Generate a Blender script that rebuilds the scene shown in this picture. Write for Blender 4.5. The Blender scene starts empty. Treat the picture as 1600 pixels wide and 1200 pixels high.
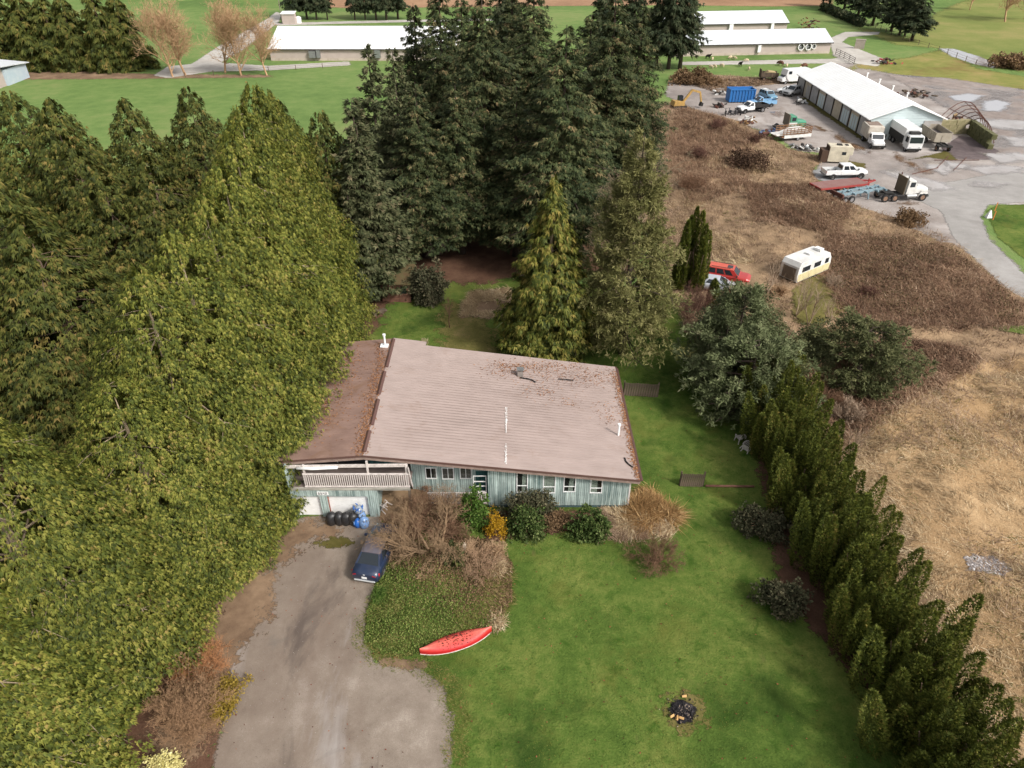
import bpy, math, random
import numpy as np
from math import radians, sin, cos, pi, sqrt, atan2
from mathutils import Vector, Matrix

# ------------------------------------------------------------------ camera, light, exposure
scene = bpy.context.scene
COL = scene.collection
CAM_H, PITCH, FOC = 34.0, radians(34.5), 1110.0      # metres, down tilt, focal length in pixels of a 1600 px wide frame
cam_data = bpy.data.cameras.new("camera")
cam = bpy.data.objects.new("camera", cam_data)
COL.objects.link(cam)
cam.location = (0, 0, CAM_H)
cam.rotation_euler = (pi / 2 - PITCH, 0, 0)
cam_data.sensor_width = 36.0
cam_data.lens = FOC / 1600 * 36.0
cam_data.clip_start, cam_data.clip_end = 0.5, 6000
scene.camera = cam

SUN_EL, SUN_AZ = radians(42), radians(-40)           # azimuth from +X towards +Y
sun_dir = Vector((cos(SUN_EL) * cos(SUN_AZ), cos(SUN_EL) * sin(SUN_AZ), sin(SUN_EL)))
world = bpy.data.worlds.new("World")
scene.world = world
world.use_nodes = True
wn = world.node_tree.nodes
wl = world.node_tree.links
wn.clear()
w_out = wn.new("ShaderNodeOutputWorld")
w_bg = wn.new("ShaderNodeBackground")
w_hs = wn.new("ShaderNodeHueSaturation")
w_hs.inputs["Saturation"].default_value = 0.2
w_sky = wn.new("ShaderNodeTexSky")
w_sky.sky_type = 'NISHITA'
w_sky.sun_disc = False
w_sky.sun_elevation = SUN_EL
w_sky.sun_rotation = atan2(sun_dir.x, sun_dir.y)
w_sky.dust_density = 4.0
w_sky.air_density = 1.0
w_bg.inputs["Strength"].default_value = 0.14
wl.new(w_sky.outputs[0], w_hs.inputs["Color"])
wl.new(w_hs.outputs[0], w_bg.inputs["Color"])
wl.new(w_bg.outputs[0], w_out.inputs[0])

sun_data = bpy.data.lights.new("sun", 'SUN')
sun_data.energy = 2.35
sun_data.angle = radians(9)
sun_data.color = (1.0, 0.955, 0.89)
sun = bpy.data.objects.new("sun", sun_data)
COL.objects.link(sun)
sun.rotation_euler = sun_dir.to_track_quat('Z', 'Y').to_euler()
sun.location = (60, -20, 80)

scene.view_settings.view_transform = 'Standard'
scene.view_settings.look = 'None'
scene.view_settings.gamma = 1.0
scene.view_settings.use_curve_mapping = False
scene.view_settings.exposure = 0.50

rng = np.random.default_rng(7)
R = random.Random(11)

# ------------------------------------------------------------------ helpers
S_, C_ = sin(PITCH), cos(PITCH)


def at(px, py, z=0.0):
    """World point at height z seen at this pixel of the photograph."""
    u, v = (px - 800) / FOC, (600 - py) / FOC
    d = Vector((u, C_ + v * S_, -S_ + v * C_))
    t = (z - CAM_H) / d.z
    return Vector((d.x * t, d.y * t, z))


def on_y(px, py, Y):
    u, v = (px - 800) / FOC, (600 - py) / FOC
    d = Vector((u, C_ + v * S_, -S_ + v * C_))
    t = Y / d.y
    return Vector((d.x * t, Y, CAM_H + d.z * t))


def lin(c):
    c = c / 255.0
    return c / 12.92 if c <= 0.04045 else ((c + 0.055) / 1.055) ** 2.4


def rgb(r, g, b, k=1.0):
    return (min(1, lin(r) * k), min(1, lin(g) * k), min(1, lin(b) * k), 1.0)


def tag(o, label=None, cat=None, group=None, kind=None):
    if label: o["label"] = label
    if cat: o["category"] = cat
    if group: o["group"] = group
    if kind: o["kind"] = kind
    return o


def thing(name, label, cat, loc=(0, 0, 0), rz=0.0, group=None):
    o = bpy.data.objects.new(name, None)
    o.empty_display_size = 0.3
    COL.objects.link(o)
    o.location = loc
    o.rotation_euler = (0, 0, rz)
    return tag(o, label, cat, group)


def link(name, me, parent=None, loc=(0, 0, 0), rz=0.0, scale=None):
    o = bpy.data.objects.new(name, me)
    COL.objects.link(o)
    o.parent = parent
    o.location = loc
    o.rotation_euler = (0, 0, rz)
    if scale: o.scale = scale
    return o


def kids(o):
    return [c for c in COL.objects if c.parent is o]


CHILD = {}


def copy_thing(root, loc, rz=0.0, scale=None, label=None, group=None):
    """A copy of a thing with copies of its parts and sub-parts."""
    if root.name not in CHILD:
        CHILD[root.name] = [(c, kids(c)) for c in kids(root)]
    r = root.copy()
    COL.objects.link(r)
    r.location = loc
    r.rotation_euler = (0, 0, rz)
    if scale: r.scale = scale
    if label: r["label"] = label
    if group: r["group"] = group
    for c, gs in CHILD[root.name]:
        k = c.copy()
        COL.objects.link(k)
        k.parent = r
        for g in gs:
            q = g.copy()
            COL.objects.link(q)
            q.parent = k
    return r


class MB:
    """Collects simple shapes; build() links them as ONE mesh object."""

    def __init__(self):
        self.v, self.f, self.m = [], [], []
        self.cur = 0

    def add(self, vs, fs):
        b = len(self.v)
        self.v += [tuple(p) for p in vs]
        for f in fs:
            self.f.append(tuple(b + i for i in f))
            self.m.append(self.cur)
        return self

    def box(self, c, s, rz=0.0, ry=0.0, rx=0.0):
        hx, hy, hz = s[0] / 2, s[1] / 2, s[2] / 2
        M = Matrix.Rotation(rz, 3, 'Z') @ Matrix.Rotation(ry, 3, 'Y') @ Matrix.Rotation(rx, 3, 'X')
        vs = [Vector(c) + M @ Vector((x * hx, y * hy, z * hz)) for z in (-1, 1) for y in (-1, 1) for x in (-1, 1)]
        return self.add(vs, [(0, 2, 3, 1), (4, 5, 7, 6), (0, 1, 5, 4), (2, 6, 7, 3), (0, 4, 6, 2), (1, 3, 7, 5)])

    def span(self, a, b):
        return self.box([(a[i] + b[i]) / 2 for i in range(3)], [abs(b[i] - a[i]) for i in range(3)])

    def tube(self, p, q, r0, r1=None, n=8, caps=True):
        r1 = r0 if r1 is None else r1
        p, q = Vector(p), Vector(q)
        d = (q - p)
        if d.length < 1e-6: return self
        d.normalize()
        a = d.orthogonal().normalized()
        b = d.cross(a)
        vs = [p + (a * cos(2 * pi * i / n) + b * sin(2 * pi * i / n)) * r0 for i in range(n)]
        vs += [q + (a * cos(2 * pi * i / n) + b * sin(2 * pi * i / n)) * r1 for i in range(n)]
        fs = [(i, (i + 1) % n, n + (i + 1) % n, n + i) for i in range(n)]
        if caps: fs += [tuple(range(n))[::-1], tuple(range(n, 2 * n))]
        return self.add(vs, fs)

    def beam(self, p, q, w, h=None):
        """A square bar from p to q."""
        h = h or w
        p, q = Vector(p), Vector(q)
        d = (q - p).normalized()
        up = Vector((0, 0, 1)) if abs(d.z) < 0.95 else Vector((1, 0, 0))
        a = d.cross(up).normalized() * (w / 2)
        b = a.cross(d).normalized() * (h / 2)
        vs = [p - a - b, p + a - b, p + a + b, p - a + b, q - a - b, q + a - b, q + a + b, q - a + b]
        return self.add(vs, [(0, 1, 2, 3), (7, 6, 5, 4), (0, 4, 5, 1), (1, 5, 6, 2), (2, 6, 7, 3), (3, 7, 4, 0)])

    def loft(self, rings, caps=True, closed=True):
        n = len(rings[0])
        vs = [p for r in rings for p in r]
        fs = []
        for k in range(len(rings) - 1):
            for i in range(n if closed else n - 1):
                j = (i + 1) % n
                fs.append((k * n + i, k * n + j, (k + 1) * n + j, (k + 1) * n + i))
        if caps:
            fs += [tuple(range(n))[::-1], tuple(range((len(rings) - 1) * n, len(rings) * n))]
        return self.add(vs, fs)

    def slab(self, prof, y0, y1, inset=0.0):
        """An x-z outline pushed from y0 to y1, its two side edges eased by inset."""
        cx = sum(p[0] for p in prof) / len(prof)
        cz = sum(p[1] for p in prof) / len(prof)

        def ring(y, k):
            out = []
            for x, z in prof:
                dx, dz = x - cx, z - cz
                L = max(1e-6, sqrt(dx * dx + dz * dz))
                out.append((x - dx / L * k, y, z - dz / L * k))
            return out
        if inset > 0:
            return self.loft([ring(y0, inset), ring(y0 + inset, 0), ring(y1 - inset, 0), ring(y1, inset)])
        return self.loft([ring(y0, 0), ring(y1, 0)])

    def quad(self, a, b, c, d):
        return self.add([a, b, c, d], [(0, 1, 2, 3)])

    def mesh(self, name, mats, smooth=False, fix=True):
        me = bpy.data.meshes.new(name)
        me.from_pydata(self.v, [], self.f)
        for m in (mats if isinstance(mats, (list, tuple)) else [mats]):
            me.materials.append(m)
        if isinstance(mats, (list, tuple)) and len(mats) > 1:
            me.polygons.foreach_set("material_index", self.m)
        if fix:
            import bmesh
            bm = bmesh.new()
            bm.from_mesh(me)
            bmesh.ops.recalc_face_normals(bm, faces=bm.faces)
            bm.to_mesh(me)
            bm.free()
        if smooth:
            me.polygons.foreach_set("use_smooth", [True] * len(me.polygons))
        me.update()
        return me

    def build(self, name, mats, parent=None, loc=(0, 0, 0), rz=0.0, smooth=False, fix=True):
        return link(name, self.mesh(name, mats, smooth, fix), parent, loc, rz)


def np_mesh(name, V, T, mat, tint=None, smooth=False):
    me = bpy.data.meshes.new(name)
    V = np.ascontiguousarray(V, dtype=np.float32)
    T = np.ascontiguousarray(T, dtype=np.int32)
    k = T.shape[1]
    me.vertices.add(len(V))
    me.vertices.foreach_set("co", V.ravel())
    me.loops.add(T.size)
    me.loops.foreach_set("vertex_index", T.ravel())
    me.polygons.add(len(T))
    me.polygons.foreach_set("loop_start", np.arange(0, T.size, k, dtype=np.int32))
    me.polygons.foreach_set("loop_total", np.full(len(T), k, dtype=np.int32))
    if smooth: me.polygons.foreach_set("use_smooth", np.ones(len(T), dtype=bool))
    if tint is not None:
        at_ = me.attributes.new("tint", 'FLOAT', 'POINT')
        at_.data.foreach_set("value", np.ascontiguousarray(tint, dtype=np.float32))
    me.materials.append(mat)
    me.update(calc_edges=True)
    return me


# ------------------------------------------------------------------ materials
def new_mat(name):
    m = bpy.data.materials.new(name)
    m.use_nodes = True
    nt = m.node_tree
    for n in list(nt.nodes): nt.nodes.remove(n)
    out = nt.nodes.new("ShaderNodeOutputMaterial")
    return m, nt, out


def N(nt, t, **kw):
    n = nt.nodes.new(t)
    for k, v in kw.items():
        if k in n.inputs: n.inputs[k].default_value = v
        else: setattr(n, k, v)
    return n


def coords(nt, scale=(1, 1, 1), kind="Object", rot=(0, 0, 0)):
    tc = N(nt, "ShaderNodeTexCoord")
    mp = N(nt, "ShaderNodeMapping")
    mp.inputs["Scale"].default_value = scale
    mp.inputs["Rotation"].default_value = rot
    nt.links.new(tc.outputs[kind], mp.inputs[0])
    return mp.outputs[0]


def noise(nt, vec, scale, detail=4, rough=0.55, dist=0.0):
    n = N(nt, "ShaderNodeTexNoise")
    n.inputs["Scale"].default_value = scale
    n.inputs["Detail"].default_value = detail
    n.inputs["Roughness"].default_value = rough
    n.inputs["Distortion"].default_value = dist
    if vec is not None: nt.links.new(vec, n.inputs["Vector"])
    return n.outputs["Fac"]


def ramp(nt, fac, stops):
    r = N(nt, "ShaderNodeValToRGB")
    e = r.color_ramp.elements
    while len(e) < len(stops): e.new(0.5)
    for el, (p, c) in zip(e, stops):
        el.position = p
        el.color = c
    nt.links.new(fac, r.inputs[0])
    return r.outputs[0]


def mixc(nt, fac, a, b, mode='MIX'):
    m = N(nt, "ShaderNodeMix", data_type='RGBA', blend_type=mode)
    for i, v in ((0, fac), (6, a), (7, b)):
        if hasattr(v, "is_output"): nt.links.new(v, m.inputs[i])
        else: m.inputs[i].default_value = v
    return m.outputs[2]


def math2(nt, op, a, b=0.5, clamp=False):
    m = N(nt, "ShaderNodeMath", operation=op, use_clamp=clamp)
    for i, v in ((0, a), (1, b)):
        if hasattr(v, "is_output"): nt.links.new(v, m.inputs[i])
        else: m.inputs[i].default_value = v
    return m.outputs[0]


def bsdf(nt, out, color, rough=0.8, metallic=0.0, spec=0.3, bump=None, bump_d=0.02, bump_s=0.5, trans=0.0):
    b = N(nt, "ShaderNodeBsdfPrincipled")
    for k, v in (("Base Color", color), ("Roughness", rough), ("Metallic", metallic), ("Specular IOR Level", spec), ("Transmission Weight", trans)):
        if hasattr(v, "is_output"): nt.links.new(v, b.inputs[k])
        else: b.inputs[k].default_value = v
    if bump is not None:
        bp = N(nt, "ShaderNodeBump")
        bp.inputs["Distance"].default_value = bump_d
        bp.inputs["Strength"].default_value = bump_s
        nt.links.new(bump, bp.inputs["Height"])
        nt.links.new(bp.outputs[0], b.inputs["Normal"])
    if out is not None: nt.links.new(b.outputs[0], out.inputs[0])
    return b


_cache = {}


def paint(name, col, rough=0.5, metallic=0.0, spec=0.4, dirt=0.25, scale=3.0, dirt_col=(0.12, 0.09, 0.06, 1)):
    """Painted or plain surface with uneven dirt and wear."""
    if name in _cache: return _cache[name]
    m, nt, out = new_mat(name)
    v = coords(nt)
    n1 = noise(nt, v, scale, 6, 0.65)
    n2 = noise(nt, v, scale * 7, 4, 0.6)
    f = math2(nt, 'MULTIPLY', math2(nt, 'SUBTRACT', n1, 0.42, True), 3.0 * dirt, True)
    c = mixc(nt, f, col, dirt_col)
    c = mixc(nt, 0.35 * dirt, c, mixc(nt, n2, (0.25, 0.25, 0.25, 1), (1, 1, 1, 1)), 'MULTIPLY')
    rr = math2(nt, 'ADD', math2(nt, 'MULTIPLY', n2, 0.25), rough - 0.1, True)
    bsdf(nt, out, c, rr, metallic, spec)
    _cache[name] = m
    return m


def glass_mat(name="window_glass", col=(0.02, 0.025, 0.03, 1)):
    if name in _cache: return _cache[name]
    m, nt, out = new_mat(name)
    bsdf(nt, out, col, 0.08, 0.0, 0.6)
    _cache[name] = m
    return m


def leaf_mat(name, stops, rough=0.7, trans=0.35, obj_var=0.25):
    """Foliage: per-leaf tint from an attribute, per-plant variation, some light through the leaf."""
    m, nt, out = new_mat(name)
    a = N(nt, "ShaderNodeAttribute", attribute_name="tint")
    oi = N(nt, "ShaderNodeObjectInfo")
    v = coords(nt)
    n1 = noise(nt, v, 0.45, 3)
    t = math2(nt, 'ADD', a.outputs["Fac"], math2(nt, 'MULTIPLY', math2(nt, 'SUBTRACT', n1, 0.5), 0.7), True)
    c = ramp(nt, t, stops)
    hs = N(nt, "ShaderNodeHueSaturation")
    nt.links.new(c, hs.inputs["Color"])
    nt.links.new(math2(nt, 'ADD', math2(nt, 'MULTIPLY', oi.outputs["Random"], obj_var), 1 - obj_var / 2), hs.inputs["Value"])
    d = N(nt, "ShaderNodeBsdfPrincipled")
    d.inputs["Roughness"].default_value = rough
    d.inputs["Specular IOR Level"].default_value = 0.2
    nt.links.new(hs.outputs[0], d.inputs["Base Color"])
    tr = N(nt, "ShaderNodeBsdfTranslucent")
    nt.links.new(hs.outputs[0], tr.inputs["Color"])
    mx = N(nt, "ShaderNodeMixShader")
    mx.inputs[0].default_value = trans
    nt.links.new(d.outputs[0], mx.inputs[1])
    nt.links.new(tr.outputs[0], mx.inputs[2])
    nt.links.new(mx.outputs[0], out.inputs[0])
    return m


def soft_patch(nt, out, shader, amp=0.9, scale=0.9, gain=6.0):
    """Ragged border for a ground sheet: the attribute `edge` runs 0..1 across it."""
    a = N(nt, "ShaderNodeAttribute", attribute_name="edge")
    g = N(nt, "ShaderNodeNewGeometry")
    n1 = noise(nt, g.outputs["Position"], scale, 6, 0.7)
    n2 = noise(nt, g.outputs["Position"], scale * 6, 3, 0.7)
    nn = math2(nt, 'ADD', math2(nt, 'MULTIPLY', n1, 0.65), math2(nt, 'MULTIPLY', n2, 0.35))
    e = math2(nt, 'ADD', a.outputs["Fac"], math2(nt, 'MULTIPLY', math2(nt, 'SUBTRACT', nn, 0.5), amp * 2))
    f = math2(nt, 'MULTIPLY', math2(nt, 'SUBTRACT', e, 0.42), gain, True)
    tr = N(nt, "ShaderNodeBsdfTransparent")
    mx = N(nt, "ShaderNodeMixShader")
    nt.links.new(f, mx.inputs[0])
    nt.links.new(tr.outputs[0], mx.inputs[1])
    nt.links.new(shader.outputs[0], mx.inputs[2])
    nt.links.new(mx.outputs[0], out.inputs[0])


def ground_mat(name, stops, s1=0.12, s2=1.5, s3=25.0, rough=0.95, spec=0.1, bump_d=0.04, soft=True, stains=(), wet=None, amp=0.9, stretch=1.0):
    """Ground: three sizes of noise on world position -> colour ramp; optional stains (colour, scale, threshold)."""
    m, nt, out = new_mat(name)
    g = N(nt, "ShaderNodeNewGeometry")
    p = g.outputs["Position"]
    a, b, c = noise(nt, p, s1, 4, 0.6, 0.6), noise(nt, p, s2, 5, 0.65), noise(nt, p, s3, 3, 0.7)
    t = math2(nt, 'ADD', math2(nt, 'MULTIPLY', a, 0.45), math2(nt, 'ADD', math2(nt, 'MULTIPLY', b, 0.3), math2(nt, 'MULTIPLY', c, 0.25)))
    t = math2(nt, 'ADD', math2(nt, 'MULTIPLY', math2(nt, 'SUBTRACT', t, 0.5), 2.6), 0.5, True)
    col = ramp(nt, t, stops)
    r = rough
    for k, (sc, ss, th) in enumerate(stains):
        n = noise(nt, coords(nt, (1, stretch, 1), "Object", (0, 0, (0.7 * k + 0.3) if stretch == 1 else -0.05)), ss, 5, 0.62, 0.4)
        f = math2(nt, 'MULTIPLY', math2(nt, 'SUBTRACT', n, th), 7.0, True)
        f = math2(nt, 'MULTIPLY', f, 0.75)
        col = mixc(nt, f, col, sc)
    if wet is not None:
        n = noise(nt, p, wet[0], 4, 0.6, 0.8)
        f = math2(nt, 'MULTIPLY', math2(nt, 'SUBTRACT', n, wet[1]), 9.0, True)
        col = mixc(nt, math2(nt, 'MULTIPLY', f, 0.5), col, wet[2])
        r = math2(nt, 'SUBTRACT', rough, math2(nt, 'MULTIPLY', f, wet[3]))
    h = math2(nt, 'ADD', b, c)
    s = bsdf(nt, None, col, r, 0.0, spec, h, bump_d, 0.8)
    if soft: soft_patch(nt, out, s, amp)
    else: nt.links.new(s.outputs[0], out.inputs[0])
    return m

# ------------------------------------------------------------------ ground, roads, water
def poly_sd(P, poly):
    """Signed distance (inside positive) of points P (n,2) to a closed polygon."""
    poly = np.asarray(poly, float)
    A, B = poly, np.roll(poly, -1, 0)
    d = np.full(len(P), 1e9)
    ins = np.zeros(len(P), bool)
    for a, b in zip(A, B):
        ab = b - a
        t = np.clip(((P - a) @ ab) / max(ab @ ab, 1e-9), 0, 1)
        d = np.minimum(d, np.linalg.norm(P - a - t[:, None] * ab, axis=1))
        c = (a[1] > P[:, 1]) != (b[1] > P[:, 1])
        xi = a[0] + (P[:, 1] - a[1]) / (b[1] - a[1] if abs(b[1] - a[1]) > 1e-9 else 1e-9) * ab[0]
        ins ^= c & (P[:, 0] < xi)
    return np.where(ins, d, -d)


def vnoise(P, scale, seed=0):
    """Smooth value noise for terrain, vectorised; about -1..1."""
    r_ = np.random.default_rng(seed)
    T = r_.random((64, 64)) * 2 - 1
    q = P * scale
    i = np.floor(q).astype(int)
    f = q - i
    f = f * f * (3 - 2 * f)
    g = lambda a, b: T[a % 64, b % 64]
    x0 = g(i[:, 0], i[:, 1]) * (1 - f[:, 0]) + g(i[:, 0] + 1, i[:, 1]) * f[:, 0]
    x1 = g(i[:, 0], i[:, 1] + 1) * (1 - f[:, 0]) + g(i[:, 0] + 1, i[:, 1] + 1) * f[:, 0]
    return x0 * (1 - f[:, 1]) + x1 * f[:, 1]


def px_poly(pts):
    return [tuple(at(*p)[:2]) for p in pts]


def patch(name, poly, res, z, mat, soft=0.8, height=None, kind="structure", label=None):
    poly = np.asarray(poly, float)
    lo, hi = poly.min(0) - soft - res, poly.max(0) + soft + res
    nx, ny = int((hi[0] - lo[0]) / res) + 2, int((hi[1] - lo[1]) / res) + 2
    X, Y = np.meshgrid(lo[0] + np.arange(nx) * res, lo[1] + np.arange(ny) * res)
    P = np.stack([X.ravel(), Y.ravel()], 1)
    sd = poly_sd(P, poly)
    e = np.clip(0.5 + sd / (2 * soft), 0, 1)
    Z = np.full(len(P), z) + (height(P, sd) if height else 0)
    idx = np.arange(nx * ny).reshape(ny, nx)
    Q = np.stack([idx[:-1, :-1], idx[:-1, 1:], idx[1:, 1:], idx[1:, :-1]], -1).reshape(-1, 4)
    keep = (e[Q] > 0.0).any(1)
    Q = Q[keep]
    used, inv = np.unique(Q, return_inverse=True)
    me = np_mesh(name, np.column_stack([P[used], Z[used]]), inv.reshape(-1, 4), mat, smooth=True)
    a = me.attributes.new("edge", 'FLOAT', 'POINT')
    a.data.foreach_set("value", e[used].astype(np.float32))
    o = link(name, me)
    o["kind"] = kind
    if label: o["label"] = label
    return o


G_ = rgb
M_pasture = ground_mat("pasture_grass", [(0.15, G_(78, 102, 54)), (0.5, G_(102, 124, 68)), (0.85, G_(126, 132, 84))], 0.03, 0.35, 6, soft=False, bump_d=0.05)
M_field_r = ground_mat("rough_meadow", [(0.1, G_(90, 98, 48)), (0.45, G_(122, 124, 66)), (0.8, G_(152, 132, 88))], 0.05, 0.4, 5, bump_d=0.08, stains=((G_(118, 88, 60), 0.06, 0.55),))
M_lawn = ground_mat("yard_lawn", [(0.05, G_(54, 74, 28)), (0.45, G_(80, 100, 42)), (0.85, G_(116, 122, 62))], 0.2, 1.6, 9, bump_d=0.08,
                    stains=((G_(92, 98, 44), 0.30, 0.54), (G_(38, 60, 20), 0.16, 0.52), (G_(96, 88, 56), 0.7, 0.66), (G_(50, 78, 22), 0.9, 0.56)))
M_gravel = ground_mat("driveway_gravel", [(0.05, G_(94, 82, 72)), (0.35, G_(120, 108, 97)), (0.65, G_(139, 127, 115)), (0.95, G_(170, 159, 148))], 0.16, 0.8, 22, bump_d=0.02, stretch=0.3, wet=(0.35, 0.62, (0.13, 0.115, 0.10, 1), 0.3),
                      stains=((G_(112, 97, 86), 0.11, 0.5), (G_(156, 149, 144), 0.28, 0.57), (G_(82, 73, 68), 0.4, 0.56)), amp=0.7)
M_litter = ground_mat("needle_litter", [(0.1, G_(90, 72, 58)), (0.5, G_(122, 100, 80)), (0.9, G_(150, 126, 102))], 0.3, 1.6, 30, amp=1.3)
M_moss = ground_mat("moss_patch", [(0.1, G_(68, 64, 32)), (0.5, G_(90, 84, 44)), (0.9, G_(108, 96, 66))], 0.5, 2.0, 30, amp=1.4)
M_moss2 = ground_mat("scrub_grass", [(0.1, G_(78, 76, 40)), (0.5, G_(102, 96, 54)), (0.9, G_(128, 112, 76))], 0.5, 2.0, 12, amp=1.4)
M_mound = ground_mat("mound_soil", [(0.1, G_(56, 60, 30)), (0.5, G_(80, 82, 42)), (0.9, G_(108, 98, 60))], 0.3, 1.2, 12, amp=0.7)
M_brush = ground_mat("bramble_ground", [(0.1, G_(100, 82, 64)), (0.45, G_(134, 112, 88)), (0.8, G_(166, 140, 110))], 0.08, 0.5, 7, bump_d=0.1, amp=1.0)
M_straw = ground_mat("straw_ground", [(0.1, G_(124, 100, 70)), (0.5, G_(158, 130, 96)), (0.9, G_(186, 158, 122))], 0.12, 0.8, 9, bump_d=0.1, stains=((G_(104, 104, 52), 0.16, 0.62),), amp=1.2)
M_yard = ground_mat("yard_gravel", [(0.1, G_(112, 103, 98)), (0.45, G_(142, 133, 127)), (0.85, G_(170, 162, 156))], 0.05, 0.35, 5, bump_d=0.04, spec=0.25,
                    stains=((G_(112, 92, 76), 0.09, 0.60), (G_(184, 177, 172), 0.07, 0.56)), wet=(0.07, 0.55, (0.14, 0.125, 0.115, 1), 0.62), amp=0.9)
M_mud = ground_mat("mud", [(0.1, G_(92, 82, 77)), (0.5, G_(136, 124, 117)), (0.9, G_(164, 153, 146))], 0.06, 0.5, 4, spec=0.45, bump_d=0.12,
                   wet=(0.11, 0.47, (0.17, 0.16, 0.155, 1), 0.78), amp=1.0)
M_road = ground_mat("road_asphalt", [(0.1, G_(128, 125, 121)), (0.5, G_(148, 144, 140)), (0.9, G_(168, 164, 160))], 0.08, 0.6, 8, spec=0.25, bump_d=0.01, stains=((G_(120, 114, 110), 0.15, 0.6),), amp=0.5)
M_lane = ground_mat("lane_gravel", [(0.1, G_(150, 144, 136)), (0.5, G_(172, 166, 158)), (0.9, G_(192, 188, 180))], 0.1, 0.6, 8, amp=0.7)
M_crop = ground_mat("stubble_field", [(0.1, G_(124, 96, 74)), (0.5, G_(150, 118, 92)), (0.9, G_(172, 140, 110))], 0.03, 0.4, 3, amp=0.8)
M_dirt = ground_mat("bare_soil", [(0.1, G_(66, 46, 36)), (0.5, G_(92, 68, 54)), (0.9, G_(118, 92, 74))], 0.15, 0.9, 10, amp=1.2)
M_ash = ground_mat("ash", [(0.1, (0.006, 0.006, 0.008, 1)), (0.55, (0.02, 0.019, 0.022, 1)), (0.95, (0.10, 0.09, 0.09, 1))], 0.8, 4, 40, amp=0.8)
M_bark_chip = ground_mat("asphalt_millings", [(0.1, G_(70, 62, 62)), (0.5, G_(94, 84, 84)), (0.9, G_(120, 108, 106))], 0.2, 1, 10, amp=0.5)

m, nt, out = new_mat("puddle_water")
g = N(nt, "ShaderNodeNewGeometry")
s = bsdf(nt, None, ramp(nt, noise(nt, g.outputs["Position"], 0.25, 3), [(0.2, G_(146, 136, 128)), (0.8, G_(178, 172, 168))]), 0.03, 0, 1.0)  # reflection of the bright sky painted into the pale base colour
soft_patch(nt, out, s, 1.1, 0.45, 2.0)
M_puddle = m
m, nt, out = new_mat("brown_puddle_water")
s = bsdf(nt, None, G_(112, 84, 58), 0.06, 0, 0.6)
soft_patch(nt, out, s, 1.1, 0.5, 2.2)
M_puddle_b = m
m, nt, out = new_mat("pond_water")
g = N(nt, "ShaderNodeNewGeometry")
s = bsdf(nt, None, G_(168, 166, 168), 0.04, 0, 0.9)
soft_patch(nt, out, s, 0.9, 0.3, 2.5)
M_pond = m

mb = MB()
mb.add([(-2500, -300, 0), (2500, -300, 0), (2500, 4000, 0), (-2500, 4000, 0)], [(0, 1, 2, 3)])
tag(mb.build("ground", M_pasture, fix=False), kind="structure")

# yard around the house
patch("lawn", [(-15, 5), (30, 5), (23, 16), (20, 27), (19.5, 47), (19.5, 66), (9, 68), (-13, 72), (-16, 60), (-15, 36), (-15, 33), (-8, 33), (-7, 22), (-4, 14)], 0.5, 0.010, M_lawn, 0.8)
patch("grove_floor", [(-30, 8), (-12.5, 8), (-14.2, 20), (-14.5, 34), (-14.5, 47.7), (-12.5, 62), (-13, 70), (-4, 68), (6, 72), (14, 70), (15, 82), (16, 105), (-24, 105), (-34, 70), (-40, 40)], 1.0, 0.014, M_dirt, 1.6)
patch("back_path", px_poly([(690, 545), (780, 560), (770, 515), (735, 485), (695, 470), (690, 500)]), 0.4, 0.018, M_moss2, 1.6)
patch("driveway", px_poly([(440, 812), (500, 806), (592, 806), (600, 850), (592, 905), (578, 960), (568, 1008), (590, 1036), (650, 1040), (690, 1072), (706, 1120), (704, 1199), (700, 1330), (280, 1330), (335, 1199), (352, 1100), (356, 1000), (376, 920), (410, 860)]), 0.25, 0.022, M_gravel, 0.6)
patch("needle_litter", px_poly([(425, 830), (470, 812), (515, 815), (530, 832), (495, 846), (462, 856), (430, 900), (430, 930), (410, 975), (375, 1010), (365, 1060), (330, 1150), (290, 1199), (220, 1199), (330, 960), (360, 900)]), 0.2, 0.027, M_litter, 1.3)
patch("moss", px_poly([(490, 848), (545, 838), (556, 850), (510, 860)]), 0.12, 0.031, M_moss, 0.4)
patch("drive_verge", px_poly([(590, 1028), (650, 1030), (672, 1044), (640, 1046), (598, 1040)]), 0.12, 0.033, M_litter, 0.35)
patch("hedge_bed", [(15.8, 28), (17.2, 34), (18.5, 44), (23, 44), (22.6, 26), (24, 14), (30, 8), (25, 8), (20, 17), (17.4, 24)], 0.3, 0.030, M_dirt, 0.9)
patch("shrub_bed", px_poly([(740, 800), (860, 800), (985, 800), (990, 830), (930, 830), (880, 832), (800, 840), (760, 850)]), 0.25, 0.034, M_dirt, 0.6)
patch("flower_bed", px_poly([(720, 495), (735, 455), (800, 450), (810, 500), (770, 497)]), 0.3, 0.028, M_litter, 0.7)

MOUND = px_poly([(612, 862), (590, 900), (576, 950), (570, 1000), (598, 1024), (655, 1022), (770, 985), (800, 940), (800, 880), (765, 845), (690, 838)])


def mound_h(P, sd):
    e = np.clip(sd / 2.2, 0, 1)
    return (e * e * (3 - 2 * e)) * (0.75 + 0.15 * vnoise(P, 0.9, 3))


patch("planted_mound", MOUND, 0.16, 0.036, M_mound, 0.7, mound_h)

# scrub and straw field beyond the hedge
BRUSH = [(21.6, 47), (22.0, 30), (22.0, 12), (34, 6), (60, 10), (64, 45), (54.0, 62)] + px_poly([(1565, 448), (1510, 392), (1440, 352), (1350, 326), (1288, 300), (1270, 268), (1290, 246), (1230, 232), (1200, 212), (1150, 188), (1105, 178), (1060, 160), (1000, 165), (985, 240), (1000, 340), (1040, 410), (1072, 520)])


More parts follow.
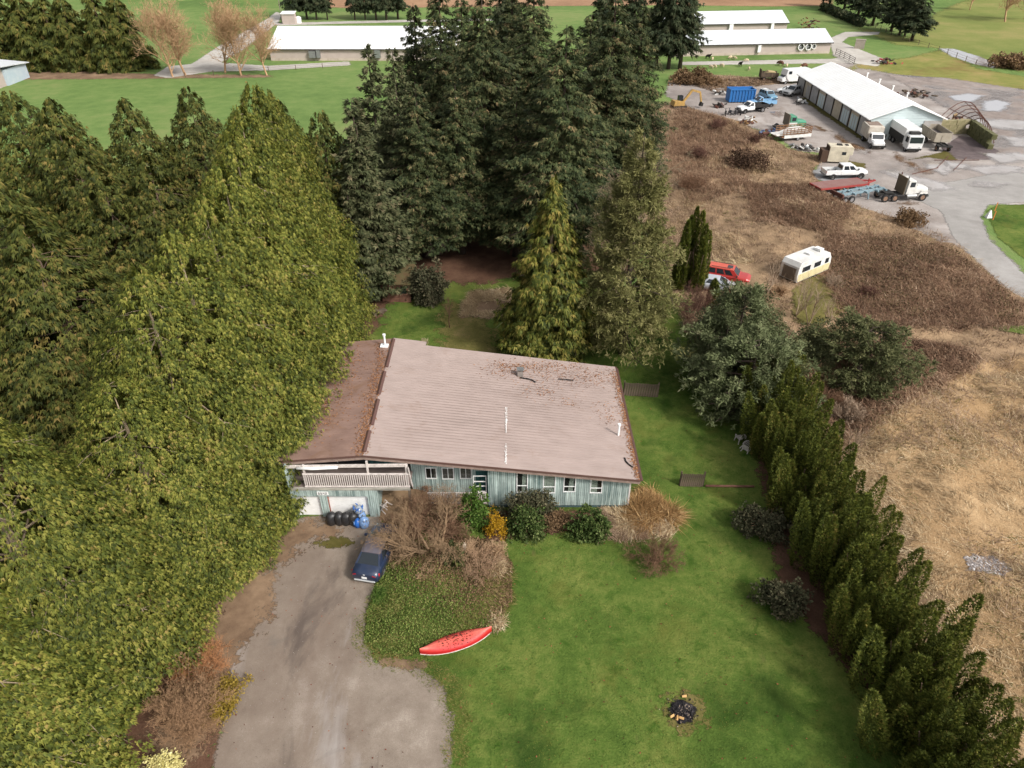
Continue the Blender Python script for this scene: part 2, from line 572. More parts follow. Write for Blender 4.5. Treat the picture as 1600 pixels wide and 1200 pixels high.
def brush_h(P, sd):
    e = np.clip(sd / 4, 0, 1)
    return e * (0.45 + 0.65 * vnoise(P, 0.16, 5) + 0.3 * vnoise(P, 0.5, 6)).clip(0, 2)


patch("scrub_ground", BRUSH, 0.6, 0.012, M_brush, 1.2, brush_h)
STRAW = px_poly([(1330, 640), (1420, 600), (1500, 590), (1600, 560), (1760, 600), (1800, 1199), (1680, 1330), (1560, 1120), (1470, 950), (1400, 800)])
patch("straw_ground", STRAW, 0.6, 0.05, M_straw, 1.5, lambda P, sd: brush_h(P, np.clip(poly_sd(P, BRUSH), -1, 9)) * 1.0)
patch("stony_patch", px_poly([(1500, 880), (1550, 870), (1580, 890), (1560, 908), (1510, 905)]), 0.2, 0.09, M_yard, 0.6, lambda P, sd: brush_h(P, np.clip(poly_sd(P, BRUSH), -1, 9)))
patch("grass_clearing", px_poly([(1235, 470), (1260, 440), (1310, 440), (1330, 480), (1290, 510), (1240, 510)]), 0.4, 0.10, M_moss2, 1.0, lambda P, sd: brush_h(P, np.clip(poly_sd(P, BRUSH), -1, 9)))

# works yard, road
patch("works_yard", px_poly([(1108, 182), (1040, 150), (1045, 126), (1120, 138), (1180, 134), (1240, 130), (1300, 96), (1345, 100), (1372, 104), (1420, 118), (1480, 125), (1600, 138), (1760, 160), (1800, 330), (1540, 318), (1530, 340), (1545, 372), (1600, 425), (1600, 480), (1520, 405), (1440, 362), (1345, 334), (1290, 306), (1275, 262), (1300, 240), (1245, 236), (1205, 206), (1150, 196)]), 0.9, 0.020, M_yard, 1.3)
patch("muddy_lot", px_poly([(1385, 116), (1480, 122), (1600, 140), (1780, 170), (1800, 250), (1600, 246), (1540, 232), (1560, 205), (1480, 170)]), 0.9, 0.026, M_mud, 1.8)
patch("road", px_poly([(1440, 290), (1500, 282), (1600, 262), (1790, 262), (1800, 318), (1600, 316), (1545, 320), (1532, 340), (1546, 374), (1600, 428), (1680, 500), (1720, 600), (1600, 474), (1538, 420), (1490, 372), (1470, 330), (1430, 312)]), 0.5, 0.030, M_road, 0.8)
patch("verge_lawn", px_poly([(1540, 330), (1560, 321), (1600, 320), (1800, 322), (1900, 560), (1680, 470), (1600, 405), (1558, 370)]), 0.5, 0.036, M_lawn, 0.5)
patch("verge_strip", px_poly([(1545, 520), (1600, 512), (1720, 520), (1720, 545), (1600, 532)]), 0.4, 0.10, M_lawn, 0.7, lambda P, sd: brush_h(P, np.clip(poly_sd(P, BRUSH), -1, 9)))
patch("millings_pad", px_poly([(1470, 232), (1500, 212), (1520, 216), (1560, 236), (1545, 250), (1490, 248)]), 0.5, 0.034, M_bark_chip, 0.6)
patch("gravel_apron", px_poly([(1245, 272), (1290, 262), (1345, 262), (1350, 278), (1290, 284)]), 0.4, 0.034, ground_mat("blue_gravel", [(0.1, G_(112, 112, 112)), (0.5, G_(134, 134, 134)), (0.9, G_(160, 160, 160))], 0.2, 1, 10), 0.8)
patch("weed_strip", px_poly([(1315, 250), (1350, 256), (1352, 263), (1310, 262)]), 0.3, 0.038, M_moss, 0.6)
patch("weed_strip", px_poly([(1420, 250), (1480, 236), (1497, 252), (1450, 246)]), 0.3, 0.038, M_moss, 0.6)
patch("wall_moss", px_poly([(1248, 153), (1262, 153), (1362, 219), (1350, 222)]), 0.3, 0.036, M_moss, 0.6)
for pk, (nm, pts, mt) in enumerate([
    ("puddle", [(1205, 175), (1222, 173), (1226, 180), (1218, 184), (1208, 180)], M_puddle_b),
    ("puddle", [(1300, 211), (1310, 209), (1330, 222), (1356, 232), (1358, 240), (1335, 236), (1312, 222)], M_puddle_b),
    ("puddle", [(1335, 232), (1362, 236), (1356, 243), (1338, 240)], M_puddle),
    ("puddle", [(1400, 238), (1420, 250), (1442, 262), (1466, 270), (1450, 274), (1420, 262), (1396, 246)], M_puddle_b),
    ("puddle", [(1415, 262), (1430, 262), (1424, 268), (1412, 268)], M_puddle),
    ("puddle", [(1372, 268), (1392, 266), (1420, 272), (1470, 284), (1498, 296), (1460, 300), (1430, 290), (1390, 276)], M_puddle),
    ("puddle", [(1500, 262), (1560, 256), (1600, 262), (1600, 272), (1540, 274)], M_puddle),
    ("puddle", [(1478, 252), (1520, 258), (1510, 266), (1470, 262)], M_puddle),
    ("puddle", [(1532, 158), (1556, 156), (1580, 162), (1566, 176), (1536, 174)], M_pond),
    ("puddle", [(1516, 186), (1560, 186), (1610, 190), (1610, 204), (1570, 204), (1530, 196)], M_puddle),
    ("puddle", [(1560, 212), (1610, 216), (1610, 232), (1580, 230)], M_puddle),
    ("puddle", [(1440, 250), (1478, 256), (1500, 268), (1476, 276), (1448, 264)], M_puddle),
    ("puddle", [(1530, 240), (1590, 238), (1640, 250), (1560, 258)], M_puddle),
    ("puddle", [(1480, 150), (1510, 146), (1540, 150), (1520, 160), (1490, 158)], M_pond),
    ("puddle", [(1240, 190), (1275, 196), (1300, 206), (1270, 205)], M_puddle_b),
    ("puddle", [(1440, 318), (1410, 322), (1395, 319), (1420, 315)], M_puddle_b),
    ("puddle", [(1520, 284), (1580, 288), (1560, 296), (1515, 292)], M_puddle),
]):
    patch(nm, px_poly(pts), 0.4, 0.042 + 0.004 * pk, mt, 1.3)

# far fields, lanes, pond
patch("rough_meadow", px_poly([(1300, 128), (1330, 106), (1345, 98), (1420, 90), (1470, 78), (1530, 108), (1600, 120), (1800, 128), (1800, 150), (1600, 142), (1480, 128), (1400, 116), (1340, 106)]), 1.5, 0.024, M_field_r, 3)
patch("far_meadow", px_poly([(1330, 40), (1420, 60), (1460, 22), (1500, 4), (1560, -20), (1900, -30), (1900, 120), (1600, 112), (1530, 104), (1470, 76), (1400, 70)]), 2.5, 0.012, ground_mat("far_meadow_grass", [(0.1, G_(90, 106, 52)), (0.5, G_(118, 124, 68)), (0.9, G_(152, 136, 92))], 0.02, 0.12, 2, bump_d=0.1), 4)
patch("scrub_strip", px_poly([(1050, 120), (1100, 116), (1190, 122), (1240, 122), (1230, 134), (1180, 136), (1120, 146), (1070, 140)]), 0.8, 0.016, M_brush, 2.5)
patch("pond", px_poly([(1466, 76), (1490, 76), (1530, 88), (1566, 102), (1552, 107), (1520, 100), (1486, 88)]), 0.8, 0.032, M_pond, 0.9)
patch("stubble_field", px_poly([(498, 11), (560, 13), (640, 12), (800, 10), (1040, 8), (1200, 10), (1300, 9), (1300, -60), (400, -60)]), 4, 0.020, M_crop, 3)
patch("farm_lane", px_poly([(240, 118), (262, 104), (300, 100), (345, 70), (420, 28), (432, 18), (440, 22), (436, 34), (380, 78), (345, 98), (420, 103), (545, 96), (548, 102), (420, 110), (330, 112), (262, 122)]), 0.8, 0.024, M_lane, 0.8)
patch("farm_lane", px_poly([(430, 36), (640, 31), (800, 29), (800, 32), (640, 34.5), (430, 40)]), 1.2, 0.036, M_lane, 1.0)
patch("farm_lane", px_poly([(1060, 97), (1300, 92), (1340, 84), (1356, 98), (1300, 99), (1060, 102)]), 0.8, 0.028, M_lane, 0.8)
patch("farm_lane", px_poly([(1296, 60), (1320, 50), (1375, 50), (1372, 54), (1325, 58), (1316, 66), (1350, 80), (1380, 92), (1372, 104), (1340, 100), (1302, 88)]), 0.8, 0.032, M_lane, 0.9)
patch("tree_litter", px_poly([(-40, 108), (120, 110), (240, 116), (420, 117), (425, 121), (240, 123), (60, 124), (-40, 128)]), 0.8, 0.020, M_litter, 1.6)

# ------------------------------------------------------------------ the house
def siding(name, c0, c1, sc=7.0, vert=True):
    """Weathered painted boards: streaks run along the boards."""
    m, nt, out = new_mat(name)
    v = coords(nt, (sc, sc, 0.35) if vert else (0.35, 0.35, sc))
    n1 = noise(nt, v, 1.0, 5, 0.7)
    n2 = noise(nt, coords(nt), 0.7, 5, 0.6)
    c = ramp(nt, math2(nt, 'ADD', math2(nt, 'MULTIPLY', n1, 0.72), math2(nt, 'MULTIPLY', n2, 0.28)), [(0.38, c0), (0.5, c1), (0.62, tuple(min(1, x * 1.7) for x in c1[:3]) + (1,))])
    bsdf(nt, out, c, 0.85, 0, 0.15)
    return m


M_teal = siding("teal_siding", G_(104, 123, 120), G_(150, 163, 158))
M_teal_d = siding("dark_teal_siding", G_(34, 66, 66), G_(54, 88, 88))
M_board = siding("bare_boards", G_(110, 104, 96), G_(150, 146, 136), 6, False)
M_conc = paint("foundation_concrete", G_(70, 92, 98), 0.9, dirt=0.5, scale=1.5)
M_fascia = paint("fascia_board", G_(150, 128, 118), 0.8, dirt=0.7, scale=2.5, dirt_col=G_(92, 76, 66))
M_flash = paint("brown_flashing", G_(92, 66, 60), 0.5, dirt=0.3)
M_white = paint("white_paint", (0.82, 0.81, 0.79, 1), 0.5, dirt=0.2, scale=2)
M_offwhite = paint("weathered_white_paint", G_(212, 202, 196), 0.7, dirt=0.5, scale=4)
M_pvc = paint("white_pipe", (0.8, 0.8, 0.8, 1), 0.4, dirt=0.1)
M_dark = paint("dark_interior", (0.035, 0.03, 0.028, 1), 0.9, dirt=0.1)
M_glass = glass_mat()
M_curtain = paint("curtain_cloth", G_(196, 190, 176), 0.9, dirt=0.1)
M_curtain_p = paint("patterned_curtain", G_(150, 132, 124), 0.9, dirt=0.5, scale=12, dirt_col=G_(88, 66, 60))
M_black = paint("black_rubber", (0.012, 0.012, 0.013, 1), 0.7, dirt=0.2)
M_steel = paint("galvanised_steel", G_(150, 152, 152), 0.4, 0.6, dirt=0.3)
M_wood = siding("grey_fence_wood", G_(60, 52, 44), G_(92, 80, 68), 6)
M_deck = paint("deck_boards", G_(128, 114, 108), 0.9, dirt=0.5, scale=2)
M_sign = paint("white_sign_board", (0.78, 0.78, 0.76, 1), 0.5, dirt=0.05)
M_ink = paint("black_sign_paint", (0.02, 0.02, 0.02, 1), 0.6, dirt=0.0)


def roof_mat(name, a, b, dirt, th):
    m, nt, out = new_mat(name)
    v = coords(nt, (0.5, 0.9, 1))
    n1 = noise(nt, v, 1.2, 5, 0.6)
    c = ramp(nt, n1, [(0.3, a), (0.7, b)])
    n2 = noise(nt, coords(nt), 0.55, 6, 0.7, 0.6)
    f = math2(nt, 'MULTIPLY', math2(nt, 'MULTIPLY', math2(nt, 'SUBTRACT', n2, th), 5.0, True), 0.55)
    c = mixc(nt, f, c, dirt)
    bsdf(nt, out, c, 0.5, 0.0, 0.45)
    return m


M_roof = roof_mat("brown_metal_roof", G_(151, 135, 128), G_(165, 148, 141), G_(134, 112, 98), 0.56)
M_roof_l = roof_mat("shaded_stained_metal_roof", G_(118, 94, 84), G_(142, 116, 104), G_(116, 84, 56), 0.52)  # slope's shade put into a darker brown copy, with needle stains on top

RX, RZ0, RZ1 = -9.35, 5.06, 5.34         # ridge x, its height at the front and at the rear
EX, EZ = 8.28, 2.98                      # eave beside the lawn
LX = -14.9
YF, YB, YB2 = 34.18, 47.55, 48.1


def roof_z(x, y):
    rz = RZ0 + (RZ1 - RZ0) * (y - YF) / (YB - YF)
    return rz + (EZ - rz) * (x - RX) / (EX - RX) if x >= RX else rz - 0.088 * (RX - x)


house = thing("house", "split level house with weathered teal board siding and a low brown metal roof", "house", (-4, 41, 0))
HO = Vector((-4, 41, 0))


def hp(name, mb, mats, parent=None, smooth=False):
    """A house part: built in world metres, then parented without moving."""
    me = mb.mesh(name, mats, smooth)
    me.transform(Matrix.Translation(-HO))
    o = link(name, me, house if parent is None else parent)
    return o


# roof slopes: solid sheets with ribs running from ridge to eave
def roof_sheet(name, x0, x1, ya, yb, mat):
    mb = MB()
    t = 0.10
    P = [(x0, ya), (x1, ya), (x1, yb), (x0, yb)]
    top = [(x, y, roof_z(x, y)) for x, y in P]
    bot = [(x, y, z - t) for x, y, z in top]
    mb.loft([bot, top])
    o = hp(name, mb, mat)
    ribs = MB()
    n = int((yb - ya) / 0.30)
    for i in range(n + 1):
        y = ya + 0.04 + (yb - ya - 0.08) * i / n
        for dy in ((-0.02, 0.02),):
            a, b = (x0, y + dy[0]), (x0, y + dy[1])
            ribs.beam((x0, y, roof_z(x0, y) - 0.001), (x1, y, roof_z(x1, y) - 0.001), 0.03, 0.016)
    r = hp("roof_rib", ribs, mat, o)
    return o


roof_r = roof_sheet("roof", RX, EX, YF, YB, M_roof)
roof_r2 = roof_sheet("roof", RX, -6.75, YB + 0.003, YB2, M_roof)
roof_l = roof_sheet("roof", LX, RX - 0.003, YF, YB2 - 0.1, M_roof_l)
# ridge caps in four lengths, lifted at one end like the loose pieces on the roof
for k, (ya, yb) in enumerate([(34.5, 36.6), (37.2, 40.0), (40.6, 43.4), (44.0, 47.9)]):
    mb = MB()
    dx = 0.05 * (k % 2)
    za, zb = roof_z(RX, ya), roof_z(RX, min(yb, YB))
    prof = lambda y, z: [(RX - 0.16 + dx, y, z - 0.005), (RX + dx, y, z + 0.09), (RX + 0.16 + dx, y, z - 0.005), (RX + dx, y, z - 0.03)]
    mb.loft([prof(ya, za + 0.02), prof(yb, zb + 0.03)])
    hp("ridge_cap", mb, M_flash)
mb = MB()   # timber fascia under the front rake and along the eaves
for xa, xb in ((LX, RX), (RX, EX)):
    mb.beam((xa, YF + 0.03, roof_z(xa, YF) - 0.22), (xb, YF + 0.03, roof_z(xb, YF) - 0.22), 0.05, 0.24)
mb.beam((EX - 0.04, YF + 0.06, EZ - 0.20), (EX - 0.04, YB, EZ - 0.20), 0.05, 0.20)
hp("fascia", mb, M_fascia)
mb = MB()
for xa, xb in ((LX, RX), (RX, EX)):
    mb.beam((xa, YF - 0.01, roof_z(xa, YF) - 0.05), (xb, YF - 0.01, roof_z(xb, YF) - 0.05), 0.04, 0.13)
mb.beam((EX + 0.03, YF, EZ - 0.02), (EX + 0.03, YB, EZ - 0.02), 0.06, 0.14)
hp("flashing", mb, M_flash)
mb = MB()   # open gutter on the lawn side
mb.span((EX + 0.062, YF + 0.1, EZ - 0.16), (EX + 0.18, YB - 0.1, EZ - 0.05))
hp("gutter", mb, M_flash)


def wall_boards(mb, x0, x1, y, z0, ztop, holes=(), w=0.13, d=0.02):
    """Upright boards with recessed joints, cut round openings (x0, x1, z0, z1)."""
    x = x0
    while x < x1 - 1e-3:
        xe = min(x + w, x1)
        xm = (x + xe) / 2
        segs = [(z0, ztop(xm))]
        for hx0, hx1, hz0, hz1 in holes:
            if hx0 < xm < hx1:
                segs = [s for a, b in segs for s in ((a, min(b, hz0)), (max(a, hz1), b)) if s[1] - s[0] > 0.02]
        for a, b in segs:
            mb.span((x + 0.010, y - d - 0.012 * R.random(), a), (xe - 0.010, y + 0.03, b))
        x = xe


HW = [(0.29, 1.04, 1.45, 3.36), (2.03, 2.86, 1.40, 3.15), (3.37, 4.19, 1.50, 2.99), (5.13, 5.95, 1.40, 2.76)]
front_top = lambda x: roof_z(x, 34.7) - 0.12
mb = MB()
mb.span((-1.5, 34.72, 0.32), (7.76, 34.86, 2.8))
mb2 = MB()
wall_boards(mb2, -1.58, 7.79, 34.70, 0.30, front_top, [(a, b, c - 0.0, d + 0.6) for a, b, c, d in HW])
w_front = hp("wall", mb2, M_teal)
mb = MB()   # sheathing behind the boards, gable and rear walls
mb.loft([[(-1.56, 34.74, 0.3), (7.74, 34.74, 0.3), (7.74, 34.74, roof_z(7.74, 34.7) - 0.13), (-1.56, 34.74, roof_z(-1.56, 34.7) - 0.13)],
         [(-1.56, 34.84, 0.3), (7.74, 34.84, 0.3), (7.74, 34.84, roof_z(7.74, 34.7) - 0.13), (-1.56, 34.84, roof_z(-1.56, 34.7) - 0.13)]])
hp("wall", mb, M_dark)
mb = MB()
mb.span((7.70, 34.86, 0.3), (7.80, 47.0, roof_z(7.75, 40) - 0.12))
wr = hp("wall", mb, M_teal)
mb = MB()
mb.loft([[(-14.4, 47.0, 0), (7.8, 47.0, 0), (7.8, 47.0, roof_z(7.8, 47) - .12), (RX, 47.0, roof_z(RX, 47) - .12), (-14.4, 47.0, roof_z(-16, 47) - .12)],
         [(-14.4, 47.1, 0), (7.8, 47.1, 0), (7.8, 47.1, roof_z(7.8, 47) - .12), (RX, 47.1, roof_z(RX, 47) - .12), (-14.4, 47.1, roof_z(-16, 47) - .12)]])
hp("wall", mb, M_teal)
mb = MB()
mb.span((-14.42, 33.95, 0), (-14.32, 47.0, roof_z(-16, 40) - .2))
hp("wall", mb, M_teal)
LW = [(-5.76, -5.01, 1.86, 2.84), (-4.66, -3.86, 1.82, 2.84), (-3.47, -2.68, 1.86, 2.84)]
DOORH = [(-2.42, -1.62, 0.45, 2.55)]
mb = MB()
wall_boards(mb, -6.70, -1.60, 35.6, 0.0, lambda x: roof_z(x, 35.6) - .12, LW + DOORH)
w_left = hp("wall", mb, M_teal)
mb = MB()
mb.loft([[(-6.7, 35.64, 0), (-1.6, 35.64, 0), (-1.6, 35.64, roof_z(-1.6, 35.6) - .13), (-6.7, 35.64, roof_z(-6.7, 35.6) - .13)],
         [(-6.7, 35.72, 0), (-1.6, 35.72, 0), (-1.6, 35.72, roof_z(-1.6, 35.6) - .13), (-6.7, 35.72, roof_z(-6.7, 35.6) - .13)]])
hp("wall", mb, M_dark)
mb = MB()   # side of the bedroom wing that closes the entry recess
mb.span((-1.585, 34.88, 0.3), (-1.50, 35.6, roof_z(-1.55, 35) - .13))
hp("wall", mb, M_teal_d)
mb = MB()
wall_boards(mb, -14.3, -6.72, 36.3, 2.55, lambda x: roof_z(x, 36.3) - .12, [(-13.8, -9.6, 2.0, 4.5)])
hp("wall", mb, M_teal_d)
mb = MB()
mb.span((-14.4, 36.36, 2.5), (-6.72, 36.44, roof_z(-16, 36.3) - .13))
hp("wall", mb, M_dark)
mb = MB()
mb.span((-13.8, 36.33, 2.62), (-9.6, 36.355, 4.45))
gl = hp("sliding_door", mb, M_glass)
mb = MB()
for x in (-13.8, -11.7, -9.6): mb.span((x - 0.04, 36.28, 2.62), (x + 0.04, 36.35, 4.45))
mb.span((-13.76, 36.285, 4.40), (-9.64, 36.345, 4.46))
hp("frame", mb, M_steel, gl)
mb = MB()
mb.span((-1.56, 34.79, 0.0), (7.74, 46.9, 0.298))
hp("foundation", mb, M_conc)
mb = MB()   # white corner board
mb.span((7.72, 34.655, 0.3), (7.815, 34.69, 2.72))
hp("corner_board", mb, M_offwhite)


def window(name, x0, x1, y, z0, z1, wall, sash, fw=0.055, curtain=None, cmat=None):
    """Frame, dark pane, curtain behind the glass; mullions at the given fractions."""
    mb = MB()
    mb.span((x0 - fw, y - 0.055, z0 - fw), (x0, y + 0.01, z1 + fw))
    mb.span((x1, y - 0.055, z0 - fw), (x1 + fw, y + 0.01, z1 + fw))
    mb.span((x0, y - 0.052, z0 - fw), (x1, y + 0.01, z0))
    mb.span((x0, y - 0.052, z1), (x1, y + 0.01, z1 + fw))
    for kind, f in sash:
        if kind == 'h': mb.span((x0, y - 0.045, z0 + (z1 - z0) * f - 0.022), (x1, y + 0.005, z0 + (z1 - z0) * f + 0.022))
        else: mb.span((x0 + (x1 - x0) * f - 0.02, y - 0.046, z0), (x0 + (x1 - x0) * f + 0.02, y + 0.004, z1))
    w = hp("window", mb, M_white)
    pb = MB()
    pb.span((x0, y - 0.018, z0), (x1, y - 0.008, z1))
    hp("pane", pb, M_pane, w)
    if curtain:
        cb = MB()
        for a, b, tilt in curtain:
            n = 7
            for i in range(n):
                u0, u1 = a + (b - a) * i / n, a + (b - a) * (i + 1) / n
                xa, xb = x0 + (x1 - x0) * u0, x0 + (x1 - x0) * u1
                dd = 0.012 * (i % 2)
                sh = tilt * (x1 - x0)
                cb.add([(xa + sh, y + 0.0 + dd, z0 + 0.02), (xb + sh, y + 0.012 - dd, z0 + 0.02), (xb, y + 0.012 - dd, z1 - 0.02), (xa, y + dd, z1 - 0.02)], [(0, 1, 2, 3)])
        hp("curtain", cb, cmat or M_curtain, w)
    return w


# clear glass so the curtains show
m, nt, out = new_mat("clear_pane")
gb = N(nt, "ShaderNodeBsdfGlossy")
gb.inputs["Roughness"].default_value = 0.03
tb = N(nt, "ShaderNodeBsdfTransparent")
tb.inputs["Color"].default_value = (0.8, 0.85, 0.85, 1)
mx = N(nt, "ShaderNodeMixShader")
mx.inputs[0].default_value = 0.10
nt.links.new(tb.outputs[0], mx.inputs[1])
nt.links.new(gb.outputs[0], mx.inputs[2])
nt.links.new(mx.outputs[0], out.inputs[0])
M_pane = m

cur = [[(0.55, 0.95, -0.1)], [(0.03, 0.97, 0)], [(0.5, 0.95, -0.12)], [(0.0, 0.6, 0)]]
for (x0, x1, z0, z1), c in zip(HW, cur):
    window("window", x0 + .06, x1 - .06, 34.70, z0 + .06, min(z1, front_top(x0) - 0.08), house, [('h', 0.30)], curtain=c)
for x0, x1 in ((2.05, 2.84), (3.39, 4.17), (5.15, 5.93)):     # unpainted boards under three of the windows
    for k in range(4):
        mb = MB()
        mb.span((x0, 34.688 - 0.004 * (k % 2), 0.34 + k * 0.26), (x1, 34.72, 0.57 + k * 0.26))
        hp("apron_board", mb, M_board)
for i, (x0, x1, z0, z1) in enumerate(LW):
    window("window", x0 + .05, x1 - .05, 35.6, z0 + .05, z1 - .05, house, [('v', 0.5)], curtain=[(0, 1, 0)] if i else [(0.75, 1, 0)], cmat=M_curtain_p)
mb = MB()
mb.span((-2.42, 35.585, 0.45), (-1.62, 35.62, 2.55))
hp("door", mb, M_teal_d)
mb = MB()   # aluminium screen door standing open on the landing
for a, b in (((-2.56, 34.9, 0.55), (-2.50, 34.94, 2.72)), ((-1.74, 34.9, 0.55), (-1.68, 34.94, 2.72))): mb.span(a, b)
for z in (0.55, 1.3, 1.78, 2.18, 2.66): mb.span((-2.50, 34.902, z), (-1.74, 34.938, z + 0.06))
hp("screen_door", mb, M_white)
# entry landing with its rail
mb = MB()
mb.span((-6.6, 34.66, 0.36), (-1.6, 35.57, 0.46))
hp("landing", mb, M_deck)
rail_l = MB()
rail_l.span((-5.6, 34.64, 1.38), (-1.7, 34.72, 1.45))
rail_l.span((-5.6, 34.645, 0.50), (-1.7, 34.715, 0.56))
rl = hp("railing", rail_l, M_offwhite)
bal = MB()
bal.box((0, 0, 0), (0.055, 0.05, 0.82))
bal_me = bal.mesh("baluster", M_offwhite)
for i in range(32):
    link("baluster", bal_me, rl, Vector((-5.5 + i * 0.12, 34.68, 0.97)) - HO)
# balcony over the garage
mb = MB()
mb.span((-14.3, 33.93, 2.40), (-6.6, 36.28, 2.58))
hp("balcony_floor", mb, M_deck)
mb = MB()
mb.span((-14.3, 33.86, 2.40), (-6.55, 33.925, 2.62))
hp("balcony_edge", mb, M_board)
mb = MB()
mb.span((-13.3, 33.84, 3.72), (-6.55, 33.96, 3.80))
mb.span((-13.3, 33.85, 2.68), (-6.55, 33.95, 2.76))
rl2 = hp("railing", mb, M_offwhite)
bal = MB()
bal.box((0, 0, 0), (0.060, 0.03, 0.98))
bal_me2 = bal.mesh("baluster", M_offwhite)
nb = 50
for i in range(nb):
    link("baluster", bal_me2, rl2, Vector((-13.25 + i * (6.62 / (nb - 1)), 33.90, 3.24)) - HO, R.uniform(-.12, .12))
for x in (-13.2, -9.15, -6.70):
    mb = MB()
    mb.span((x - 0.06, 33.97, 2.58), (x + 0.06, 34.09, roof_z(x, 34) - 0.3))
    hp("post", mb, M_offwhite)
mb = MB()
mb.beam((-6.55, 33.9, 4.3), (-6.40, 34.0, 2.6), 0.14, 0.04)
mb.beam((-14.3, 34.05, 4.25), (-6.6, 34.05, 4.38), 0.1, 0.2)
hp("brace", mb, M_offwhite)
mb = MB()
for x in (RX, -6.75, -0.85, 1.7, 5.2):
    mb.span((x - 0.06, YF + 0.10, roof_z(x, YF) - 0.40), (x + 0.06, 34.62, roof_z(x, YF) - 0.26))
hp("rafter_end", mb, M_offwhite)
mb = MB()   # rolled white tarpaulin under the eave
mb.loft([[(x, 33.95 + 0.12 * cos(a), 4.28 - 0.18 * s + 0.09 * sin(a)) for a in [k * pi / 3 for k in range(6)]] for x, s in ((-13.6, 0.3), (-12.6, 0.6), (-11.6, 0.2), (-11.0, 0))])
hp("awning_roll", mb, M_white, smooth=True)
mb = MB()   # under the balcony
mb.span((-6.72, 33.9, 0.0), (-6.56, 34.06, 2.3))
hp("post", mb, M_wood)
# garage front
mb = MB()
wall_boards(mb, -14.35, -8.75, 33.92, 0.0, lambda x: 2.39, [(-14.15, -12.55, -1, 1.84), (-12.05, -9.45, -1, 1.84)])
hp("wall", mb, M_teal)
mb = MB()
mb.span((-14.15, 34.10, 0), (-12.50, 34.16, 2.2))
gd1 = hp("garage_door", mb, M_white)
mb = MB()
mb.span((-12.1, 34.10, 0), (-9.40, 34.16, 2.2))
gd2 = hp("garage_door", mb, M_white)
for x0, x1, gd in ((-14.15, -12.52, gd1), (-12.08, -9.42, gd2)):
    for k in range(4):
        mb = MB()
        mb.span((x0, 34.078, k * 0.46 + 0.012), (x1, 34.10, k * 0.46 + 0.452))
        hp("panel", mb, M_white, gd)
mb = MB()
mb.span((-8.83, 33.96, 0), (-8.75, 35.6, 2.28))
hp("wall", mb, M_teal)
mb = MB()
mb.span((-12.04, 33.925, 0), (-11.99, 34.09, 1.84))
hp("door_jamb", mb, siding("red_jamb", G_(96, 50, 40), G_(130, 74, 58)))
# house number board
mb = MB()
mb.span((-12.62, 33.862, 1.98), (-11.88, 33.884, 2.28))
sb = hp("number_board", mb, M_sign)
SEG = {'6': "afgedc", '4': "fgbc", '2': "abged", '0': "abcdef"}
mb = MB()
for k, ch in enumerate("6642"):
    x0, z0, w, h, t = -12.53 + k * 0.15, 2.03, 0.095, 0.20, 0.024
    seg = {'a': ((x0, z0 + h - t), (x0 + w, z0 + h)), 'd': ((x0, z0), (x0 + w, z0 + t)), 'g': ((x0, z0 + h / 2 - t / 2), (x0 + w, z0 + h / 2 + t / 2)),
           'f': ((x0, z0 + h / 2), (x0 + t, z0 + h)), 'b': ((x0 + w - t, z0 + h / 2), (x0 + w, z0 + h)), 'e': ((x0, z0), (x0 + t, z0 + h / 2)), 'c': ((x0 + w - t, z0), (x0 + w, z0 + h / 2))}
    for s_ in SEG[ch]:
        (xa, za), (xb, zb) = seg[s_]
        mb.span((xa, 33.856 - 0.001 * "abcdefg".index(s_), za), (xb, 33.864, zb))
hp("numeral", mb, M_ink, sb)
# vent pipes and flue on the roof
def vent(px, py, h, r, base):
    p = None
    for _ in range(1):
        lo, hi = 2.0, 6.0
        for k in range(40):
            mid = (lo + hi) / 2
            q = at(px, py, mid)
            if roof_z(q.x, q.y) > mid: lo = mid
            else: hi = mid
        p = at(px, py, lo)
    mb = MB()
    mb.tube(p, p + Vector((0, 0, h)), r, r, 12)
    mb.tube(p + Vector((0, 0, h - .02)), p + Vector((0, 0, h + 0.13)), r * 1.5, r * 1.6, 12)
    if base: mb.box(p + Vector((-0.05, 0, 0.06)), (0.6, 0.5, 0.08), 0, 0.08)
    hp("vent_pipe", mb, M_pvc, smooth=False)
    return p


vent(602, 541, 0.95, 0.075, True)
vent(966, 680, 0.85, 0.07, False)
p = None
q = at(813, 588, 3.9)
zq = roof_z(q.x, q.y)
mb = MB()
mb.box((q.x, q.y, zq + 0.22), (0.42, 0.36, 0.46))
ch = hp("chimney", mb, paint("grey_sheet_metal", G_(150, 142, 136), 0.5, 0.2, dirt=0.4))
mb = MB()
mb.box((q.x, q.y, zq + 0.60), (0.50, 0.46, 0.06), 0, 0.1)
for dx, dy in ((-.17, -.14), (.17, -.14), (-.17, .14), (.17, .14)):
    mb.tube((q.x + dx, q.y + dy, zq + .44), (q.x + dx, q.y + dy, zq + .6), 0.015, n=5)
hp("chimney_cap", mb, M_steel, ch)
mb = MB()   # white tape marks along the seam in the middle of the roof
for k in range(30):
    y = 34.6 + k * 0.15 + (1.6 if k > 13 else 0)
    x = -0.42 + R.uniform(-.02, .06)
    L = R.choice([0.05, 0.08, 0.16])
    if y < 40.8: mb.box((x, y, roof_z(x, y) + 0.034), (L, 0.05, 0.01), 0, 0.117)
for ya, yb in ((34.7, 35.7), (37.7, 39.3)):
    x = -0.40
    mb.box((x, (ya + yb) / 2, roof_z(x, (ya + yb) / 2) + 0.036), (0.045, yb - ya, 0.01), 0, 0.117)
hp("seam_tape", mb, M_white)


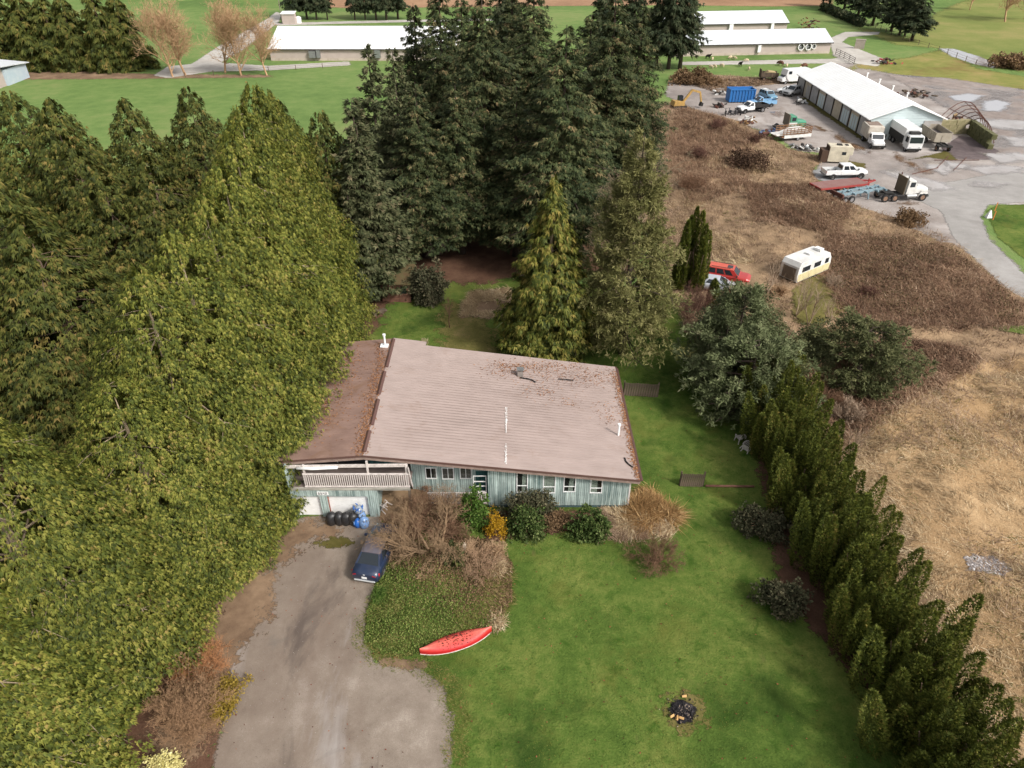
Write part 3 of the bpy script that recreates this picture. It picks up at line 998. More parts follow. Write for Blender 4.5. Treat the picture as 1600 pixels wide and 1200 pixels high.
def hose(name, pts, r, mat, label, cat):
    mb = MB()
    for a, b in zip(pts, pts[1:]): mb.tube(a, b, r, n=6)
    o = mb.build(name, mat, smooth=True)
    return tag(o, label, cat)


def roof_pt(px, py, up=0.05):
    lo, hi = 2.0, 6.0
    for k in range(40):
        mid = (lo + hi) / 2
        q = at(px, py, mid)
        if roof_z(q.x, q.y) > mid: lo = mid
        else: hi = mid
    return at(px, py, lo) + Vector((0, 0, up))


hose("fallen_branch", [roof_pt(a, b) for a, b in ((813, 591), (822, 592), (830, 594), (837, 598))], 0.05, M_black, "dark curved stick lying just below the roof chimney", "branch")
hose("fallen_branch", [roof_pt(a, b) for a, b in ((872, 593), (884, 594), (896, 595))], 0.04, M_black, "short straight dark stick lying alone high on the roof slope", "branch")
hose("fallen_branch", [roof_pt(a, b) for a, b in ((976, 716), (978, 722), (983, 727), (989, 731))], 0.05, M_black, "dark curved stick at the roof's lower lawn side corner", "branch")

# needles and moss shed on the roof
def roof_litter(name, spots, n_each, size, mat, label=None):
    V, T, tint = [], [], []
    for (px, py, rx, ry, n) in spots:
        for _ in range(n):
            a, b = rng.normal(0, 0.5, 2)
            try: p = roof_pt(px + a * rx, py + b * ry, 0.0)
            except Exception: continue
            if not (LX < p.x < EX and YF < p.y < YB): continue
            p.z = roof_z(p.x, p.y) + 0.032 + rng.random() * 0.012
            th = rng.random() * pi
            L, w = size * rng.uniform(.5, 1.4), size * rng.uniform(.2, .5)
            dx, dy = cos(th), sin(th)
            b0 = len(V)
            for sx, sy in ((-1, 0), (0, -1), (1, 0), (0, 1)):
                V.append((p.x + dx * L * sx - dy * w * sy, p.y + dy * L * sx + dx * w * sy, p.z + 0.01 * sy))
            T.append((b0, b0 + 1, b0 + 2)); T.append((b0, b0 + 2, b0 + 3))
            tint += [rng.random()] * 4
    o = link(name, np_mesh(name, V, T, mat, tint))
    return tag(o, kind="stuff")


M_needles = leaf_mat("fallen_needles", [(0.1, G_(96, 60, 34)), (0.5, G_(134, 90, 60)), (0.9, G_(160, 118, 84))], 0.9, 0.0, 0.0)
spots = [(790, 580, 40, 14, 160), (850, 580, 60, 16, 300), (905, 590, 50, 18, 200), (940, 590, 40, 14, 150), (780, 570, 30, 8, 80), (840, 572, 80, 6, 250), (840, 610, 40, 12, 120),
         (885, 628, 30, 8, 60), (945, 640, 20, 16, 60), (950, 655, 15, 8, 40)]
spots += [(964 + 36 * k / 14 + 0, 585 + 158 * k / 14, 9, 16, 140) for k in range(15)]
spots += [(606 - 36 * k / 14 - 7, 540 + 168 * k / 14, 12, 16, 80) for k in range(15)]
spots += [(535, 600, 30, 60, 300), (505, 640, 24, 40, 300), (545, 560, 30, 20, 200)]
roof_litter("needle_litter", spots, 1, 0.07, M_needles)

# soil bank beside the garage and under the balcony
mb = MB()
mb.add([(-8.74, 33.6, 0.03), (-6.0, 33.0, 0.03), (-5.0, 35.56, 0.35), (-8.74, 35.56, 0.9), (-6.5, 35.56, 0.95), (-8.74, 34.6, 0.35)], [(0, 1, 5), (1, 2, 4), (1, 4, 5), (5, 4, 3)])
tag(mb.build("earth_bank", paint("dry_soil", G_(136, 112, 86), 0.95, dirt=0.5, scale=1.5, dirt_col=G_(92, 70, 50)), fix=True), kind="structure")

# ------------------------------------------------------------------ sheds and barns
M_wroof = paint("white_metal_roof", (0.80, 0.80, 0.79, 1), 0.45, dirt=0.10, scale=0.25)
M_groof = paint("pale_grey_metal_roof", G_(208, 211, 213), 0.45, dirt=0.2, scale=0.3, dirt_col=G_(150, 150, 150))
M_barnwall = paint("beige_barn_wall", G_(176, 162, 154), 0.8, dirt=0.15, scale=0.6)
M_barnbase = paint("barn_concrete_base", G_(186, 172, 158), 0.9, dirt=0.4, scale=0.8)
M_shopend = paint("pale_blue_siding", G_(186, 199, 200), 0.7, dirt=0.2, scale=0.6, dirt_col=G_(120, 128, 128))
M_shopwall = paint("grey_shop_wall", G_(128, 122, 116), 0.85, dirt=0.5, scale=0.7)
M_bay = paint("cream_plywood", G_(186, 174, 154), 0.85, dirt=0.4, scale=0.9, dirt_col=G_(110, 96, 80))
M_bay2 = paint("grey_bay_door", G_(166, 163, 160), 0.8, dirt=0.35, scale=0.9)
M_trim = paint("dark_trim", G_(62, 58, 56), 0.8, dirt=0.2)


def gable_barn(name, label, x0, x1, y0, yr, ze, zr, rz, wallm, roofm, origin, group=None, over=0.5):
    """Barn along local x, front wall at local y0, ridge at yr; returns its root."""
    root = thing(name, label, "barn", origin, rz, group)
    y2 = 2 * yr - y0
    mb = MB()
    mb.loft([[(x0, y0, 0.5), (x0, y2, 0.5), (x0, y2, ze), (x0, yr, zr), (x0, y0, ze)], [(x1, y0, 0.5), (x1, y2, 0.5), (x1, y2, ze), (x1, yr, zr), (x1, y0, ze)]])
    mb.build("wall", wallm, root)
    mb = MB()
    mb.span((x0 - 0.03, y0 - 0.04, 0), (x1 + 0.03, y2 + 0.04, 0.52))
    mb.build("concrete_base", M_barnbase, root)
    s = (zr - ze) / (yr - y0)
    mb = MB()
    e = over
    mb.loft([[(x, y0 - e, ze - e * s + 0.03), (x, yr, zr + 0.03), (x, y2 + e, ze - e * s + 0.03), (x, y2 + e, ze - e * s + 0.16), (x, yr, zr + 0.17), (x, y0 - e, ze - e * s + 0.16)] for x in (x0 - 0.4, x1 + 0.4)])
    roof = mb.build("roof", roofm, root)
    mb = MB()
    n = int((x1 - x0) / 0.9)
    for i in range(n + 1):
        x = x0 - 0.3 + (x1 - x0 + 0.6) * i / n
        mb.beam((x, y0 - e, ze - e * s + 0.17), (x, yr, zr + 0.18), 0.04, 0.015)
        mb.beam((x, y2 + e, ze - e * s + 0.17), (x, yr, zr + 0.18), 0.04, 0.015)
    mb.build("roof_rib", roofm, roof)
    mb = MB()
    mb.span((x0 - 0.4, y0 - e - 0.05, ze - e * s - 0.10), (x1 + 0.4, y0 - e, ze - e * s + 0.14))
    mb.build("gutter", M_trim, root)
    return root


def wall_box(root, x, y, z, s, mat, name):
    mb = MB()
    mb.box((x, y, z), s)
    mb.span((x - s[0] / 2 - .05, y - s[1] / 2 - 0.05, z + s[2] / 2), (x + s[0] / 2 + .05, y + s[1] / 2, z + s[2] / 2 + 0.08))
    return mb.build(name, mat, root)


barn1 = gable_barn("poultry_barn", "long beige barn with a white roof behind the row of bare trees", 0, 46, 0, 11.5, 2.75, 6.1, 0, M_barnwall, M_wroof, (-60.2, 192.3, 0), "poultry barns")
wall_box(barn1, 10.6, -0.5, 1.5, (1.6, 0.9, 1.5), M_steel, "cooling_unit")
wall_box(barn1, 12.1, -0.45, 1.6, (0.9, 0.8, 1.7), M_steel, "cooling_unit")
wall_box(barn1, 26.8, -0.45, 1.6, (1.4, 0.8, 1.7), M_steel, "cooling_unit")
barn2 = gable_barn("poultry_barn", "long beige barn with three round wall fans beside the grazing animals", -42, 0, 0, 5.6, 2.75, 5.0, radians(6.4), M_barnwall, M_groof, (83.0, 202.3, 0), "poultry barns")
wall_box(barn2, -19.5, -0.35, 1.5, (0.8, 0.6, 1.6), M_white, "vent_box")
mbf = MB()
for k in range(16):
    a, b = 2 * pi * k / 16, 2 * pi * (k + 1) / 16
    ring = lambda t: [(0.85 * cos(t), 0, 0.85 * sin(t)), (0.85 * cos(t), -0.45, 0.85 * sin(t)), (0.68 * cos(t), -0.45, 0.68 * sin(t)), (0.68 * cos(t), 0, 0.68 * sin(t))]
    mbf.loft([ring(a), ring(b)], caps=False)
fan_me = mbf.mesh("fan", M_white)
mbb = MB()
for k in range(5):
    a = 2 * pi * k / 5
    mbb.box((0.34 * cos(a), -0.15, 0.34 * sin(a)), (0.62, 0.03, 0.22), 0, -a, 0.5)
mbb.tube((0, -0.05, 0), (0, -0.25, 0), 0.12, n=10)
blade_me = mbb.mesh("fan_blade", M_steel)
mbk = MB()
mbk.tube((0, -0.0, 0), (0, -0.05, 0), 0.70, n=16)
back_me = mbk.mesh("fan_back", M_trim)
for dx, sc in ((-8.2, 1.0), (-6.2, 1.0), (-4.7, 0.72)):
    f = link("fan", fan_me, barn2, (dx, -0.02, 1.75), 0, (sc,) * 3)
    link("fan_blade", blade_me, f)
    link("fan_back", back_me, f)
barn3 = gable_barn("poultry_barn", "rearmost beige barn with a plain grey roof before the brown field", -40, 0, 0, 6, 3.0, 5.4, radians(7), M_barnwall, M_groof, (82.0, 235, 0), "poultry barns")
wall_box(barn3, -17.5, -0.35, 1.9, (1.2, 0.6, 1.8), M_white, "vent_box")
wall_box(barn3, -4.8, -0.35, 1.9, (0.9, 0.6, 1.8), M_white, "vent_box")

# workshop with bays along its yard side
WS = Vector((59.8, 122.5, 0))
ws = thing("workshop", "long white roofed workshop with a row of bay doors along the gravel yard", "workshop", WS)
W_, L_, ze, zr = 12.0, 35.5, 3.45, 5.6
mb = MB()
mb.loft([[(0.1, y, 0), (W_, y, 0), (W_, y, ze), (W_ / 2, y, zr), (0.1, y, ze)] for y in (0.06, L_)])
mb.build("wall", M_shopwall, ws)
mb = MB()
nrow = 13      # lapped boards on the gable end, each row its own course
for k in range(nrow):
    z0, z1 = k * zr / nrow, (k + 1) * zr / nrow - 0.015
    hw = lambda z: W_ / 2 if z <= ze else (W_ / 2) * (zr - z) / (zr - ze)
    a, b = hw(z0), max(0.02, hw(z1))
    mb.loft([[(W_ / 2 - a, 0.058, z0), (W_ / 2 + a, 0.058, z0), (W_ / 2 + b, 0.058, z1), (W_ / 2 - b, 0.058, z1)],
             [(W_ / 2 - a, -0.02, z0), (W_ / 2 + a, -0.02, z0), (W_ / 2 + b, 0.02, z1), (W_ / 2 - b, 0.02, z1)]])
mb.build("gable_siding", M_shopend, ws)
mb = MB()
mb.span((W_ - 3.0, -0.10, 2.1), (W_ - 0.05, -0.03, 3.1))
mb.span((W_ - 2.9, -0.06, 0), (W_ - 0.2, -0.028, 2.1))
mb.build("end_door", M_bay2, ws)
mb = MB()
s = (zr - ze) / (W_ / 2)
e = 0.55
mb.loft([[(-e, y, ze - e * s + .04), (W_ / 2, y, zr + .04), (W_ + e, y, ze - e * s + .04), (W_ + e, y, ze - e * s + .17), (W_ / 2, y, zr + .19), (-e, y, ze - e * s + .17)] for y in (-0.5, L_ + 0.4)])
rf = mb.build("roof", M_wroof, ws)
mb = MB()
for i in range(40):
    y = -0.4 + (L_ + 0.7) * i / 39
    mb.beam((-e, y, ze - e * s + .18), (W_ / 2, y, zr + .195), 0.05, 0.03)
    mb.beam((W_ + e, y, ze - e * s + .18), (W_ / 2, y, zr + .195), 0.05, 0.03)
mb.build("roof_rib", M_wroof, rf)
for y in (5, 10.5, 16, 21.5):
    mb = MB()
    mb.tube((W_ / 2 + 1.5, y, zr - 0.5), (W_ / 2 + 1.5, y, zr + 0.7), 0.12, n=8)
    mb.tube((W_ / 2 + 1.5, y, zr + 0.7), (W_ / 2 + 1.5, y, zr + 0.85), 0.2, n=8)
    mb.build("vent_pipe", M_white, rf)
nb = 9
bw = L_ / nb
for i in range(nb):
    y0, y1 = i * bw + 0.25, (i + 1) * bw - 0.12
    mb = MB()
    mb.span((-0.02, y0, 0.15), (0.095, y1, 3.0))
    b = mb.build("bay_door", M_bay if i % 2 else M_bay2, ws)
    if i in (1, 2, 5, 7):
        mb = MB()
        for k in range(3 if i != 7 else 2):
            ya = y0 + 0.4 + k * 1.0
            mb.span((-0.06, ya, 0.2), (-0.021, ya + 0.75, 2.5))
        mb.build("door_leaf", M_shopend if i != 7 else M_bay2, b)
for i in range(nb + 1):
    mb = MB()
    mb.span((-0.16, i * bw - 0.1 + 0.05, 0), (0.09, i * bw + 0.1 + 0.05, 3.05))
    mb.build("post", M_trim, ws)
mb = MB()
mb.span((-0.12, 0.06, 3.06), (0.09, L_, 3.25))
mb.build("lintel", M_trim, ws)

# block bunker behind the parked trailer
M_block = [paint("mossy_block_a", G_(150, 140, 108), 0.95, dirt=0.7, scale=1.2, dirt_col=G_(86, 88, 44)),
           paint("mossy_block_b", G_(104, 102, 70), 0.95, dirt=0.8, scale=1.0, dirt_col=G_(62, 72, 30))]
bk = thing("block_bunker", "bunker of mossy concrete blocks walled on two sides of a dark heap of millings", "bunker", at(1510, 212))
bl = MB()
bl.box((0, 0, 0), (1.44, 0.78, 0.76))
bl.v = [tuple(x) for x in bl.v]
bme = [bl.mesh("block", M_block[0]), bl.mesh("block", M_block[1])]
c0, c1, c2 = at(1462, 210), at(1512, 208), at(1547, 234)
for (a, b, mi, nz) in ((c0, c1, 0, 3), (c1, c2, 1, 3)):
    d = b - a
    n = max(3, int(d.length / 1.5))
    ang = atan2(d.y, d.x)
    for z in range(nz):
        for i in range(n):
            p = a + d * ((i + 0.5 + 0.25 * (z % 2)) / n) - bk.location
            if i == n - 1 and z % 2: continue
            o = link("block", bme[mi], bk, (p.x + R.uniform(-.04, .04), p.y + R.uniform(-.04, .04), 0.385 + z * 0.78), ang + R.uniform(-.015, .015))

# bent steel hoop frame over the bunker
fr_ = thing("hoop_frame", "collapsed rusty hoop frame standing over the block bunker", "frame", at(1500, 205))
mb = MB()
M_rust = paint("rusty_steel", G_(96, 60, 50), 0.85, dirt=0.5)
fo = fr_.location
A = [at(1452, 205), at(1478, 236)]
for k in range(6):
    t = k / 5
    a, b = at(1455 + 46 * t, 200 + 4 * t), at(1545 + 8 * t - 60 * (1 - t) * 0.2, 190 + 34 * t)
    pts = []
    for i in range(9):
        s_ = i / 8
        p = a.lerp(b, s_) + Vector((0, 0, 4.0 * sin(pi * s_) ** 0.8 * (1 - 0.25 * t)))
        pts.append(p - fo)
    for p, q in zip(pts, pts[1:]): mb.tube(p, q, 0.07, n=5)
    if k:
        for i in (2, 4, 6): mb.tube(prev[i], pts[i], 0.05, n=5)
    prev = pts
mb.build("hoop", M_rust, fr_)
for (ax, ay, bx, by) in ((1460, 250, 1530, 250), (1482, 244, 1464, 262), (1510, 246, 1490, 266), (1425, 272, 1466, 262)):
    mb = MB()
    mb.beam(at(ax, ay, 0.08), at(bx, by, 0.12), 0.08)
    tag(mb.build("steel_bar", M_rust), "rusty steel bar lying on the wet gravel before the bunker", "bar", "steel bars lying before the bunker")

# barn at the far edge, small shed and tank behind the first poultry barn, garden shed
a, b = at(14, 134), at(47, 121)
d = b - a
ang = atan2(d.y, d.x)
sh = thing("field_shed", "pale blue shed with a white roof at the edge of the green field", "shed", a, ang)
Ls = d.length
mb = MB()
mb.loft([[(0, y, 0), (Ls, y, 0), (Ls, y, 3.1), (0, y, 3.1)] for y in (0, 9)])
mb.build("wall", paint("chalky_blue_wall", G_(170, 184, 194), 0.8, dirt=0.5, scale=0.8, dirt_col=G_(205, 205, 205)), sh)
mb = MB()
mb.loft([[(-9, y, 4.6 + z), (Ls + 0.6, y, 3.0 + z * 1), (Ls + 0.6, y, 3.14 + z), (-9, y, 4.75 + z)] for y, z in ((-0.6, 0), (9.6, 1.0))])
mb.build("roof", M_groof, sh)
mb = MB()
mb.loft([[(-8.8, y, 0), (-0.05, y, 0), (-0.05, y, 4.3), (-8.8, y, 4.4)] for y in (0.4, 8.8)])
mb.build("annexe_wall", M_barnwall, sh)
p = at(453, 37)
sh2 = thing("pump_shed", "small beige pump shed behind the white barn roof", "shed", p)
mb = MB(); mb.span((-2, -1.2, 0), (2, 1.2, 3.0)); mb.build("wall", M_barnwall, sh2)
mb = MB(); mb.loft([[(x, -1.5, 2.9), (x, 1.5, 3.3), (x, 1.5, 3.5), (x, -1.5, 3.1)] for x in (-2.2, 2.2)]); mb.build("roof", M_wroof, sh2)
p = at(467, 36)
mb = MB(); mb.tube((0, 0, 0), (0, 0, 1.7), 0.9, n=14); mb.tube((0, 0, 1.7), (0, 0, 2.0), 0.9, 0.3, n=14)
tag(mb.build("water_tank", M_white, None, p), "white plastic water tank next to the small pump shed", "tank")
mb = MB(); mb.tube((0, 0, 0), (0, 0, 8), 0.14, 0.09, n=8); mb.box((0, 0, 7.5), (1.6, 0.1, 0.1))
tag(mb.build("utility_pole", paint("pole_wood", G_(120, 110, 100), 0.9), None, at(441, 36)), "pale utility pole beside the pump shed", "pole")

gs = thing("garden_shed", "small red brown plank shed with a glazed door under the firs", "shed", at(628, 472), radians(-4))
M_redw = siding("red_plank", G_(92, 62, 52), G_(128, 92, 78), 9, False)
mb = MB()
for k in range(14):
    mb.span((-2.0, -0.02, k * 0.15), (0.95, 0.05, k * 0.15 + 0.14))
mb.build("plank_wall", M_redw, gs)
mb = MB(); mb.span((-2.0, 0.055, 0), (0.93, 2.4, 2.1)); mb.build("wall", M_redw, gs)
mb = MB(); mb.loft([[(x, -0.35, 2.08), (x, 2.7, 2.9), (x, 2.7, 3.0), (x, -0.35, 2.18)] for x in (-2.2, 1.1)])
mb.build("roof", paint("mossy_roofing", G_(88, 80, 50), 0.95, dirt=0.7, scale=1.5, dirt_col=G_(92, 60, 44)), gs)
mb = MB(); mb.span((-0.15, -0.07, 0.02), (0.75, -0.025, 1.95)); dr = mb.build("door", M_redw, gs)
mb = MB(); mb.span((0.0, -0.085, 1.0), (0.6, -0.075, 1.8)); mb.build("pane", M_glass, dr)

# ------------------------------------------------------------------ vehicles
M_tyre = paint("tyre_rubber", (0.02, 0.02, 0.021, 1), 0.85, dirt=0.5, scale=2, dirt_col=G_(70, 62, 56))
M_rim = paint("alloy_rim", G_(170, 170, 172), 0.35, 0.7, dirt=0.1)
M_rim_r = paint("rusty_rim", G_(150, 120, 100), 0.7, 0.2, dirt=0.5)
M_under = paint("underbody_black", (0.02, 0.02, 0.02, 1), 0.85, dirt=0.4, dirt_col=G_(80, 70, 60))
M_lamp = paint("headlamp", G_(214, 216, 216), 0.15, 0.2, dirt=0)
M_tail, nt, out = new_mat("tail_lamp")
bsdf(nt, out, G_(170, 22, 28), 0.15, 0, 0.6)
M_plate = paint("white_plate", (0.8, 0.8, 0.8, 1), 0.4, dirt=0.0)


def car_paint(name, col, coat=0.6, dirt=0.08):
    m, nt, out = new_mat(name)
    v = coords(nt)
    n = noise(nt, v, 2.2, 5, 0.65)
    c = mixc(nt, math2(nt, 'MULTIPLY', math2(nt, 'SUBTRACT', n, 0.45, True), dirt * 4, True), col, G_(120, 108, 98))
    b = bsdf(nt, out, c, 0.35, 0.1, 0.5)
    b.inputs["Coat Weight"].default_value = coat
    b.inputs["Coat Roughness"].default_value = 0.06
    return m


_w = {}


def wheel_meshes(r, w, rimm):
    k = (r, w, rimm.name)
    if k not in _w:
        mb = MB()
        n = 18
        prof = [(-w / 2, r * .62), (-w / 2, r * .92), (-w * .36, r), (w * .36, r), (w / 2, r * .92), (w / 2, r * .62), (w * .3, r * .58), (-w * .3, r * .58)]
        mb.loft([[(q * cos(2 * pi * i / n), y, q * sin(2 * pi * i / n)) for y, q in prof] for i in range(n)] + [[(q, y, 0) for y, q in prof]], caps=False)
        ty = mb.mesh("tyre", M_tyre)
        mb = MB()
        mb.tube((0, -w * .34, 0), (0, w * .34, 0), r * .6, n=16)
        for i in range(5):
            a = 2 * pi * i / 5
            for sy in (-1, 1): mb.box((r * .32 * cos(a), sy * w * .36, r * .32 * sin(a)), (r * .5, .03, r * .16), 0, -a)
        mb.tube((0, -w * .42, 0), (0, w * .42, 0), r * .16, n=8)
        _w[k] = (ty, mb.mesh("rim", rimm))
    return _w[k]


def wheels(root, spots, r, w=0.24, rimm=None):
    ty, ri = wheel_meshes(r, w, rimm or M_rim)
    for x, y in spots:
        t = link("wheel", ty, root, (x, y, r))
        link("rim", ri, t)


def frustum(mb, x0, x1, wb, zb, x0t, x1t, wt, zt):
    b = [(x0, -wb, zb), (x1, -wb, zb), (x1, wb, zb), (x0, wb, zb)]
    t = [(x0t, -wt, zt), (x1t, -wt, zt), (x1t, wt, zt), (x0t, wt, zt)]
    mb.loft([b, t])
    return [Vector(p) for p in b], [Vector(p) for p in t]


def pane_on(b, t, i, u0, u1, v0, v1, off=0.012, th=0.02):
    """A thin glazing slab lying on side i of a frustum."""
    j = (i + 1) % 4
    P = lambda u, v: b[i].lerp(b[j], u).lerp(t[i].lerp(t[j], u), v)
    q = [P(u0, v0), P(u1, v0), P(u1, v1), P(u0, v1)]
    nrm = (q[1] - q[0]).cross(q[3] - q[0]).normalized()
    c = sum((p for p in b + t), Vector()) / 8
    if (q[0] - c).dot(nrm) < 0: nrm = -nrm
    mb = MB()
    mb.loft([[p + nrm * (off - th) for p in q], [p + nrm * off for p in q]])
    return mb


def body_rings(stations):
    """Stations (x, half width, z low, z shoulder, z top, top half width) lofted along the car."""
    rings = []
    for x, w, zl, zs, zt, wt in stations:
        rings.append([(x, -w * .88, zl), (x, -w, zl + .12), (x, -w, zs - .08), (x, -w * .97, zs), (x, -wt, zt), (x, -wt * .4, zt + .015), (x, wt * .4, zt + .015), (x, wt, zt), (x, w * .97, zs), (x, w, zs - .08), (x, w, zl + .12), (x, w * .88, zl)])
    return rings


def arches(root, xs, w, r, mat=None):
    for x in xs:
        for s in (-1, 1):
            mb = MB()
            pts = [(x + r * 1.18 * cos(a), s * (w + 0.006), r + r * 1.18 * sin(a)) for a in [pi * k / 10 for k in range(11)]] + [(x - r * 1.18, s * (w + .006), 0.28), (x + r * 1.18, s * (w + .006), 0.28)]
            mb.loft([pts, [(p[0], s * (w - 0.12), p[2]) for p in pts]])
            mb.build("wheel_arch", mat or M_under, root)


def sedan(name, label, cat, loc, rz, pm, group=None, roofm=None, wagon=False, parts=True):
    r = thing(name, label, cat, loc, rz, group)
    hw = 0.88
    mb = MB()
    mb.loft(body_rings([(-2.24, .70, .42, .72, .76, .60), (-2.20, .80, .30, .80, .92, .66), (-1.95, .86, .24, .84, .99, .70), (-1.2, .88, .22, .86, .97, .76), (0, .885, .22, .86, .95, .80), (1.0, .88, .22, .84, .92, .76), (1.75, .85, .22, .74, .84, .70), (2.12, .78, .24, .62, .70, .62), (2.24, .66, .34, .55, .60, .52)]))
    mb.build("body", pm, r, smooth=True)
    rear = -2.15 if wagon else -1.62
    mb = MB()
    b, t = frustum(mb, rear, 1.15, .80, .93, rear + (.35 if wagon else .68), .28, .60, 1.38)
    cab = mb.build("cabin", pm, r)
    mb = MB()
    rt = [((-.98 if not wagon else -1.8), .60), ((-.7 if not wagon else -1.6), .62), (0, .62), (.3, .59)]
    mb.loft([[(x, -w, 1.375), (x, -w * .7, 1.415 + z), (x, w * .7, 1.415 + z), (x, w, 1.375)] for (x, w), z in zip(rt, (0, .02, .02, 0))])
    mb.build("roof", roofm or pm, r, smooth=False)
    for i, u0, u1, v0, v1, nm in ((3, .08, .92, .06, .94, "rear_window"), (1, .06, .94, .06, .94, "windscreen"), (0, .20, .50, .10, .9, "side_window"), (0, .53, .84, .10, .9, "side_window"), (2, .16, .47, .10, .9, "side_window"), (2, .50, .80, .10, .9, "side_window")):
        pane_on(b, t, i, u0, u1, v0, v1).build(nm, M_glass, r)
    wheels(r, [(-1.32, -.80), (-1.32, .80), (1.35, -.80), (1.35, .80)], .32, .2)
    arches(r, (-1.32, 1.35), hw - .01, .32)
    for s in (-1, 1):
        mb = MB()
        mb.loft([[(-2.235, s * .44, .70), (-2.235, s * .70, .70), (-2.235, s * .70, .80), (-2.235, s * .52, .86)], [(-2.05, s * .50, .70), (-1.98, s * .88, .68), (-1.92, s * .885, .84), (-2.05, s * .6, .90)]])
        mb.build("taillight", M_tail, r)
        mb = MB()
        mb.loft([[(2.2, s * .45, .52), (2.16, s * .74, .54), (2.1, s * .74, .66), (2.15, s * .45, .64)], [(2.0, s * .45, .52), (1.86, s * .86, .54), (1.86, s * .85, .68), (2.0, s * .45, .68)]])
        mb.build("headlight", M_lamp, r)
        mb = MB()
        mb.box((.75, s * .98, .98), (.12, .18, .12))
        mb.build("mirror", pm, r)
    mb = MB(); mb.box((-2.235, 0, .60), (.03, .32, .17)); mb.build("licence_plate", M_plate, r)
    mb = MB(); mb.box((-2.20, 0, .36), (.14, 1.3, .08)); mb.box((-2.225, 0, .84), (.03, .12, .05)); mb.build("bumper_trim", M_lamp, r)
    return r


def heading(p, q):
    return atan2(q.y - p.y, q.x - p.x)


blue = car_paint("navy_car_paint", (0.016, 0.028, 0.062, 1))
roof_faded = paint("faded_car_roof", G_(104, 100, 108), 0.35, 0.1, dirt=0.5, scale=4, dirt_col=G_(96, 72, 60))
ra, rb = at(574, 872, 1.38), at(584, 851, 1.38)
hd = heading(ra, rb)
rear_c = at(571, 907, 0.3)
ctr = Vector((rear_c.x + 2.15 * cos(hd), rear_c.y + 2.15 * sin(hd), 0.03))
sedan("parked_car", "dark blue sedan with a greyed roof parked on the gravel driveway", "car", ctr, hd, blue, roofm=roof_faded)


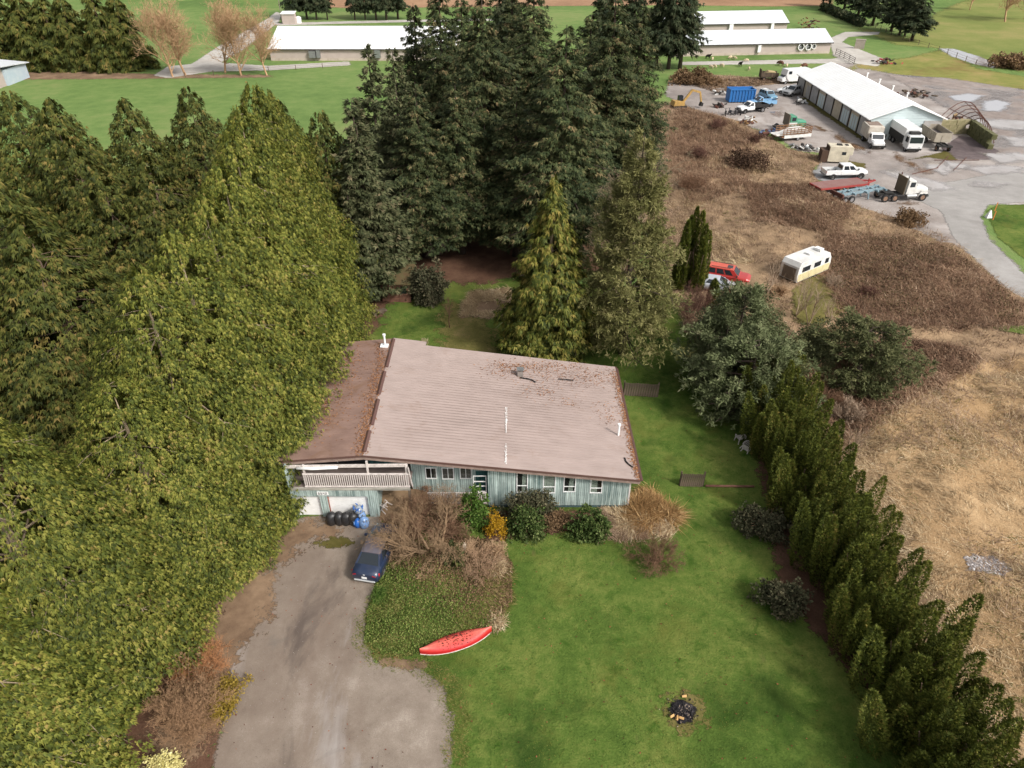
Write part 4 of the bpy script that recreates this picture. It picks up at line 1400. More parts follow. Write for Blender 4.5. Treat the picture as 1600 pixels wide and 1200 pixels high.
def pickup(name, label, loc, rz, pm, crew=False, flat=False, group=None, L=5.6, sc=1.0, lift=0.0, bedm=None):
    r = thing(name, label, "pickup truck", loc, rz, group)
    h = lift
    hw = .98
    x_r, x_f = -L / 2, L / 2
    cab0 = 0.0 if not crew else -0.85
    cab1 = x_f - 1.55
    mb = MB()      # hood and lower cab
    mb.loft(body_rings([(cab0, hw, .5 + h, 1.12 + h, 1.2 + h, .86), (cab1, hw, .5 + h, 1.1 + h, 1.18 + h, .84), (x_f - .5, hw * .98, .5 + h, 1.02 + h, 1.12 + h, .80), (x_f - .06, hw * .94, .52 + h, .95 + h, 1.04 + h, .74), (x_f, hw * .88, .58 + h, .86 + h, .92 + h, .66)]))
    mb.build("body", pm, r, smooth=False)
    mb = MB()
    b, t = frustum(mb, cab0 + .02, cab1 + .15, .90, 1.19 + h, cab0 + .14, cab1 - .6, .76, 1.86 + h)
    mb.build("cab", pm, r)
    for i, u0, u1, v0, v1, nm in ((3, .12, .88, .12, .86, "rear_window"), (1, .07, .93, .08, .92, "windscreen")):
        pane_on(b, t, i, u0, u1, v0, v1).build(nm, M_glass, r)
    rng_ = ((.10, .44), (.50, .84)) if crew else ((.16, .80),)
    for i in (0, 2):
        for u0, u1 in rng_:
            if i == 2: u0, u1 = 1 - u1, 1 - u0
            pane_on(b, t, i, u0, u1, .10, .88).build("side_window", M_glass, r)
    if flat:
        mb = MB()
        mb.span((x_r, -1.05, .92 + h), (cab0 - .05, 1.05, 1.02 + h))
        for s in (-1, 1): mb.span((x_r, s * 1.05 - .04, 1.03 + h), (cab0 - .05, s * 1.05 + .04, 1.42 + h))
        mb.span((x_r - .05, -1.05, 1.03 + h), (x_r + .03, 1.05, 1.40 + h))
        mb.build("flatbed", bedm or M_under, r)
    else:
        mb = MB()
        prof = lambda s: [(x_r, s * .90, .55 + h), (x_r, s * .98, .7 + h), (x_r, s * .98, 1.2 + h), (x_r, s * .88, 1.22 + h)]
        for s in (-1, 1):
            mb.loft([[(x, s * .86, .52 + h), (x, s * hw, .6 + h), (x, s * hw, 1.2 + h), (x, s * .86, 1.24 + h)] for x in (x_r, cab0 - .04)])
        mb.span((x_r + .02, -.859, .60 + h), (cab0 - .05, .859, .72 + h))
        mb.span((cab0 - .10, -.858, .73 + h), (cab0 - .045, .858, 1.22 + h))
        mb.build("bed", pm, r)
        mb = MB()
        mb.span((x_r + .06, -.85, .724 + h), (cab0 - .11, .85, .74 + h))
        mb.build("bed_liner", M_under, r)
        mb = MB(); mb.span((x_r - .03, -.84, .62 + h), (x_r + .015, .84, 1.22 + h)); mb.build("tailgate", pm, r)
    rad = .40 if not h else .44
    xs = (x_r + 1.1, x_f - .95)
    wheels(r, [(x, s * .86) for x in xs for s in (-1, 1)], rad, .28)
    arches(r, xs if not flat else xs[1:], hw - .01, rad)
    mb = MB(); mb.span((x_r + .2, -.5, .42 + h), (x_f - .4, .5, .56 + h)); mb.build("chassis", M_under, r)
    mb = MB(); mb.span((x_f - .06, -.92, .50 + h), (x_f + .07, .92, .66 + h)); mb.span((x_r - .14, -.9, .5 + h), (x_r - .035, .9, .62 + h)); mb.build("bumper", M_steel if not flat else M_under, r)
    mb = MB(); mb.span((x_f - .02, -.5, .70 + h), (x_f + .015, .5, .9 + h)); mb.build("grille", M_under, r)
    for s in (-1, 1):
        mb = MB(); mb.span((x_f - .08, s * .58, .72 + h), (x_f + .012, s * .82, .9 + h)); mb.build("headlight", M_lamp, r)
        mb = MB(); mb.box((cab1 - .05, s * 1.06, 1.35 + h), (.12, .2, .26)); mb.build("mirror", M_under, r)
        if not flat:
            mb = MB(); mb.span((x_r - .02, s * .87, .85 + h), (x_r + .05, s * .975, 1.12 + h)); mb.build("taillight", M_tail, r)
    r.scale = (sc,) * 3
    return r


white_p = car_paint("white_vehicle_paint", (0.76, 0.76, 0.75, 1), 0.4, 0.1)
p, q = at(1298, 281), at(1343, 280)
pickup("pickup_truck", "white crew cab pickup with black wheel arches beside the red flatbed trailer", (p + q) / 2 + Vector((0, 0.9, 0.0)), heading(p, q), white_p, crew=True, L=6.2, lift=.12)
p, q = at(1187, 176), at(1165, 178)
pickup("pickup_truck", "white pickup with a black flat bed parked before the blue container", (p + q) / 2 + Vector((0, 1, 0)), heading(p, q), white_p, flat=True, L=5.9, lift=.05)
p, q = at(1196, 167), at(1172, 168)
pickup("pickup_truck", "light blue and white pickup squeezed between the blue container and the white pickup", (p + q) / 2 + Vector((0.8, 0.6, 0)), heading(p, q), car_paint("sky_blue_paint", G_(126, 170, 206)), L=5.4)
p, q = at(1250, 147), at(1228, 152)
pickup("pickup_truck", "silver grey pickup nosed out at the open end of the workshop", (p + q) / 2 + Vector((.4, .8, 0)), heading(p, q), car_paint("silver_paint", G_(150, 150, 150)), crew=True, L=5.9)


def suv(name, label, loc, rz, pm, roofm=None, L=4.6):
    r = thing(name, label, "suv", loc, rz)
    hw, x_r, x_f = .92, -L / 2, L / 2
    mb = MB()
    mb.loft(body_rings([(x_r, .84, .45, .95, 1.02, .74), (x_r + .1, hw, .4, 1.0, 1.08, .8), (x_f - 1.4, hw, .4, 1.0, 1.08, .8), (x_f - .35, .9, .42, .92, 1.02, .76), (x_f, .8, .5, .8, .86, .66)]))
    mb.build("body", pm, r)
    mb = MB()
    b, t = frustum(mb, x_r + .06, x_f - 1.15, .84, 1.07, x_r + .25, x_f - 1.8, .70, 1.70)
    mb.build("cabin", pm, r)
    mb = MB()
    mb.loft([[(x, -.70, 1.70), (x, -.5, 1.75), (x, .5, 1.75), (x, .70, 1.70)] for x in (x_r + .22, x_f - 1.78)])
    rf = mb.build("roof", roofm or pm, r)
    mb = MB()
    for s in (-1, 1): mb.tube((x_r + .5, s * .58, 1.80), (x_f - 2.1, s * .58, 1.80), .025, n=5)
    mb.build("roof_rail", M_under, r)
    mb = MB(); mb.span((x_f - 2.5, -.35, 1.753), (x_f - 1.95, .35, 1.765)); mb.build("sunroof", M_glass, r)
    for i, u0, u1, nm in ((3, .1, .9, "rear_window"), (1, .06, .94, "windscreen")):
        pane_on(b, t, i, u0, u1, .1, .92).build(nm, M_glass, r)
    for i in (0, 2):
        for u0, u1 in ((.04, .28), (.33, .57), (.62, .84)):
            if i == 2: u0, u1 = 1 - u1, 1 - u0
            pane_on(b, t, i, u0, u1, .12, .88).build("side_window", M_glass, r)
    xs = (x_r + .9, x_f - .85)
    wheels(r, [(x, s * .80) for x in xs for s in (-1, 1)], .37, .24)
    arches(r, xs, hw - .01, .37)
    for s in (-1, 1):
        mb = MB(); mb.span((x_f - .1, s * .5, .68), (x_f + .012, s * .74, .84)); mb.build("headlight", M_lamp, r)
        mb = MB(); mb.span((x_r - .012, s * .70, .75), (x_r + .06, s * .83, 1.0)); mb.build("taillight", M_tail, r)
        mb = MB(); mb.box((x_f - 1.35, s * 1.0, 1.18), (.12, .18, .16)); mb.build("mirror", M_under, r)
    mb = MB(); mb.span((x_f - .05, -.8, .45), (x_f + .06, .8, .6)); mb.build("bumper", M_under, r)
    return r


red_p = car_paint("red_vehicle_paint", (0.42, 0.03, 0.025, 1), 0.5)
red_f = paint("sun_faded_red", G_(196, 92, 76), 0.5, dirt=0.2)
p, q = at(1118, 421, 1.7), at(1148, 431, 1.1)
suv("parked_suv", "red suv with a sun faded roof half hidden behind the tall cedar columns", at(1136, 440), radians(-24), red_p, red_f)
p = at(1126, 452)
sedan("parked_car", "silver car beside the red suv with only its bonnet in view", "car", at(1117, 452), radians(-20), car_paint("silver_car_paint", G_(176, 180, 186)))
suv("parked_suv", "blue and white suv parked between the blue container and the workshop", at(1199, 155), radians(-72), car_paint("teal_blue_paint", G_(104, 146, 170)), white_p, 4.3)

# camper trailer in the scrub
M_cream = paint("cream_camper_wall", G_(206, 194, 150), 0.6, dirt=0.3, scale=1.2)
M_camp = paint("white_camper_wall", (0.70, 0.69, 0.66, 1), 0.5, dirt=0.35, scale=1.0)
cA, cB = at(1243, 452), at(1290, 432)
hd = heading(cA, cB)
ca = thing("camper_trailer", "old white and cream camper trailer standing in the bare scrub", "camper", (cA + cB) / 2 + Vector((-sin(hd), cos(hd), 0)) * 1.1 + Vector((0, 0, .25)), hd)
mb = MB()
mb.slab([(-2.75, .55), (2.6, .55), (2.85, 1.3), (2.75, 2.0), (2.35, 2.6), (-2.5, 2.65), (-2.8, 2.2), (-2.85, 1.2)], -1.1, 1.1, .04)
mb.build("body", M_camp, ca)
for s in (-1, 1):
    mb = MB(); mb.span((-2.7, s * 1.1, .62), (2.68, s * 1.125, 1.42)); mb.build("cream_band", M_cream, ca)
    for xa, xb in ((-2.2, -.9), (-.2, .9), (1.7, 2.3)):
        mb = MB(); mb.span((xa, s * 1.105, 1.55), (xb, s * 1.13, 2.1)); mb.build("window", M_glass, ca)
mb = MB(); mb.span((-2.885, -.8, .7), (-2.80, .75, 2.0)); mb.build("end_panel", paint("brown_end_panel", G_(112, 98, 84), .8, dirt=.5), ca)
mb = MB(); mb.span((-.2, -.3, 2.64), (.4, .3, 2.82)); mb.build("roof_vent", M_white, ca)
mb = MB(); mb.span((1.5, -.4, 2.64), (2.1, .4, 2.9)); mb.build("roof_unit", M_white, ca)
wheels(ca, [(-.3, -1.0), (-.3, 1.0), (.45, -1.0), (.45, 1.0)], .33, .2)
mb = MB(); mb.beam((2.7, .5, .5), (3.9, 0, .5), .08); mb.beam((2.7, -.5, .5), (3.9, 0, .5), .08); mb.build("drawbar", M_under, ca)

# red flatbed trailer
M_redtr = paint("red_trailer_paint", G_(160, 58, 56), 0.6, dirt=0.4, scale=1.5)
M_redtd = paint("worn_trailer_deck", G_(136, 104, 98), 0.85, dirt=0.5, scale=1.0, dirt_col=G_(120, 66, 62))
p, q = at(1302, 303), at(1355, 297)
hd = heading(p, q)
tr = thing("flatbed_trailer", "long red flatbed trailer beside the white crew cab pickup", "trailer", (p + q) / 2 + Vector((-.8, 1.2, 0)), hd)
mb = MB()
nbd = 10
for k in range(nbd):
    y = -1.2 + 2.4 * k / nbd
    mb.span((-4.4, y + .01, .86), (3.2, y + 2.4 / nbd - .01, .93))
mb.build("deck_boards", M_redtd, tr)
mb = MB()
for s in (-1, 1): mb.span((-4.4, s * 1.28 - .06, .66), (3.2, s * 1.28 + .06, .90))
mb.span((3.2, -1.34, .66), (3.35, 1.34, .92)); mb.span((-4.5, -1.34, .66), (-4.4, 1.34, .92))
for x in (-3, -1, 1): mb.span((x, -1.2, .6), (x + .12, 1.2, .85))
mb.beam((3.3, .8, .72), (5.2, 0, .72), .16); mb.beam((3.3, -.8, .72), (5.2, 0, .72), .16)
mb.beam((4.3, 0, .3), (4.3, 0, 1.1), .12); mb.box((5.25, 0, .75), (.3, .25, .2))
mb.build("frame", M_redtr, tr)
wheels(tr, [(x, s * 1.08) for x in (-1.0, .05) for s in (-1, 1)], .40, .24, M_rim_r)

# highway tractor with a skeletal chassis
p, q = at(1380, 316), at(1431, 314)
hd = heading(p, q)
trk = thing("truck_tractor", "white highway tractor with a rusty headache rack at the road's edge", "truck", (p + q) / 2 + Vector((.4, 1.0, 0)), hd)
M_oldw = paint("worn_white_paint", (0.66, 0.65, 0.62, 1), 0.5, dirt=0.35, scale=1.5)
mb = MB()
mb.span((-3.6, -.45, .75), (3.0, -.30, 1.02)); mb.span((-3.6, .30, .75), (3.0, .45, 1.02)); mb.span((-2.6, -.6, 1.02), (-1.4, .6, 1.12))
mb.build("chassis", M_under, trk)
mb = MB()
mb.slab([(.0, .95), (1.35, .95), (1.35, 1.95), (1.05, 2.75), (.9, 2.85), (.05, 2.85), (0, 2.7)], -1.02, 1.02, .06)
mb.build("cab", M_oldw, trk)
mb = MB()
mb.loft(body_rings([(1.36, .92, .95, 1.8, 1.98, .66), (2.6, .86, .95, 1.72, 1.85, .62), (3.1, .8, .9, 1.6, 1.7, .56), (3.2, .7, .95, 1.5, 1.6, .5)]))
mb.build("bonnet", M_oldw, trk)
mb = MB(); mb.loft([[(1.37, -.9, 2.02), (1.37, .9, 2.02), (1.12, .88, 2.68), (1.12, -.88, 2.68)], [(1.40, -.9, 2.03), (1.40, .9, 2.03), (1.15, .88, 2.69), (1.15, -.88, 2.69)]]); mb.build("windscreen", M_glass, trk)
for s in (-1, 1):
    mb = MB(); mb.span((.3, s * 1.015, 1.95), (1.0, s * 1.03, 2.6)); mb.build("side_window", M_glass, trk)
    mb = MB(); mb.slab([(1.9, 1.0), (2.1, 1.42), (2.9, 1.42), (3.2, 1.0)], s * .6 - .0, s * 1.1, .02); mb.build("mudguard", M_oldw, trk)
    mb = MB(); mb.tube((.2, s * .95, .75), (1.5, s * .95, .75), .30, n=12); mb.build("fuel_tank", M_steel, trk)
    mb = MB(); mb.tube((-.12, s * .85, 1.0), (-.12, s * .85, 3.4), .08, n=8); mb.build("exhaust_stack", M_steel if s < 0 else M_rust, trk)
    mb = MB(); mb.span((3.02, s * .55, 1.05), (3.22, s * .8, 1.3)); mb.build("headlight", M_lamp, trk)
mb = MB()
for k in range(8): mb.span((-.42, -1.1 + k * .275, 1.1), (-.36, -1.1 + k * .275 + .255, 3.1))
mb.span((-.46, -1.12, 3.1), (-.32, 1.12, 3.2)); mb.span((-.46, -1.12, 1.0), (-.32, 1.12, 1.1))
mb.build("headache_rack", paint("rusty_rack", G_(110, 98, 80), 0.9, dirt=0.6), trk)
mb = MB(); mb.span((3.2, -1.1, .55), (3.36, 1.1, .9)); mb.build("bumper", M_steel, trk)
wheels(trk, [(2.55, s * 1.0) for s in (-1, 1)] + [(x, s * .95) for x in (-2.7, -1.35) for s in (-1, 1)], .52, .3, M_rim_r)
M_skel = paint("pale_blue_chassis", G_(128, 152, 162), 0.7, dirt=0.5)
p, q = at(1312, 322), at(1378, 312)
hd2 = heading(p, q)
sk = thing("skeletal_trailer", "pale blue skeletal container chassis behind the white highway tractor", "trailer", p.lerp(q, .5) + Vector((0, 1.4, 0)), hd2)
mb = MB()
for s in (-1, 1): mb.beam((-3.6, s * .5, 1.15), (3.7, s * .5, 1.25), .16, .34)
for x in (-3.6, -1.6, .4, 2.2, 3.6): mb.beam((x, -1.15, 1.2), (x, 1.15, 1.2), .2, .2)
for k in range(5):
    x = -3 + k * 1.4
    mb.beam((x, -.5, 1.24), (x + .7, .5, 1.24), .1, .1)
mb.build("frame", M_skel, sk)
mb = MB(); mb.span((-3.8, -1.2, .95), (-3.55, 1.2, 1.42)); mb.span((-3.75, -.9, .5), (-3.6, -.7, .95)); mb.span((-3.75, .7, .5), (-3.6, .9, .95)); mb.build("rear_beam", M_rust, sk)
mb = MB()
for s in (-1, 1): mb.beam((1.2, s * .7, 0.1), (1.0, s * .7, 1.1), .14)
mb.build("landing_leg", M_skel, sk)
wheels(sk, [(x, s * .95) for x in (-3.0, -1.9) for s in (-1, 1)], .50, .3, M_rim)

# box truck, compactor truck, dump box
def box_truck(name, label, loc, rz, L, cabover, boxm, boxh=3.0, cargo0=None):
    r = thing(name, label, "truck", loc, rz)
    x_r, x_f = -L / 2, L / 2
    cl = 1.7 if cabover else 1.5
    c1 = x_f if cabover else x_f - 1.2
    c0 = c1 - cl
    mb = MB(); mb.span((x_r + .1, -.5, .6), (x_f - .3, .5, .85)); mb.build("chassis", M_under, r)
    mb = MB()
    if cabover:
        mb.slab([(c0, .6), (c1 - .02, .55), (c1, 1.5), (c1 - .12, 2.55), (c1 - .3, 2.62), (c0, 2.62)], -1.15, 1.15, .05)
    else:
        mb.slab([(c0, .6), (c1 + .1, .6), (c1 + .1, 1.4), (c1 - .35, 2.1), (c1 - .5, 2.16), (c0 + .05, 2.16)], -1.0, 1.0, .05)
        mb.loft(body_rings([(c1 + .1, .98, .55, 1.25, 1.4, .8), (x_f - .1, .92, .55, 1.1, 1.2, .7), (x_f, .85, .6, 1.0, 1.08, .66)]))
    mb.build("cab", white_p, r)
    zz = (1.55, 2.45) if cabover else (1.45, 2.05)
    mb = MB()
    xa, xb = (c1 + .012, c1 - .09) if cabover else (c1 + .07, c1 - .32)
    wv = 1.0 if cabover else .86
    mb.loft([[(xa, -wv, zz[0]), (xa, wv, zz[0]), (xb, wv, zz[1]), (xb, -wv, zz[1])], [(xa + .03, -wv, zz[0] + .015), (xa + .03, wv, zz[0] + .015), (xb + .03, wv, zz[1] + .015), (xb + .03, -wv, zz[1] + .015)]])
    mb.build("windscreen", M_glass, r)
    for s in (-1, 1):
        w = 1.15 if cabover else 1.0
        mb = MB(); mb.span((c0 + .35, s * (w - .02), zz[0]), (c1 - .35, s * (w + .012), zz[1] - .08)); mb.build("side_window", M_glass, r)
        mb = MB(); mb.span((x_f - .1, s * .6, .8), (x_f + .03, s * .85, 1.0)); mb.build("headlight", M_lamp, r)
        mb = MB(); mb.box((c1 - .2, s * (w + .18), 1.9), (.1, .2, .5)); mb.build("mirror", M_under, r)
    mb = MB(); mb.span((x_f - .05, -1.1, .45), (x_f + .08, 1.1, .72)); mb.build("bumper", M_under, r)
    mb = MB()
    bx1 = c0 - .15 if cargo0 is None else cargo0
    mb.slab([(x_r, .95), (bx1, .95), (bx1, boxh - .1), (bx1 - .15, boxh), (x_r + .25, boxh), (x_r, boxh - .25)], -1.2, 1.2, .06)
    bx = mb.build("cargo_box", boxm, r)
    mb = MB()
    n = int((bx1 - x_r) / .7)
    for k in range(n + 1):
        x = x_r + .05 + (bx1 - x_r - .1) * k / n
        for s in (-1, 1): mb.span((x - .04, s * 1.2, 1.0), (x + .04, s * 1.235, boxh - .2))
    mb.build("box_rib", boxm, bx)
    rad = .48 if cabover else .42
    xs = (x_r + 1.3, c1 - .9 if cabover else x_f - .8)
    wheels(r, [(x, s * .95) for x in xs for s in (-1, 1)] + ([(x_r + 2.45, s * .95) for s in (-1, 1)] if cabover else []), rad, .3)
    return r, bx, bx1


p, q = at(1350, 222), at(1368, 237)
M_boxo = paint("worn_cream_box", G_(196, 190, 178), 0.7, dirt=0.5, scale=1.2, dirt_col=G_(150, 116, 90))
bt, bx, b1 = box_truck("box_truck", "old white box truck with a rust streaked roof at the corner of the workshop", (p + q) / 2 + Vector((.9, 1.4, 0)), heading(at(1346, 220), at(1366, 240)), 6.6, False, M_boxo, 2.95)
mb = MB()
for k in range(5): mb.span((-3.1 + k * .6, -1.0, 2.955), (-2.9 + k * .6, 1.0, 3.0))
mb.build("roof_slat", M_rust, bx)
p, q = at(1398, 222), at(1432, 242)
bt2, bx, b1 = box_truck("compactor_truck", "large white cabover truck with black panelled sides parked before the workshop end", (p + q) / 2 + Vector((.2, 1.5, 0)), heading(at(1394, 218), at(1430, 244)), 8.4, True, white_p, 3.35)
for s in (-1, 1):
    mb = MB(); mb.span((-3.9, s * 1.205, 1.0), (b1 - .15, s * 1.245, 2.15)); mb.build("side_panel", M_under, bt2)
mb = MB(); mb.span((b1 + .15, -.8, 2.65), (b1 + .9, .8, 3.0)); mb.build("roof_equipment", M_under, bt2)
p, q = at(1448, 222), at(1478, 241)
hd = heading(at(1444, 216), at(1478, 240))
db = thing("dump_trailer", "beige steel dump box on a black trailer beside the block bunker", "trailer", (p + q) / 2 + Vector((.3, 1.2, 0)), hd)
M_beige = paint("beige_box_paint", G_(168, 158, 142), 0.7, dirt=0.4, scale=1.2)
mb = MB()
mb.span((-3.6, -1.2, 1.15), (2.0, 1.2, 1.25))
mb.span((-3.6, -1.26, 1.15), (2.0, -1.2, 2.6)); mb.span((-3.6, 1.2, 1.15), (2.0, 1.26, 2.6)); mb.span((-3.66, -1.26, 1.15), (-3.6, 1.26, 2.6)); mb.span((2.0, -1.26, 1.15), (2.06, 1.26, 2.6))
dbx = mb.build("dump_box", M_beige, db)
mb = MB()
for k in range(8):
    for s in (-1, 1): mb.span((-3.5 + k * .75, s * 1.26, 1.2), (-3.42 + k * .75, s * 1.32, 2.6))
for s in (-1, 1): mb.span((-3.6, s * 1.26, 2.5), (2.0, s * 1.345, 2.64))
mb.span((2.06, -.25, 1.2), (2.12, .25, 2.2))
mb.build("box_rib", M_beige, dbx)
mb = MB(); mb.span((-3.4, -1.15, 1.7), (1.95, 1.15, 1.8)); mb.build("load", M_bark_chip if False else paint("dark_load", G_(96, 90, 90), .95, dirt=.3), db)
mb = MB(); mb.span((-3.5, -.5, .75), (3.6, -.35, 1.12)); mb.span((-3.5, .35, .75), (3.6, .5, 1.12)); mb.span((2.6, -1.1, .8), (3.7, 1.1, 1.0)); mb.build("chassis", M_under, db)
wheels(db, [(x, s * .95) for x in (-2.6, -1.5, 3.0) for s in (-1, 1)], .48, .3, M_rim_r)

# slide-in camper box, green truck, stake trailer
p = at(1309, 255)
cb = thing("camper_box", "small cream truck camper with a dark open end behind the crew cab pickup", "camper", p + Vector((0, .8, 0)), radians(-8))
mb = MB(); mb.slab([(-1.6, .25), (1.5, .25), (1.5, 1.3), (1.9, 1.35), (1.9, 2.4), (1.7, 2.55), (-1.6, 2.55)], -1.05, 1.05, .05); mb.build("body", paint("stained_cream_wall", G_(204, 194, 172), .7, dirt=.4, scale=1.2), cb)
mb = MB(); mb.span((-1.66, -1.0, .3), (-1.58, 1.0, 2.4)); mb.span((-2.6, -1.0, .1), (-1.67, .9, 1.9)); mb.build("open_end", paint("brown_canvas", G_(78, 58, 46), .95, dirt=.4), cb)
mb = MB(); mb.span((.3, -1.085, 1.35), (.9, -1.045, 1.8)); mb.build("window", M_glass, cb)
mb = MB(); mb.span((-.4, -.4, 2.55), (.3, .4, 2.68)); mb.span((.8, -.3, 2.55), (1.2, .3, 2.66)); mb.build("roof_vent", M_under, cb)
p, q = at(1228, 205), at(1253, 204)
gt = thing("old_truck", "old green truck cab with a grey rear shield parked behind the stake trailer", "truck", (p + q) / 2 + Vector((0, 1, 0)), heading(p, q))
M_green = paint("green_truck_paint", G_(74, 140, 112), .55, dirt=.3, scale=1.5)
mb = MB(); mb.slab([(-1.2, .7), (.2, .7), (.2, 1.7), (-.1, 2.45), (-1.2, 2.45)], -1.0, 1.0, .06); mb.build("cab", M_green, gt)
mb = MB(); mb.loft(body_rings([(.2, .85, .75, 1.55, 1.75, .6), (1.6, .8, .75, 1.5, 1.65, .56), (2.0, .72, .8, 1.35, 1.5, .5)])); mb.build("bonnet", M_green, gt)
mb = MB(); mb.loft([[(.21, -.85, 1.72), (.21, .85, 1.72), (-.07, .82, 2.38), (-.07, -.82, 2.38)], [(.24, -.85, 1.73), (.24, .85, 1.73), (-.04, .82, 2.39), (-.04, -.82, 2.39)]]); mb.build("windscreen", M_glass, gt)
for s in (-1, 1):
    mb = MB(); mb.span((-.9, s * .99, 1.65), (-.15, s * 1.012, 2.25)); mb.build("side_window", M_glass, gt)
    mb = MB(); mb.slab([(.7, .7), (.8, 1.2), (1.6, 1.2), (1.9, .75)], s * .55, s * 1.08, .03); mb.build("mudguard", M_green, gt)
    mb = MB(); mb.span((1.95, s * .45, .95), (2.03, s * .68, 1.2)); mb.build("headlight", M_lamp, gt)
mb = MB(); mb.span((-1.45, -1.1, .8), (-1.35, 1.1, 2.75)); mb.build("rear_shield", paint("grey_shield", G_(130, 118, 104), .8, dirt=.5), gt)
mb = MB(); mb.span((-1.3, -.99, .95), (.15, -1.015, 1.4)); mb.build("white_band", M_oldw, gt)
mb = MB(); mb.span((-3.6, -.45, .55), (1.9, .45, .78)); mb.build("chassis", M_under, gt)
wheels(gt, [(1.2, -.9), (1.2, .9), (-2.6, -.9), (-2.6, .9)], .46, .28, M_rim_r)
p, q = at(1230, 222), at(1264, 219)
st = thing("stake_trailer", "rusty caged stake trailer with a white skirt at the edge of the scrub", "trailer", (p + q) / 2 + Vector((-.5, 1.2, 0)), heading(p, q))
M_rb = paint("rust_brown_slats", G_(138, 102, 74), .9, dirt=.5)
mb = MB(); mb.span((-3.0, -1.1, .7), (2.6, 1.1, .8)); mb.build("deck", M_rb, st)
for s in (-1, 1):
    mb = MB(); mb.span((-2.6, s * 1.1, .55), (2.6, s * 1.15, 1.05)); mb.build("skirt", M_oldw, st)
    mb = MB()
    for k in range(9): mb.beam((-2.9 + k * .68, s * 1.08, .8), (-2.9 + k * .68, s * 1.08, 2.15), .07)
    for z in (1.2, 1.5, 1.8, 2.12): mb.beam((-2.95, s * 1.04, z), (2.62, s * 1.04, z), .03, .12)
    mb.build("slat", M_rb, st)
mb = MB()
for z in (1.2, 1.5, 1.8, 2.12):
    mb.beam((2.6, -1.0, z), (2.6, 1.0, z), .04, .12)
mb.build("end_slat", M_rb, st)
mb = MB(); mb.slab([(-4.3, 1.2), (-2.9, 1.25), (-.9, 1.9), (1.0, 1.95), (2.2, 1.6), (2.4, 1.1), (-3.9, .9)], -.75, .75, .2); mb.build("white_load", M_oldw, st)
mb = MB(); mb.beam((-3, 0, .65), (-4.6, 0, .6), .12); mb.build("drawbar", M_rust, st)
wheels(st, [(.2, -1.0), (.2, 1.0)], .36, .22)

# blue container, motorhome, excavator, bikes
p, q = at(1138, 161), at(1178, 161)
hd = heading(p, q)
bc = thing("skip_container", "bright blue ribbed steel waste container at the back of the yard", "container", (p + q) / 2 + Vector((0, 1.3, 0)), radians(3))
M_bluec = paint("blue_container_paint", G_(36, 104, 168), .5, dirt=.25, scale=1.2)
Lc = (q - p).length / 2
mb = MB()
mb.span((-Lc, -1.2, .2), (Lc, -1.14, 2.5)); mb.span((-Lc, 1.14, .2), (Lc, 1.2, 2.5)); mb.span((-Lc, -1.14, .2), (-Lc + .06, 1.14, 2.5)); mb.span((Lc - .06, -1.14, .2), (Lc, 1.14, 2.5)); mb.span((-Lc + .06, -1.14, .2), (Lc - .06, 1.14, .3))
bcb = mb.build("box", M_bluec, bc)
mb = MB()
for k in range(9):
    x = -Lc + .1 + (2 * Lc - .2) * k / 8
    for s in (-1, 1): mb.span((x - .09, s * 1.2, .2), (x + .09, s * 1.32, 2.45))
for s in (-1, 1): mb.span((-Lc, s * 1.2, 2.38), (Lc, s * 1.34, 2.56))
mb.build("rib", M_bluec, bcb)
mb = MB(); mb.span((-Lc + .07, -1.13, 1.9), (Lc - .07, 1.13, 2.0)); mb.build("load", paint("blue_tarpaulin", G_(96, 130, 170), .6, dirt=.3), bc)
p = at(1243, 132)
rv = thing("motorhome", "white motorhome tucked behind the far corner of the workshop", "motorhome", p + Vector((0, 1.5, 0)), radians(-165))
mb = MB(); mb.slab([(-3, .6), (2.0, .6), (2.6, 1.2), (2.9, 1.9), (2.7, 3.0), (-3, 3.0)], -1.15, 1.15, .08); mb.build("body", white_p, rv)
mb = MB(); mb.slab([(2.0, .6), (3.6, .6), (3.6, 1.2), (2.6, 1.9), (2.1, 1.9)], -.95, .95, .05); mb.build("cab", white_p, rv)
for s in (-1, 1):
    mb = MB(); mb.span((-1.6, s * 1.14, 1.6), (-.4, s * 1.17, 2.2)); mb.build("window", M_glass, rv)
    mb = MB(); mb.span((1.6, s * 1.14, 2.1), (2.4, s * 1.17, 2.7)); mb.build("window", M_glass, rv)
mb = MB(); mb.loft([[(3.2, -.8, 1.52), (3.2, .8, 1.52), (2.7, .8, 1.86), (2.7, -.8, 1.86)], [(3.23, -.8, 1.54), (3.23, .8, 1.54), (2.73, .8, 1.88), (2.73, -.8, 1.88)]]); mb.build("windscreen", M_glass, rv)
wheels(rv, [(2.6, -.85), (2.6, .85), (-1.8, -.9), (-1.8, .9)], .38, .25)
sedan("parked_car", "white car with its bonnet raised behind the silver pickup", "car", at(1230, 146), radians(160), white_p)
p = at(1060, 170)
ex = thing("excavator", "yellow excavator half hidden behind the firs at the yard's edge", "excavator", p, radians(12))
M_yel = paint("faded_yellow_paint", G_(176, 140, 76), .6, dirt=.6, scale=1.5)
mb = MB(); mb.span((-1.6, -1.3, .0), (1.6, -.8, .8)); mb.span((-1.6, .8, .0), (1.6, 1.3, .8)); mb.build("track", M_under, ex)
mb = MB(); mb.slab([(-1.8, .9), (1.0, .9), (1.0, 1.7), (-1.6, 2.0)], -1.2, 1.2, .08); mb.build("body", M_yel, ex)
mb = MB(); mb.span((-.1, .2, 1.7), (1.0, 1.1, 2.9)); mb.build("cab", M_glass, ex)
